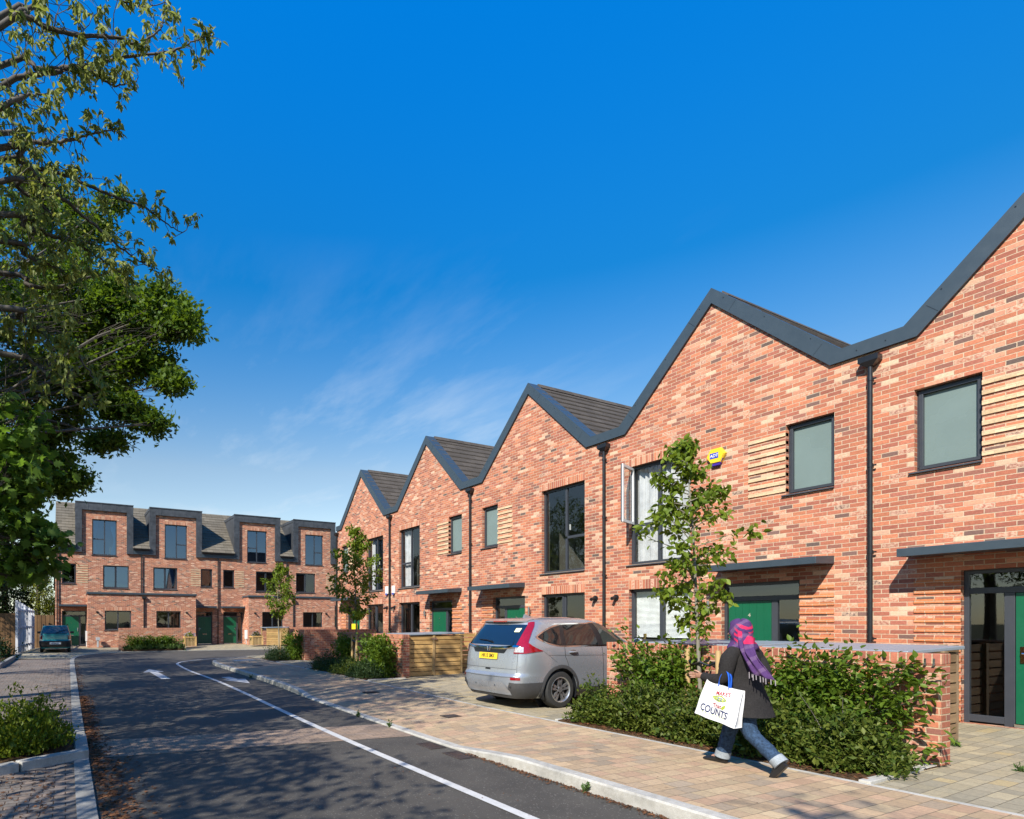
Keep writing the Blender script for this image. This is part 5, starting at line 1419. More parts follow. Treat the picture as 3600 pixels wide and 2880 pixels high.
def hatchback():
    t = thing('parked_car', 'small old teal hatchback parked in shade beside the pale fence', 'car', (-35.15, -.47, .10), PI)
    S = Shell(rear=[(.22, .06), (.35, .0), (.62, .0), (.64, .05), (.85, .06), (.98, .075), (1.2, .20), (1.38, .31), (1.42, .36), (1.445, .6), (1.455, 1.0)],
              front=[(.22, 3.30), (.35, 3.38), (.62, 3.38), (.75, 3.34), (.86, 3.1), (.93, 2.75), (.97, 2.62), (1.2, 2.4), (1.38, 2.2), (1.42, 2.14), (1.445, 1.9), (1.455, 1.5)],
              half=[(.22, .68), (.35, .735), (.62, .74), (.85, .735), (.98, .72), (1.2, .655), (1.38, .605), (1.42, .585), (1.445, .5), (1.455, .3)], xm=1.6, nr=9, nf=7)
    body = S.body(.22, 1.455, 36, 48).build('body', M['teal'], t)
    cs = []
    for x in (.62, 2.78):
        for sg in (-1, 1):
            c = MB(); c.tube([(x, sg * .5, .27), (x, sg * .9, .27)], .32, 32); co = c.build('cutter', M['black']); co.parent = t; cs.append(co)
    bpy.context.view_layer.update(); cut(body, cs); body.data.shade_smooth(); body.data.set_sharp_from_angle(angle=R(32))
    bp = MB(); G = []
    for z, o in ((.30, .01), (.36, .035), (.60, .035), (.625, .01)):
        G.append([S.pt(th, z, -1, o) for th in np.linspace(75, 0, 14)] + [S.pt(th, z, 1, o) for th in np.linspace(4, 75, 14)])
    bp.grid(G); bp.build('bumper', M['black'], t, smooth=40)
    gl = MB(); G = []; rub = MB()
    for v in np.linspace(0, 1, 6):
        z = 1.02 + .335 * v; hw = .60 - .085 * v; G.append([S.pt(S.th_y(abs(y), z), z, 1 if y > 0 else -1, .008) for y in np.linspace(-hw, hw, 13)])
    gl.grid(G); gl.build('rear_window', M['glass_car2'], t, smooth=60)
    G = []
    for v in np.linspace(0, 1, 6):
        z = .995 + .385 * v; hw = .632 - .09 * v; G.append([S.pt(S.th_y(abs(y), z), z, 1 if y > 0 else -1, .005) for y in np.linspace(-hw, hw, 13)])
    rub.grid(G); rub.build('window_rubber', M['black'], t, smooth=60)
    for sg in (-1, 1):
        l = MB(); S.patch([(S.th_y(.60, .70), .70), (S.th_y(.72, .70), .70)], [(S.th_y(.60, .90), .90), (S.th_y(.72, .90), .90)], sg, .012, l, 6, 3); l.build('tail_lamp', M['red_lens'], t)
        l = MB(); S.patch([(S.th_y(.60, .65), .65), (S.th_y(.72, .65), .65)], [(S.th_y(.60, .695), .695), (S.th_y(.72, .695), .695)], sg, .012, l, 6, 2); l.build('reversing_lamp', M['clear_lens'], t)
        w = MB(); S.patch([(S.th_x(.42, 1.0), 1.0), (S.th_x(2.5, 1.0), 1.0)], [(S.th_x(.60, 1.35), 1.35), (S.th_x(2.18, 1.35), 1.35)], sg, .008, w, 14, 4); w.build('side_window', M['glass_car2'], t, smooth=60)
        m = MB(); m.box(2.15, 2.25, sg * .70, sg * .90, .98, 1.10); m.build('door_mirror', M['black'], t, bevel=.02)
        for x in (.62, 2.78): wheel(t, x, sg * .645, sg, .27, .15, 6)
    ln = MB()
    for x in (.62, 2.78):
        for sg in (-1, 1):
            n = 20; ln.grid([[(x + math.cos(PI * i / n) * .318, sg * yy, .27 + math.sin(PI * i / n) * .318) for i in range(n + 1)] for yy in (.48, .72)])
            ln.face([(x + math.cos(2 * PI * i / n) * .317, sg * .5, .27 + math.sin(2 * PI * i / n) * .317) for i in range(n)])
    ln.build('wheel_arch', M['black'], t, merge=False)
    p = MB(); p.box(-.01, 0, -.26, .26, -.055, .055); po = p.build('number_plate', M['plate_w'], t, loc=(-.045, 0, .50))
    letters_on(po, 'plate_letters', 'AX 095 AL', .092, Matrix.Translation((-.012, 0, 0)) @ Matrix.Rotation(-PI / 2, 4, 'Z') @ Matrix.Rotation(PI / 2, 4, 'X'), M['ink'])
    wp = MB(); q = [S.pt(S.th_y(abs(y), z), z, 1 if y > 0 else -1, .03) for y, z in ((-.02, 1.03), (-.22, 1.10), (-.46, 1.17))]; wp.tube(q, [.018, .016, .012], 6); wp.build('rear_wiper', M['black'], t)
    rr = MB()
    for sg in (-1, 1):
        rr.box(.55, .70, sg * .52, sg * .60, 1.43, 1.50)
    rr.build('roof_bar_foot', M['black'], t, bevel=.01)
    return t
hatchback()
# ------------------------------------------------------------------ the walking woman
M['skin'] = flat_mat('skin', (.36, .19, .125), .5, 0, .06, 30, .02)
M['coat'] = cloth_mat('charcoal_wool', (.022, .020, .020), .95, .35, 90)
M['denim'] = cloth_mat('blue_denim', (.028, .055, .105), .85, .5, 45)
M['denim_pale'] = cloth_mat('turned_up_denim', (.27, .30, .33), .9, .15, 60)
M['shoe'] = flat_mat('black_leather', (.012, .012, .013), .35, 0, .1, 30, .05)
M['bag'] = cloth_mat('white_woven_bag', (.70, .70, .70), .6, .05, 25)
M['strap'] = cloth_mat('blue_webbing', (.02, .12, .62), .7, .1, 90)
def scarf_mat():
    m, nt = new_mat('purple_pink_check_scarf')
    tc = nt.nodes.new('ShaderNodeTexCoord'); mp = nt.nodes.new('ShaderNodeMapping'); mp.inputs['Rotation'].default_value = (R(25), R(35), R(20)); L(nt, tc.outputs['Object'], mp.inputs[0])
    sp = nt.nodes.new('ShaderNodeSeparateXYZ'); L(nt, mp.outputs[0], sp.inputs[0])
    so = nt.nodes.new('ShaderNodeSeparateXYZ'); L(nt, tc.outputs['Object'], so.inputs[0])
    w = math_n(nt, 'SINE', math_n(nt, 'MULTIPLY', sp.outputs[2], 150.0)); w2 = math_n(nt, 'SINE', math_n(nt, 'MULTIPLY', sp.outputs[0], 46.0))
    reg = math_n(nt, 'MULTIPLY', math_n(nt, 'GREATER_THAN', so.outputs[2], 1.36), math_n(nt, 'LESS_THAN', so.outputs[0], .045)); reg = math_n(nt, 'MULTIPLY', reg, math_n(nt, 'LESS_THAN', so.outputs[2], 1.57))
    a = math_n(nt, 'MULTIPLY', math_n(nt, 'GREATER_THAN', w, .1), reg); b = math_n(nt, 'GREATER_THAN', w2, .6)
    n1 = noise(nt, 60, 3)
    col = mixc(nt, a, (.070, .030, .115), (.52, .022, .085)); col = mixc(nt, math_n(nt, 'MULTIPLY', b, .55), col, (.15, .09, .18))
    col = mixc(nt, .5, col, ramp(nt, n1, [(.3, (.7,) * 3), (.7, (1.25,) * 3)]), 'MULTIPLY')
    finish(nt, col, .85, 0, n1, .3, .003, .2); return m
M['scarf'] = scarf_mat()

def skin_mesh(verts, edges, radii, name, mat, parent, sub=2, root=0):
    me = bpy.data.meshes.new(name); me.from_pydata(verts, edges, [])
    o = bpy.data.objects.new(name, me); COL.objects.link(o)
    md = o.modifiers.new('skin', 'SKIN'); md.use_smooth_shade = True
    for i, r in enumerate(radii):
        sv = me.skin_vertices[0].data[i]; sv.radius = (r, r) if not isinstance(r, tuple) else r; sv.use_root = (i == root)
    s = o.modifiers.new('sub', 'SUBSURF'); s.levels = sub; s.render_levels = sub
    bpy.context.view_layer.update()
    m2 = bpy.data.meshes.new_from_object(o.evaluated_get(bpy.context.evaluated_depsgraph_get()))
    o.modifiers.clear(); o.data = m2; m2.materials.clear(); m2.materials.append(mat); m2.shade_smooth()
    o.name = name; o.parent = parent; return o

pr = thing('person', 'woman in charcoal coat, jeans and purple check headscarf striding along the pavement', 'person', (-3.80, 6.50, .112), PI)
V = []; E = []; RR = []
def v(p, r, link=None):
    V.append(p); RR.append(r); i = len(V) - 1
    if link is not None: E.append((link, i))
    return i
pel = v((-.02, 0, .80), (.13, .15)); sp1 = v((0, 0, .98), (.12, .15), pel); sp2 = v((.02, 0, 1.14), (.12, .165), sp1); ch = v((.02, 0, 1.25), (.09, .13), sp2)
nk = v((.03, 0, 1.34), .048, ch); hd0 = v((.055, 0, 1.41), (.062, .058), nk); hd1 = v((.062, 0, 1.475), (.082, .068), hd0); hd2 = v((.055, 0, 1.525), (.06, .05), hd1)
def hand(w, d, up, side, link):
    """palm, four fingers of different lengths and a thumb leaving the side of the palm"""
    w = Vector(w); d = Vector(d).normalized(); up = Vector(up).normalized(); sd = d.cross(up).normalized() * side
    p1 = v(tuple(w + d * .045), (.022, .034), link); p2 = v(tuple(w + d * .08), (.016, .034), p1)
    for k, ln in enumerate((.062, .072, .067, .052)):
        o = up * (.027 - .018 * k); a = v(tuple(w + d * .095 + o), .0095, p2); b = v(tuple(w + d * (.095 + ln * .55) + o - sd * -.014), .0088, a); v(tuple(w + d * (.095 + ln * .85) + o + sd * .036), .0075, b)
    a = v(tuple(w + d * .035 + up * .030), .0115, p1); b = v(tuple(w + d * .068 + up * .052 + sd * .012), .010, a); v(tuple(w + d * .095 + up * .055 + sd * .02), .0085, b)
sl_ = v((.01, .17, 1.26), .06, ch); el = v((.05, .275, .985), .042, sl_); wl_ = v((.275, .27, .995), .028, el); hand((.285, .268, .997), (1, -.15, .05), (0, .15, 1), -1, wl_)
sr = v((.01, -.17, 1.26), .06, ch); er = v((-.07, -.25, 1.02), .042, sr); wr = v((.06, -.26, .82), .028, er); hand((.065, -.26, .81), (.35, 0, -1), (1, 0, .3), 1, wr)
# front (far) leg, rear (near) leg
h1 = v((0, -.085, .76), .085, pel); k1 = v((.19, -.085, .42), .058, h1); a1 = v((.285, -.085, .085), .038, k1); t1 = v((.42, -.09, .04), .032, a1)
h2 = v((-.04, .085, .76), .085, pel); k2 = v((-.10, .085, .43), .058, h2); a2 = v((-.40, .085, .165), .038, k2); t2 = v((-.35, .09, .05), .032, a2)
skin_mesh(V, E, RR, 'body', M['skin'], pr)
for sg in (-1, 1):
    fc_ = MB(); fc_.tube([(.138, sg * .03, 1.485), (.146, sg * .03, 1.485)], .011, 8); fc_.build('eye', M['black'], pr)
ns = MB(); ns.rings([[(.150, -.008, 1.49), (.150, .008, 1.49), (.15, .008, 1.485)], [(.150, -.018, 1.455), (.150, .018, 1.455), (.182, 0, 1.457)], [(.150, -.012, 1.448), (.150, .012, 1.448), (.158, 0, 1.448)]]); ns.build('nose', M['skin'], pr, smooth=60)
mo = MB(); mo.tube([(.148, -.022, 1.425), (.154, 0, 1.427), (.148, .022, 1.425)], .006, 6); mo.build('mouth', flat_mat('lips', (.30, .10, .09), .5), pr)

def ell_rings(spec, n=28, wob=.0, seed=0):
    out = []; rr = random.Random(seed); ph = [rr.uniform(0, 6.28) for _ in range(6)]
    for (z, cx, cy, rx, ry) in spec:
        ring = []
        for i in range(n):
            a = 2 * PI * i / n; k = 1 + wob * (math.sin(3 * a + ph[0] + z * 9) * .6 + math.sin(7 * a + ph[1] - z * 14) * .4)
            ring.append((cx + rx * k * math.cos(a), cy + ry * k * math.sin(a), z))
        out.append(ring)
    return out
def interp_spec(spec, m):
    P = catmull(spec, m); return P
ct = MB(); ct.rings(ell_rings(interp_spec([(1.375, .03, 0, .062, .072), (1.335, .02, 0, .085, .12), (1.285, .015, 0, .12, .195), (1.20, .035, 0, .165, .225), (1.10, .05, 0, .185, .22), (.97, .03, 0, .175, .21), (.85, 0, 0, .185, .22), (.72, -.03, 0, .21, .235), (.60, -.055, .01, .235, .25)], 4), 36, .025, 3), cap=True)
# sleeves
def limb(mb, P, rad, n=16, wob=.05, seed=1):
    C = catmull([tuple(p) for p in P], 6); rs = catmull([(r, 0) for r in rad], 6); rr = random.Random(seed)
    mb.tube(C, [r[0] * (1 + rr.uniform(-wob, wob)) for r in rs], n)
limb(ct, [(.01, .15, 1.275), (.02, .235, 1.20), (.05, .278, 1.00), (.17, .275, .975), (.285, .268, .997)], [.075, .078, .068, .056, .043], 18, .05, 4)
limb(ct, [(.01, -.15, 1.275), (.0, -.225, 1.20), (-.07, -.255, 1.02), (0, -.262, .90), (.06, -.26, .82)], [.075, .078, .066, .052, .042], 18, .05, 5)
ct.build('coat', M['coat'], pr, smooth=70, merge=False)
jn = MB()
limb(jn, [(0, -.085, .84), (.085, -.087, .62), (.195, -.085, .42), (.245, -.085, .25), (.285, -.085, .10)], [.115, .10, .078, .072, .070], 20, .06, 7)
limb(jn, [(-.02, .085, .84), (-.06, .087, .64), (-.115, .085, .43), (-.26, .085, .295), (-.385, .086, .185)], [.115, .10, .078, .072, .070], 20, .06, 8)
jn.build('jeans', M['denim'], pr, smooth=70, merge=False)
for P_, q_ in (((.275, -.085, .145), (.292, -.085, .075)), ((-.362, .086, .205), (-.42, .086, .155))):
    cf = MB(); cf.tube([P_, q_], [.077, .079], 18); cf.build('turn_up', M['denim_pale'], pr, smooth=50)
def shoe(mtx, nm):
    s = MB(); R_ = []
    for (x, w, h0, h1) in ((-.075, .018, .0, .055), (-.07, .034, 0, .085), (-.03, .038, 0, .105), (.03, .036, 0, .095), (.08, .041, 0, .07), (.13, .044, 0, .055), (.175, .036, .003, .042), (.198, .014, .01, .028)):
        R_.append([(x, w * math.cos(a), h0 + (h1 - h0) * (.5 + .5 * math.sin(a)) if math.sin(a) > -.5 else h0) for a in np.linspace(0, 2 * PI, 17)[:-1]])
    s.rings(R_); q = MB(); q.add(s, mtx); q.build(nm, M['shoe'], pr, smooth=50)
shoe(Matrix.Translation((.315, -.087, 0)), 'shoe')
shoe(Matrix.Translation((-.405, .087, .145)) @ Matrix.Rotation(R(52), 4, 'Y') @ Matrix.Translation((.02, 0, -.055)), 'shoe')
# headscarf: hood, wrap and trailing end with fringe
sc_ = MB(); rings = []
for (z, cx, rx, ry) in catmull([(1.612, .035, .012, .010), (1.605, .035, .055, .045), (1.575, .038, .092, .078), (1.53, .040, .110, .096), (1.48, .038, .112, .100), (1.43, .032, .106, .096), (1.385, .022, .100, .096), (1.345, .015, .118, .125), (1.305, .015, .135, .165), (1.285, .015, .128, .160)], 3):
    ring = []
    for i in range(32):
        a = 2 * PI * i / 32; fr_ = math.cos(a)
        k = 1 + .03 * math.sin(5 * a + z * 40) + .02 * math.sin(9 * a - z * 60)
        x = cx + rx * k * fr_; y = ry * k * math.sin(a)
        if 1.40 < z < 1.56 and fr_ > .62: x = cx + rx * .62
        ring.append((x, y, z + .014 * math.sin(2 * a + 1)))
    rings.append(ring)
sc_.rings(rings, cap=True)
G = []
for j in range(14):
    u = j / 13; z = 1.50 - .46 * u; row = []
    for i in range(13):
        w = i / 12 - .5
        x = -.05 - .24 * u ** 1.1 + w * (.15 + .10 * u); y = .075 + .165 * min(1, u * 2.0) ** .8 + .018 * math.sin(w * 14 + u * 5) - .10 * abs(w) * (1 - .3 * u)
        row.append((x, y, z + .16 * w * (1 - u * .6)))
    G.append(row)
sc_.grid(G)
hs_ = sc_.build('headscarf', M['scarf'], pr, smooth=80, merge=False)
sm = hs_.modifiers.new('thick', 'SOLIDIFY'); sm.thickness = .006
fg = MB()
for i in range(9):
    w = i / 8 - .5; x = -.29 + w * .25; y = .24 + .018 * math.sin(w * 14 + 5) - .07 * abs(w); zz = 1.04 + .064 * w
    fg.tube([(x, y, zz), (x - .005, y + .004, zz - .055 + .012 * math.sin(i * 3))], .0045, 5)
fg.build('fringe', cloth_mat('pale_fringe', (.28, .25, .27)), pr)

# ------------------------------------------------------------------ tote bag hanging from her forearm
bg = thing('tote_bag', 'large white shopping bag with coloured lettering hanging from the woman\'s arm', 'bag', (-3.80, 6.19, 1.085), PI); bg.scale = (.92, .92, .92)
def bagpt(u, vv, side):
    """u 0..1 across, vv 0 top..1 bottom, side -1 near the body, +1 outward"""
    wtop, wbot = .43, .49; w = wtop + (wbot - wtop) * vv
    th = .03 + .105 * vv ** .8
    bulge = .022 * math.sin(PI * u) * math.sin(PI * min(1, vv * 1.1)) + .010 * math.sin(u * 11 + vv * 7) * vv
    x = (u - .5) * w; z = -.05 - .43 * vv - .018 * math.sin(PI * u) * (1 - vv)
    return Vector((x, side * (th * .5 + bulge), z))
rot = Matrix.Rotation(R(-13), 4, 'Y')
mb = MB(); n, m_ = 18, 16
for side in (-1, 1): mb.grid([[rot @ bagpt(i / n, j / m_, side) for i in range(n + 1)] for j in range(m_ + 1)])
for u in (0, 1): mb.grid([[rot @ (bagpt(u, j / m_, -1) * (1 - k) + bagpt(u, j / m_, 1) * k + Vector(((-.02 if u else .02) * math.sin(PI * k), 0, 0))) for k in (0, .33, .66, 1)] for j in range(m_ + 1)])
mb.grid([[rot @ (bagpt(i / n, 1, -1) * (1 - k) + bagpt(i / n, 1, 1) * k) for k in (0, .5, 1)] for i in range(n + 1)])
mb.build('bag_body', M['bag'], bg, smooth=45)
hn = MB()
for side in (-1, 1):
    P = [rot @ (bagpt(.36, 0, side) + Vector((0, 0, -.02))), Vector((-.04, side * .022, .05)), Vector((.0, .0, .105)), Vector((.045, side * .022, .05)), rot @ (bagpt(.64, 0, side) + Vector((0, 0, -.02)))]
    C = catmull([tuple(p) for p in P], 8); hn.grid([[Vector(p) + Vector((0, -.017, 0)), Vector(p) + Vector((0, .017, 0))] for p in C]); 
ho = hn.build('handle', M['strap'], bg, smooth=80, merge=False); sm = ho.modifiers.new('thick', 'SOLIDIFY'); sm.thickness = .004
def on_bag(name, s, size, u, vv, ang, col, sx=.8):
    p = rot @ bagpt(u, vv, 1)
    t2 = text_mb(s, size, .0006); mb = MB()
    # letters face outwards (local +y), reading left to right seen from there
    mt = Matrix.Translation(p + Vector((0, .004, 0))) @ rot @ Matrix.Rotation(R(ang), 4, 'Y') @ Matrix(((-1, 0, 0, 0), (0, 0, 1, 0), (0, 1, 0, 0), (0, 0, 0, 1))) @ Matrix.Diagonal((sx, 1, 1, 1))
    q = MB()
    for pt in t2.v: pass
    q.add(t2, mt)
    # wrap to the bulging face
    inv = rot.inverted(); nv = []
    for pt in q.v:
        l = inv @ Vector(pt); vv2 = min(1, max(0, (-l.z - .05) / .43)); w = .43 + .06 * vv2; u2 = min(1, max(0, l.x / w + .5)); b = bagpt(u2, vv2, 1)
        l.y = b.y + .002; nv.append(tuple(rot @ l))
    q.v = nv; q.build(name, flat_mat(name + '_ink', col, .6, 0, .02), bg, merge=False)
on_bag('lettering', "MAKE'S", .062, .44, .20, 8, (.62, .03, .05))
on_bag('lettering', 'That', .070, .50, .57, 8, (.60, .04, .06))
on_bag('lettering', 'COUNTS', .115, .55, .75, -2, (.015, .04, .20), .70)
def blob(name, pts, col):
    q = MB(); nv = []
    for (u, vv) in pts: nv.append(tuple(rot @ (bagpt(u, vv, 1) + Vector((0, .0025 if name != 'pea' else .004, 0)))))
    c = np.mean(np.array(nv), axis=0)
    for i in range(len(nv)): q.face([tuple(c), nv[i], nv[(i + 1) % len(nv)]])
    q.build(name, flat_mat(name + '_ink', col, .6, 0, .05), bg, merge=False)
el_ = lambda cu, cv, ru, rv, n=16: [(cu + ru * math.cos(2 * PI * i / n), cv + rv * math.sin(2 * PI * i / n)) for i in range(n)]
blob('pod', [(.30, .36), (.36, .31), (.46, .26), (.58, .29), (.66, .34), (.68, .36), (.62, .41), (.50, .44), (.38, .42)], (.30, .36, .03))
blob('pod_inside', [(.34, .365), (.42, .325), (.54, .325), (.63, .36), (.55, .41), (.42, .405)], (.02, .06, .20))
for cu in (.40, .475, .55, .61): blob('pea', el_(cu, .366, .028, .034), (.42, .48, .12))
blob('leaf_mark', [(.30, .47), (.36, .52), (.40, .60), (.34, .63), (.30, .56)], (.30, .36, .03))
for k in range(7): blob('dot', el_(.30 + .085 * k, .85 + .0 * k, .012, .015, 8), (.30, .40, .03))
# ------------------------------------------------------------------ foliage
DIA = (np.array([(0, 0, 0), (.45, .5, .07), (1, 0, -.06), (.45, -.5, .07)], float), np.array([(0, 2, 1), (0, 3, 2)]))
LONG = (np.array([(0, 0, 0), (.30, .5, .06), (.62, .42, .03), (1, 0, -.14), (.62, -.42, .03), (.30, -.5, .06)], float), np.array([(0, 2, 1), (0, 3, 2), (0, 4, 3), (0, 5, 4)]))
def _lobe(pts): 
    P = np.array([(0.05, 0, 0)] + pts, float); n = len(pts); T = [(0, i + 1, (i + 1) % n + 1) for i in range(n)]
    P[0] = (.42, 0, 0); return (P, np.array(T))
OAK = _lobe([(0, .02, 0), (.22, .20, .02), (.30, .12, 0), (.45, .36, .03), (.52, .18, 0), (.70, .40, .03), (.76, .18, 0), (1, .08, -.05), (1, -.08, -.05), (.76, -.18, 0), (.70, -.40, .03), (.52, -.18, 0), (.45, -.36, .03), (.30, -.12, 0), (.22, -.20, .02), (0, -.02, 0)])
MAPLE = _lobe([(0, .03, 0), (.10, .34, .0), (.28, .26, .02), (.42, .62, -.03), (.52, .26, .02), (.78, .36, .0), (.74, .16, .01), (1, 0, -.08), (.74, -.16, .01), (.78, -.36, .0), (.52, -.26, .02), (.42, -.62, -.03), (.28, -.26, .02), (.10, -.34, .0), (0, -.03, 0)])
def unit(a): return a / np.maximum(np.linalg.norm(a, axis=-1, keepdims=True), 1e-9)
def leaves(name, P, D, size, mat, parent=None, tmpl=DIA, wid=.55, up=(0, 0, 1), upj=.8, loc=None):
    """P positions, D leaf axes, size lengths; blades turn mostly towards 'up' with jitter."""
    n = len(P)
    if loc is not None: P = P - np.array(loc)
    a = unit(D); nn = unit(np.array(up)[None, :] + rng.normal(0, upj, (n, 3))); w = unit(np.cross(nn, a)); nn = np.cross(a, w)
    T, F = tmpl; k = len(T)
    ln = size[:, None, None]
    v = P[:, None, :] + ln * (T[None, :, 0, None] * a[:, None, :] + wid * T[None, :, 1, None] * w[:, None, :] + T[None, :, 2, None] * nn[:, None, :])
    f = (np.arange(n)[:, None, None] * k + F[None]).reshape(-1, 3)
    return np_mesh(name, v.reshape(-1, 3), f, mat, parent)
def ball(n, c, r, shell=.0):
    d = unit(rng.normal(0, 1, (n, 3))); q = rng.uniform(shell, 1, (n, 1)) ** (1 / 3 if shell == 0 else .6)
    return np.array(c) + d * q * np.array(r)
def rndir(n, bias=(0, 0, 0), s=1.0): return unit(rng.normal(0, s, (n, 3)) + np.array(bias))

def wiggle(p, q, n=6, amp=.06, sag=0.0):
    p, q = np.array(p, float), np.array(q, float); Ln = np.linalg.norm(q - p); out = []
    j1, j2 = rng.normal(0, amp * Ln, 3), rng.normal(0, amp * Ln, 3)
    for i in range(n + 1):
        u = i / n; out.append(p + (q - p) * u + j1 * math.sin(PI * u) + j2 * math.sin(2 * PI * u) * .5 + np.array((0, 0, sag * Ln * math.sin(PI * u))))
    return out
def local(path, o): return [tuple(np.array(p) - o) for p in path]

def tree(name, label, base, trunk_top, r0, blobs, leaf, lsize, per, lmat, bark='bark', tmpl=DIA, wid=.55, spread=.34, bias=(0, 0, -.25), group=None, limbs=True, cat='tree', twigs=True, seglimb=7, upj=.8):
    """blobs: (centre, radii, clusters). Limbs run from the trunk to each blob, twigs to each leaf cluster."""
    t = thing(name, label, cat, base, 0, group); o = np.array(base, float)
    tk = MB(); path = wiggle(base, trunk_top, 8, .02); n = len(path)
    tk.tube(local(path, o), [r0 * (1.25 if i == 0 else 1 - .5 * i / n) for i in range(n)], 12)
    br = MB(); PP, DD = [], []
    for (c, r, nc) in blobs:
        c = np.array(c, float); r = np.array(r if hasattr(r, '__len__') else (r, r, r), float)
        st = path[-1 - int(rng.integers(0, max(1, n // 3)))]
        lp = wiggle(st, c, seglimb, .06, .06)
        rl = r0 * (.42 if len(blobs) < 8 else .11)
        if limbs: tk.tube(local(lp, o), [max(.012, rl * (1 - .75 * i / len(lp))) for i in range(len(lp))], 8)
        cl = ball(nc, c, r, .35)
        for q in cl:
            src = lp[int(rng.integers(len(lp) // 2, len(lp)))]
            if twigs:
                tp = wiggle(src, q, 3, .08); br.tube(local(tp, o), [max(.004, rl * .14), .005, .004, .002], 4, cap=False)
            m = max(3, int(per * rng.uniform(.5, 1.4)))
            d = unit(q - c + rng.normal(0, .3, 3) * r) 
            PP.append(q + rng.normal(0, spread, (m, 3)) * np.array((1, 1, .7)))
            DD.append(unit(rng.normal(0, .8, (m, 3)) + d * .5 + np.array(bias)))
    tk.build('trunk', M[bark], t, smooth=60, merge=False)
    if br.v: br.build('twigs', M[bark], t, merge=False)
    P = np.concatenate(PP); D = np.concatenate(DD)
    leaves('crown', P, D, lsize * rng.uniform(.7, 1.25, len(P)), M[lmat], t, tmpl, wid, loc=base, upj=upj)
    return t

# camera-ray helper used only to place crowns where their depth and size are known (X right along row, Y towards houses)
FW = np.array((-.8887, .4585, 0)); RT = np.array((.4585, .8887, 0))
def at(u, vpx, depth):
    return np.array((0, 0, 1.7)) + depth * FW + (u - 1300) / 2074 * depth * RT + np.array((0, 0, (2188 - vpx) / 2074 * depth))

# ---- street trees on stakes
def street_tree(label, s, y, z, H, w, crown0, seed, dens=1.0, lean=0.0, lush=1.6):
    global rng
    keep = rng; rng = np.random.default_rng(seed)
    base = (-s, y, z); t = thing('street_tree', label, 'tree', base, 0, 'young staked street trees')
    o = np.array(base); tk = MB(); top = np.array((-s + lean, y, z + H))
    path = wiggle(base, top, 10, .008); tk.tube(local(path, o), [.034 - .028 * i / 10 for i in range(11)], 10); PP, DD = [], []
    nb = int(40 * dens)
    for k in range(nb):
        u = crown0 + (1 - crown0) * (k + rng.uniform(0, 1)) / nb; p = np.array(path[min(10, int(u * 10))]); p = np.array(path[0]) + (np.array(path[-1]) - np.array(path[0])) * u
        prof = math.sin(PI * min(1, max(0.0, (u - crown0) / (1 - crown0)) ** .62)) ** .8 * .95 + .07
        a = rng.uniform(0, 2 * PI); Lb = w * prof * rng.uniform(.45, 1.12)
        q = p + np.array((math.cos(a) * Lb, math.sin(a) * Lb, Lb * rng.uniform(.25, .9)))
        bp = wiggle(p, q, 5, .05); tk.tube(local(bp, o), [.011, .009, .007, .005, .004, .003], 5, cap=False)
        for j in range(1, 6):
            m = int(rng.integers(4, 10) * (1.35 if j > 3 else .6) * lush); c = bp[j]
            PP.append(c + rng.normal(0, .055, (m, 3))); DD.append(unit(rng.normal(0, .7, (m, 3)) + np.array((0, 0, -.75)) + (q - p) * .6))
    tk.build('trunk', M['bark_grey'], t, smooth=60, merge=False)
    P = np.concatenate(PP); D = np.concatenate(DD)
    leaves('crown', P, D, rng.uniform(.075, .125, len(P)), M['leaf_street'], t, LONG, .58, loc=base)
    for dx, dy in ((.28, -.06), (-.26, .04)):
        sk = MB(); sk.tube([(dx, dy, -.1), (dx * .98, dy, 1.17)], .038, 10); sk.build('stake', M['wood_z'], t, smooth=50)
    ti = MB(); ti.tube([(.29, -.06, 1.02), (.12, -.02, .95), (0, -.04, .99), (-.14, .02, .95), (-.27, .04, 1.02)], [.02] * 5, 6); ti.build('tie', M['black'], t)
    rng = keep; return t
street_tree('young staked street tree with light green leaves in front of the white lace window', 5.40, 8.22, .13, 4.25, .72, .33, 11, 1.25, -.27)
street_tree('young staked street tree in shadow in front of the far gabled houses', 16.85, 8.15, .13, 4.5, .84, .36, 12, 1.4, 0, 1.9)
street_tree('young staked street tree farthest away, before the terrace bays', 23.9, 8.05, .13, 3.95, .66, .44, 13, 1.3, 0, 1.7)

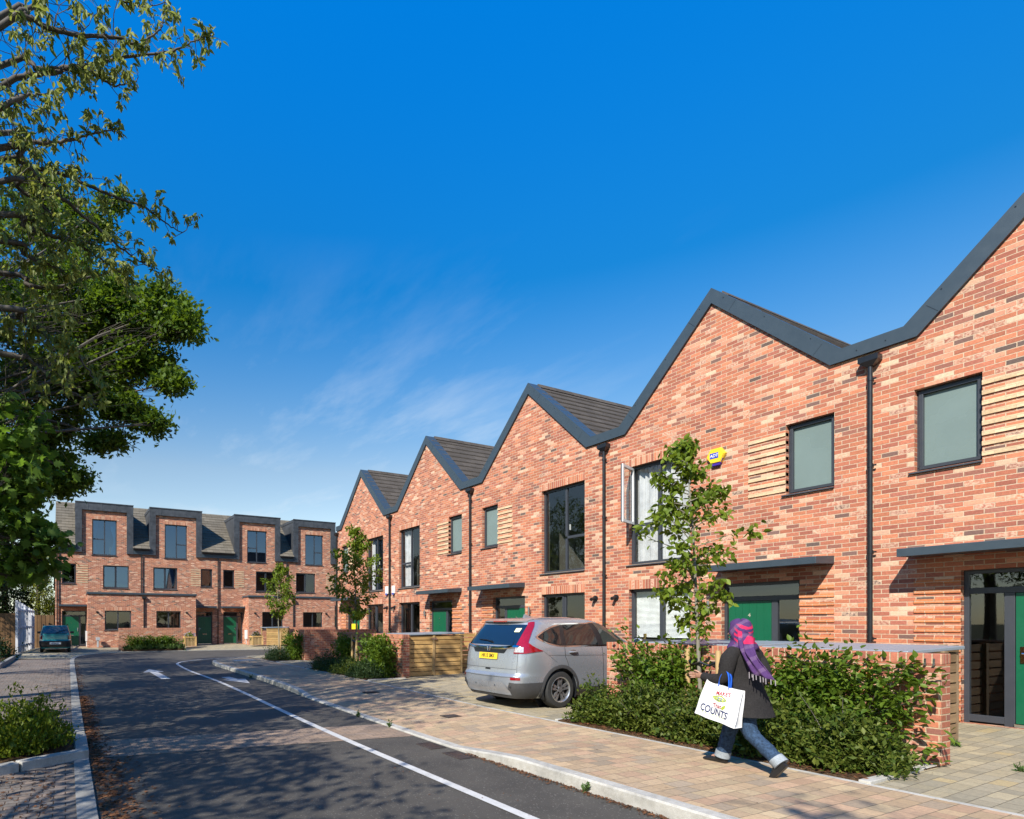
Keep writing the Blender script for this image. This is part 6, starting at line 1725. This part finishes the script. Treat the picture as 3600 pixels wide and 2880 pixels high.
# ---- shrubs and hedges: many leaves through an uneven volume, on stems
def shrub(name, label, c, r, n, lsize, lmat, tmpl=DIA, wid=.55, cat='shrub', group=None, stems=14, flat=.0, bias=(0, 0, .3), clump=40, cl_r=.16, wall=False, upj=.55):
    base = (c[0], c[1], c[2]); t = thing(name, label, cat, base, 0, group); o = np.array(base)
    k = max(6, n // clump); d = unit(rng.normal(0, 1, (k, 3))); d[:, 2] = np.abs(d[:, 2]) * rng.uniform(.2, 1.0, k)
    if wall: cc = rng.uniform(-1, 1, (k, 3)); cc[:, 2] = np.abs(cc[:, 2]); cc *= np.array(r)
    else: cc = d * rng.uniform(.55, 1.0, (k, 1)) * np.array(r)
    cc = cc * (1 + rng.normal(0, .11, (k, 1)))
    cc[:, 2] = np.maximum(cc[:, 2], .05)
    sel = rng.integers(0, k, n); P = o + cc[sel] + rng.normal(0, cl_r, (n, 3)) * np.array((1, 1, .75)); P[:, 2] = np.maximum(P[:, 2], base[2] + .02)
    D = unit((P - o) * np.array((.5, .5, .3)) + rng.normal(0, .5, (n, 3)) + np.array(bias))
    st = MB(); XP, XD = [P], [D]
    for i in range(max(4, n // 260)):
        q = o + cc[int(rng.integers(0, k))]; e = q + (q - o) * rng.uniform(.05, .22) + np.array((rng.normal(0, .04), -.03, rng.uniform(.02, .16))) * (.7 + r[2] * .5)
        st.tube(local(wiggle(q - (q - o) * .4, e, 4, .05), o), [.006, .005, .004, .003, .002], 4, cap=False)
        m = int(rng.integers(7, 15)); u = rng.uniform(.0, 1.05, (m, 1)); XP.append(q + (e - q) * u + rng.normal(0, .02, (m, 3))); XD.append(unit(rng.normal(0, .6, (m, 3)) + (e - q) * 2))
    P = np.concatenate(XP); D = np.concatenate(XD); n = len(P)
    leaves('foliage', P, D, lsize * rng.uniform(.65, 1.3, n), M[lmat], t, tmpl, wid, loc=base, upj=upj)
    for i in range(stems):
        q = o + cc[int(rng.integers(0, k))]; p = o + np.array((rng.uniform(-.6, .6) * r[0], rng.uniform(-.6, .6) * r[1], -.03)); st.tube(local(wiggle(p, q, 4, .05), o), [.009, .008, .006, .005, .003], 5, cap=False)
    st.build('stems', M['bark'], t, merge=False); return t
# long bed in front of the near wall
LOWG = 'low glossy shrubs along the near bed'
for i, (s, y, rx, ry, h, lab) in enumerate((
    (3.35, 7.62, .52, .50, .72, 'low glossy shrub at the right end of the bed beside the brick pier'),
    (4.15, 7.58, .58, .52, .80, 'low glossy shrub just right of the walking woman\'s trailing leg'),
    (5.0, 7.58, .58, .52, .80, 'low glossy shrub behind the walking woman'),
    (5.85, 7.60, .58, .52, .78, 'low glossy shrub in front of the staked tree, left of the woman'),
    (6.55, 7.58, .50, .50, .74, 'low glossy shrub at the left end of the bed by the car wheel'))):
    shrub('low_shrub', lab, (-s, y, .13), (rx, ry, h), 6200, .070, 'leaf_low', DIA, .5, group=LOWG, clump=15, cl_r=.055, bias=(0, -.25, .25), upj=.45)
shrub('hornbeam_hedge', 'leafy hornbeam shrub trained against the brick wall right of the woman', (-3.95, 8.30, .13), (.95, .18, 1.08), 4600, .085, 'leaf_hedge', LONG, .55, cat='hedge', wall=True, clump=14, cl_r=.10, stems=22, bias=(0, -.3, .0))
shrub('hornbeam_hedge', 'leafy hornbeam shrub on the wall left of the staked tree, hiding the car\'s nose', (-6.15, 8.28, .13), (.58, .22, 1.12), 3300, .085, 'leaf_hedge', LONG, .55, cat='hedge', wall=True, clump=14, cl_r=.10, stems=20, bias=(0, -.3, .0))
shrub('hornbeam_hedge', 'sunlit light green hornbeam shrub against the wall by the golden bin store', (-15.35, 8.15, .13), (.72, .2, 1.02), 3400, .10, 'leaf_hedge', LONG, .55, cat='hedge', wall=True, clump=16, cl_r=.11, stems=18, bias=(0, -.3, .1))
shrub('hornbeam_hedge', 'dark hornbeam shrub behind the shaded street tree', (-18.0, 8.3, .13), (.45, .15, .95), 1300, .10, 'leaf_hedge', LONG, .55, cat='hedge', wall=True, clump=16, cl_r=.11, stems=12)
shrub('hornbeam_hedge', 'dark hornbeam shrub climbing the short shaded wall by the farthest street tree', (-23.7, 8.55, .13), (.8, .12, 1.0), 2000, .10, 'leaf_hedge', LONG, .55, cat='hedge', wall=True, clump=16, cl_r=.11, stems=12)
DK = 'dark rounded shrubs by the far drives'
shrub('rounded_shrub', 'rounded dark shrub nearest the timber bin store', (-15.15, 7.72, .13), (.72, .45, .50), 4600, .07, 'leaf_dark', DIA, .45, group=DK, clump=22, cl_r=.11)
shrub('rounded_shrub', 'rounded bright-tipped shrub under the shaded street tree', (-16.45, 7.75, .13), (.66, .45, .52), 4600, .07, 'leaf_low', DIA, .45, group=DK, clump=22, cl_r=.11)
shrub('rounded_shrub', 'rounded blue-green dark shrub by the far drive', (-18.15, 7.85, .13), (.82, .5, .62), 5200, .07, 'leaf_dark', DIA, .42, group=DK, clump=22, cl_r=.11)
shrub('rounded_shrub', 'rounded dark shrub at the foot of the farthest street tree', (-23.9, 7.95, .13), (.92, .45, .55), 4200, .075, 'leaf_dark', DIA, .42, group=DK, clump=22, cl_r=.11)
shrub('clipped_hedge', 'dark hedge filling the low walled bed before the terrace', (-36.72, 4.6, .13), (.15, 1.30, .62), 5200, .10, 'leaf_oak', LONG, .55, cat='hedge', wall=True, clump=16, cl_r=.12, bias=(.3, 0, .1))
for k in range(6):
    n = 150; bx, by = -36.42 + rnd.uniform(-.05, .05), 3.15 + k * .6
    t = thing('grass_tuft', 'tuft of grassy leaves in the row under the dark hedge', 'grass tuft', (bx, by, .13), 0, 'grassy tufts under the terrace hedge')
    P = np.array((bx, by, .13)) + rng.normal(0, .09, (n, 3)) * np.array((1, 1, 0)); leaves('blades', P, rndir(n, (.2, 0, 1.3), .5), rng.uniform(.18, .36, n), M['leaf_grass'], t, DIA, .10, loc=(bx, by, .13))
for (x, y, fl, lab) in ((-38.5, 7.0, True, 'pansies and trailing leaves spilling over the left planter'), (-38.4, 11.3, False, 'dark variegated leaves mounded in the right planter')):
    t = thing('planter_plant', lab, 'plant', (x, y, .72)); n = 900
    P = ball(n, (x, y, .82), (.36, .42, .28)); P[:, 2] -= .25 * (np.hypot(P[:, 0] - x, P[:, 1] - y) / .4) ** 2
    leaves('foliage', P, rndir(n, (.2, 0, .2)), rng.uniform(.05, .11, n), M['leaf_street' if fl else 'leaf_dark'], t, DIA, .6, loc=(x, y, .72))
    m = 160 if fl else 60; P = ball(m, (x + .08, y, .86), (.30, .38, .24), .7); leaves('flowers', P, rndir(m, (.6, 0, .4)), rng.uniform(.03, .055, m), M['petal'], t, DIA, 1.1, loc=(x, y, .72))
shrub('spurge_shrub', 'yellow-green spurge clump in the kerbed bed at the lower left', (-8.70, -.48, .10), (.70, .52, .74), 8000, .058, 'leaf_spurge', DIA, .5, clump=30, cl_r=.06, stems=26, bias=(0, 0, .9))
shrub('spurge_shrub', 'darker spurge clump at the left edge of the kerbed bed', (-8.5, -1.25, .10), (.8, .5, .80), 7000, .065, 'leaf_spurge', DIA, .45, clump=30, cl_r=.07, stems=22, bias=(0, 0, .8))
shrub('bank_shrub', 'dark leafy shrub in front of the brown boarded fence on the left', (-31.5, -3.3, .12), (2.2, 1.0, 1.35), 4200, .12, 'leaf_ever', LONG, .5, clump=26, cl_r=.2)
shrub('bank_shrub', 'dark low shrub at the left edge behind the raised kerb', (-26.5, -3.2, .12), (1.6, .8, .9), 3000, .11, 'leaf_ever', LONG, .5, clump=26, cl_r=.2)
for (x, y, z, lab) in ((-4.22, 4.60, .01, 'small weed at the kerb foot in the lower right'), (-8.35, 4.64, .01, 'small weed at the dropped kerb, nearer the drains'), (-9.5, 4.66, .01, 'small weed at the dropped kerb, farther along'), (-17.6, 5.0, .01, 'weed tuft where the far kerb rises'),
                      (-3.22, 9.2, .14, 'weed at the foot of the weathered bin store panel'), (-3.18, 9.9, .14, 'weed by the bin store corner post'), (-2.4, 8.9, .12, 'tiny weed in the grey paving right of the pier'), (-2.2, 8.55, .12, 'tiny weed in the grey paving, farther from the pier')):
    t = thing('weed', lab, 'weed', (x, y, z)); n = 46; P = np.array((x, y, z)) + np.abs(rng.normal(0, .03, (n, 3))) * np.array((rng.choice((-1, 1)), .7, 1)); leaves('foliage', P, rndir(n, (0, 0, .9)), rng.uniform(.03, .075, n), M['leaf_grass'], t, DIA, .4, loc=(x, y, z))

# ---- big trees along the left
# cherry: long thin arching boughs with drooping leaf tufts
def cherry():
    base = (-8.6, -4.9, 0.0); t = thing('cherry_tree', 'airy cherry tree reaching in from the upper left with long thin boughs', 'tree', base); o = np.array(base)
    tk = MB(); path = wiggle(base, (-8.3, -3.9, 4.6), 8, .02); tk.tube(local(path, o), [.20, .18, .17, .16, .15, .15, .14, .13, .12], 12)
    fork = np.array((-8.3, -3.9, 4.6)); PP, DD = [], []; tw = MB()
    boughs = [  # picture path (u, v) with depth in metres, rising from the fork
        ([(0, 230), (140, 243), (292, 230), (433, 202), (605, 178), (690, 140), (752, 120)], 8.0, 8.6),
        ([(0, 300), (120, 262), (200, 250), (262, 240), (330, 262), (390, 295), (450, 296), (480, 285)], 7.6, 8.4),
        ([(0, 560), (90, 595), (180, 600), (290, 642), (400, 690), (500, 725), (570, 775), (640, 815), (685, 755)], 8.4, 9.4),
        ([(0, 520), (70, 560), (150, 640), (240, 715), (330, 790), (400, 850), (470, 905), (540, 950), (620, 1000)], 7.4, 9.0),
        ([(0, 470), (100, 500), (200, 500), (262, 490), (330, 468), (395, 455), (425, 420)], 8.2, 8.8),
        ([(0, 90), (90, 60), (175, 100), (290, 125), (380, 125), (480, 150), (560, 110), (575, 60), (600, 10)], 7.2, 8.2),
        ([(0, 60), (80, 40), (200, -30), (330, -60), (430, 0), (500, 25), (590, 10)], 7.6, 8.6),
        ([(0, 760), (80, 790), (180, 830), (260, 850), (340, 900), (430, 960), (460, 980)], 7.0, 8.0),
        ([(0, 960), (100, 1000), (200, 1010), (300, 975), (430, 955), (470, 985)], 7.6, 8.4),
        ([(0, 1080), (60, 1110), (160, 1180), (260, 1240), (330, 1330), (360, 1370)], 6.6, 7.6),
        ([(0, 1240), (80, 1250), (180, 1330), (260, 1380), (330, 1420)], 6.8, 7.4),
        ([(0, 640), (60, 660), (140, 720), (200, 770)], 6.8, 7.4), ([(0, 380), (60, 340), (140, 330), (210, 350)], 7.0, 7.4),
        ([(0, 850), (90, 900), (170, 930), (240, 960)], 7.0, 7.6)]
    for pts, d0, d1 in boughs:
        n = len(pts); P3 = [at(u, vv, d0 + (d1 - d0) * i / (n - 1)) for i, (u, vv) in enumerate(pts)]
        C = catmull([tuple(p) for p in ([fork + (P3[0] - fork) * .25 + np.array((0, 0, .35))] + P3)], 7); C = [fork] + [np.array(c) + rng.normal(0, .008, 3) for c in C]
        nn = len(C); r_ = [max(.006, .042 * (1 - i / nn) ** .9) for i in range(nn)]; tk.tube(local(C, o), r_, 7)
        # tufts along spurs
        i = 6
        while i < nn:
            p = np.array(C[i]); u = i / nn
            for _ in range(int(rng.integers(1, 5)) if u < .72 else int(rng.integers(1, 3))):
                dirn = rndir(1, (.15, .15, .15))[0]; Ls = rng.uniform(.08, .62) * (1.3 - u); q = p + dirn * Ls
                tp = wiggle(p, q, 3, .1); tw.tube(local(tp, o), [.006, .005, .004, .003], 4, cap=False)
                for qq in (q,):
                    m = int(rng.integers(6, 11)); PP.append(qq + rng.normal(0, .02, (m, 3))); DD.append(unit(rng.normal(0, .55, (m, 3)) + np.array((.1, .1, -.85))))
            i += int(rng.integers(1, 4))
    # dense inner crown, left of the picture edge
    for c, r, nc in (((-7.4, -2.6, 7.4), (1.8, 1.3, 2.0), 50), ((-9.6, -2.9, 6.6), (1.9, 1.2, 1.6), 60), ((-8.4, -4.4, 7.6), (2.0, 1.6, 1.8), 40), ((-6.2, -3.6, 6.0), (1.6, 1.2, 1.4), 40)):
        lp = wiggle(fork, c, 6, .06); tk.tube(local(lp, o), [.07, .06, .05, .04, .03, .025, .02], 7)
        for q in ball(nc, c, r, .2):
            tp = wiggle(lp[int(rng.integers(3, 7))], q, 3, .08); tw.tube(local(tp, o), [.012, .009, .006, .004], 4, cap=False)
            m = int(rng.integers(14, 30)); PP.append(q + rng.normal(0, .22, (m, 3))); DD.append(unit(rng.normal(0, .6, (m, 3)) + np.array((0, 0, -.8))))
    tk.build('trunk', M['bark'], t, smooth=60, merge=False); tw.build('twigs', M['bark'], t, merge=False)
    P = np.concatenate(PP); D = np.concatenate(DD); leaves('crown', P, D, rng.uniform(.08, .14, len(P)), M['leaf_cherry'], t, LONG, .36, loc=base)
    return t
cherry()
def ab(u, vv, d, r, n): return (tuple(at(u, vv, d)), r, n)
oakb = [ab(450, 1130, 13.2, (.85, .8, .62), 40), ab(600, 1120, 12.8, (.42, .40, .38), 20), ab(655, 1150, 12.6, (.22, .22, .26), 8), ab(500, 1280, 13.2, (.62, .6, .36), 26), ab(610, 1345, 12.8, (.26, .26, .13), 8), ab(570, 1040, 12.8, (.28, .28, .22), 8),
        ab(330, 1060, 13.4, (1.3, 1.1, .9), 60), ab(330, 1330, 13.4, (.95, .8, .6), 48), ab(450, 1440, 13.0, (.5, .45, .26), 18), ab(545, 1490, 12.8, (.2, .2, .10), 6), ab(370, 1560, 13.0, (.42, .4, .16), 12), ab(200, 1180, 13.8, (1.7, 1.3, 1.3), 80), ab(160, 1430, 13.6, (1.2, 1.0, .9), 56), ab(110, 1620, 13.6, (1.0, .9, .6), 40), ab(215, 1700, 13.4, (.5, .5, .25), 14), ab(280, 1690, 13.2, (.18, .2, .12), 5),
        ab(60, 900, 14.5, (1.3, 1.1, 1.3), 50), ab(170, 700, 14.5, (.6, .5, .5), 18), ab(300, 800, 14.0, (.6, .5, .45), 16), ab(400, 700, 13.8, (.2, .2, .2), 4), ab(20, 1750, 13.6, (.8, .7, .6), 26)]
tree('oak_tree', 'dense dark green oak leaning in from the left behind the cherry boughs', (-14.0, -6.2, 0), (-13.6, -4.6, 4.6), .36, oakb, 'oak', .118, 120, 'leaf_oak', 'bark', OAK, .85, .15, (0, 0, .1))
mapb = [ab(40, 1480, 7.2, (.28, .30, .35), 12), ab(60, 1640, 7.2, (.30, .3, .3), 14), ab(10, 1780, 7.4, (.36, .4, .36), 16), ab(90, 1860, 7.4, (.24, .25, .16), 8), ab(165, 1900, 7.4, (.13, .15, .07), 4), ab(20, 1950, 7.6, (.26, .3, .2), 10), ab(140, 1985, 7.6, (.15, .16, .08), 4), ab(60, 1740, 7.4, (.26, .3, .26), 10), ab(0, 1620, 7.2, (.3, .3, .3), 10), ab(70, 2030, 7.8, (.16, .2, .09), 4)]
mapb = [(c, r, n + 3) for c, r, n in mapb if c[2] > 1.95]
tree('maple_sapling', 'broad-leaved maple sapling hanging in from the left edge above the fence', (-8.5, -2.6, .05), (-8.4, -1.9, 2.6), .05, mapb, 'maple', .135, 15, 'leaf_maple', 'bark', MAPLE, .95, .12, (0, 0, -.35))
# trees beside the street, left of the picture, whose shade falls across the road
SH = 'trees along the left of the street'
def side_tree(label, s, y, blobs, per=46, ls=.15, lm='leaf_oak'):
    return tree('street_side_tree', label, (-s, y, 0), (-s, y + .4, 4.2), .24, blobs, 'x', ls, per, lm, 'bark', OAK, .8, .30, (0, 0, .1), group=SH)
side_tree('broad tree on the left whose shade falls over the near road, outside the picture', 2.6, -5.2, [((2.0, -2.7, 7.6), (.25, .2, .2), 2), ((-2.0, -3.9, 5.4), (1.5, 1.1, 1.0), 17), ((-4.2, -4.4, 5.0), (1.4, 1.2, 1.1), 22), ((-3.2, -5.6, 6.4), (1.6, 1.4, 1.1), 14), ((-5.6, -4.2, 5.6), (1.1, 1.0, .9), 20), ((-5.0, -3.9, 9.0), (1.9, 1.2, 1.0), 36), ((-8.4, -3.9, 9.2), (2.0, 1.2, 1.0), 44), ((-6.4, -3.0, 3.4), (1.5, 1.0, .7), 34), ((-9.6, -3.3, 3.6), (1.6, 1.0, .7), 34)], 44)
side_tree('broad tree on the left shading the middle of the road', 20.5, -6.5, [((-17.5, -4.4, 6.4), (1.8, 1.5, 1.5), 50), ((-20.5, -5.0, 7.4), (2.2, 1.8, 1.8), 70), ((-23.5, -5.2, 6.8), (2.0, 1.7, 1.6), 56), ((-20.5, -3.9, 4.8), (2.2, 1.2, 1.0), 46), ((-18.2, -5.8, 8.8), (2, 1.6, 1.3), 44)], 44)
side_tree('broad tree on the left shading the teal car', 29.5, -8.2, [((-27.2, -6.4, 7.6), (2.0, 1.7, 1.6), 52), ((-30.2, -6.8, 8.4), (2.4, 2.0, 1.8), 70), ((-32.6, -7.4, 7.0), (2.2, 1.8, 1.8), 56), ((-29.5, -5.8, 5.6), (2.4, 1.3, 1.1), 46)], 44)
side_tree('broad tree on the left shading the parking bay', 12.0, -5.6, [((-11.0, -4.0, 5.8), (1.8, 1.3, 1.1), 48), ((-13.2, -4.3, 5.2), (1.8, 1.2, 1.1), 46), ((-9.0, -4.4, 5.0), (1.6, 1.2, 1.0), 40), ((-15.4, -4.4, 5.4), (1.6, 1.2, 1.0), 40), ((-12.5, -2.9, 7.4), (1.7, 1.0, .9), 30), ((-10.5, -3.9, 9.6), (2.2, 1.2, 1.2), 46), ((-14.5, -4.2, 10.4), (2.2, 1.3, 1.2), 46), ((-17.5, -4.6, 10.6), (2.0, 1.3, 1.2), 40), ((-20.5, -5.2, 10.6), (2.2, 1.3, 1.0), 40), ((-13.5, -2.6, 8.4), (2.6, .9, .8), 44), ((-17.5, -3.0, 8.6), (2.6, .9, .8), 44)], 46)
tree('evergreen_tree', 'dark evergreen tree behind the left fence', (-46, -3.6, 0), (-46, -3.6, 5), .25, [((-46, -3.6, 3.6), (1.5, 1.6, 2.4), 80), ((-45.5, -4.2, 6.2), (1.4, 1.5, 1.8), 54), ((-45.5, -4.6, 2.6), (1.2, 1.0, 1.7), 40)], 'x', .20, 60, 'leaf_ever', 'bark', DIA, .5, .32)
tree('golden_conifer', 'yellow-green conifer glimpsed beside the end of the terrace', (-50, -1.7, 0), (-50, -1.7, 6), .2, [((-50, -1.7, 3.6), (1.1, 1.1, 1.9), 60), ((-50, -1.6, 6.0), (.8, .8, 1.5), 44), ((-49.6, -1.0, 2.4), (.9, .8, 1.4), 34)], 'x', .18, 60, 'leaf_yellow', 'bark', DIA, .4, .26)
tree('evergreen_tree', 'dark tree at the far left behind the pale fence', (-42.5, -5.2, 0), (-42.5, -5.2, 5), .25, [((-42.2, -5.0, 4.0), (1.4, 1.5, 2.4), 70), ((-42.5, -5.0, 7.0), (1.4, 1.5, 2.0), 60)], 'x', .2, 60, 'leaf_ever', 'bark', DIA, .5, .32)
litter('leaf_litter', 900, lambda: (-rng.uniform(2.95, 7.0), 7.03 + abs(rng.normal(0, .13))), (.012, .03), z=.137)
# ------------------------------------------------------------------ camera, sun, sky
cam = bpy.data.cameras.new('camera'); co = bpy.data.objects.new('camera', cam); COL.objects.link(co)
co.location = (0, 0, 1.7); co.rotation_euler = (R(90), 0, R(62.71))
cam.sensor_fit = 'HORIZONTAL'; cam.sensor_width = 36; cam.lens = 20.74; cam.shift_x = .1389; cam.shift_y = .2078; cam.clip_start = .05; cam.clip_end = 2500
scene.camera = co
SUN = Vector((.324, -.594, .537)).normalized()
sd_ = bpy.data.lights.new('sun', 'SUN'); sd_.energy = 5.0; sd_.angle = R(.55); sd_.color = (1, .94, .83)
so_ = bpy.data.objects.new('sun', sd_); COL.objects.link(so_); so_.rotation_euler = SUN.to_track_quat('Z', 'Y').to_euler(); so_.location = (10, -20, 30)
w = bpy.data.worlds.new('World'); scene.world = w; w.use_nodes = True; nt = w.node_tree; nt.nodes.clear()
sk = nt.nodes.new('ShaderNodeTexSky'); sk.sky_type = 'NISHITA'; sk.sun_disc = False
sk.sun_elevation = math.asin(SUN.z); sk.sun_rotation = math.atan2(SUN.x, SUN.y); sk.air_density = 1.0; sk.dust_density = .1; sk.ozone_density = 3.0; sk.altitude = 200
# clear-air colour plus thin high cirrus
tc = nt.nodes.new('ShaderNodeTexCoord'); sp = nt.nodes.new('ShaderNodeSeparateXYZ'); L(nt, tc.outputs['Generated'], sp.inputs[0])
hs = nt.nodes.new('ShaderNodeHueSaturation'); hs.inputs['Saturation'].default_value = 1.25; hs.inputs['Value'].default_value = 1.0; L(nt, sk.outputs[0], hs.inputs['Color'])
tint = ramp(nt, sp.outputs[2], [(0, (.34, .35, .36)), (.05, (.42, .37, .34)), (.12, (.60, .41, .305)), (.245, (.66, .42, .31)), (.49, (.05, .36, .43)), (.72, (.005, .5, .68)), (1, (.005, .53, .73))])
tint = mixc(nt, 1.0, tint, (3, 3, 3), 'MULTIPLY')
clear = mixc(nt, 1.0, hs.outputs[0], tint, 'MULTIPLY')
zc = math_n(nt, 'MAXIMUM', sp.outputs[2], .03)
cx = math_n(nt, 'DIVIDE', sp.outputs[0], zc); cy = math_n(nt, 'DIVIDE', sp.outputs[1], zc)
cv = nt.nodes.new('ShaderNodeCombineXYZ'); L(nt, cx, cv.inputs[0]); L(nt, cy, cv.inputs[1])
mp = nt.nodes.new('ShaderNodeMapping'); mp.inputs['Rotation'].default_value = (0, 0, R(35)); mp.inputs['Scale'].default_value = (.45, 1.3, 1); mp.inputs['Location'].default_value = (2.2, .7, 0); L(nt, cv.outputs[0], mp.inputs[0])
n1 = noise(nt, .8, 7, .62, mp.outputs[0]); n2 = noise(nt, .33, 3, .5, cv.outputs[0])
c = math_n(nt, 'MULTIPLY', math_n(nt, 'MAXIMUM', math_n(nt, 'SUBTRACT', n1, .50), 0.0), math_n(nt, 'MAXIMUM', math_n(nt, 'SUBTRACT', n2, .42), 0.0))
low = nt.nodes.new('ShaderNodeMapRange'); low.inputs[1].default_value = .55; low.inputs[2].default_value = .16; L(nt, sp.outputs[2], low.inputs[0])
c = math_n(nt, 'MINIMUM', math_n(nt, 'MULTIPLY', math_n(nt, 'MULTIPLY', c, 17.0), low.outputs[0]), .55)
col = mixc(nt, c, clear, (5.0, 5.6, 6.2))
bgd = nt.nodes.new('ShaderNodeBackground'); bgd.inputs['Strength'].default_value = .0855; L(nt, col, bgd.inputs[0])
ow = nt.nodes.new('ShaderNodeOutputWorld'); L(nt, bgd.outputs[0], ow.inputs[0])
vs = scene.view_settings; scene.display_settings.display_device = 'sRGB'; vs.view_transform = 'Standard'; vs.look = 'None'; vs.exposure = 0.92; vs.gamma = 1.0; vs.use_curve_mapping = False
scene.render.engine = 'CYCLES'; scene.cycles.max_bounces = 8; scene.cycles.transparent_max_bounces = 16; scene.cycles.diffuse_bounces = 3; scene.cycles.glossy_bounces = 3; scene.cycles.caustics_reflective = False; scene.cycles.caustics_refractive = False; scene.cycles.sample_clamp_indirect = 4.0
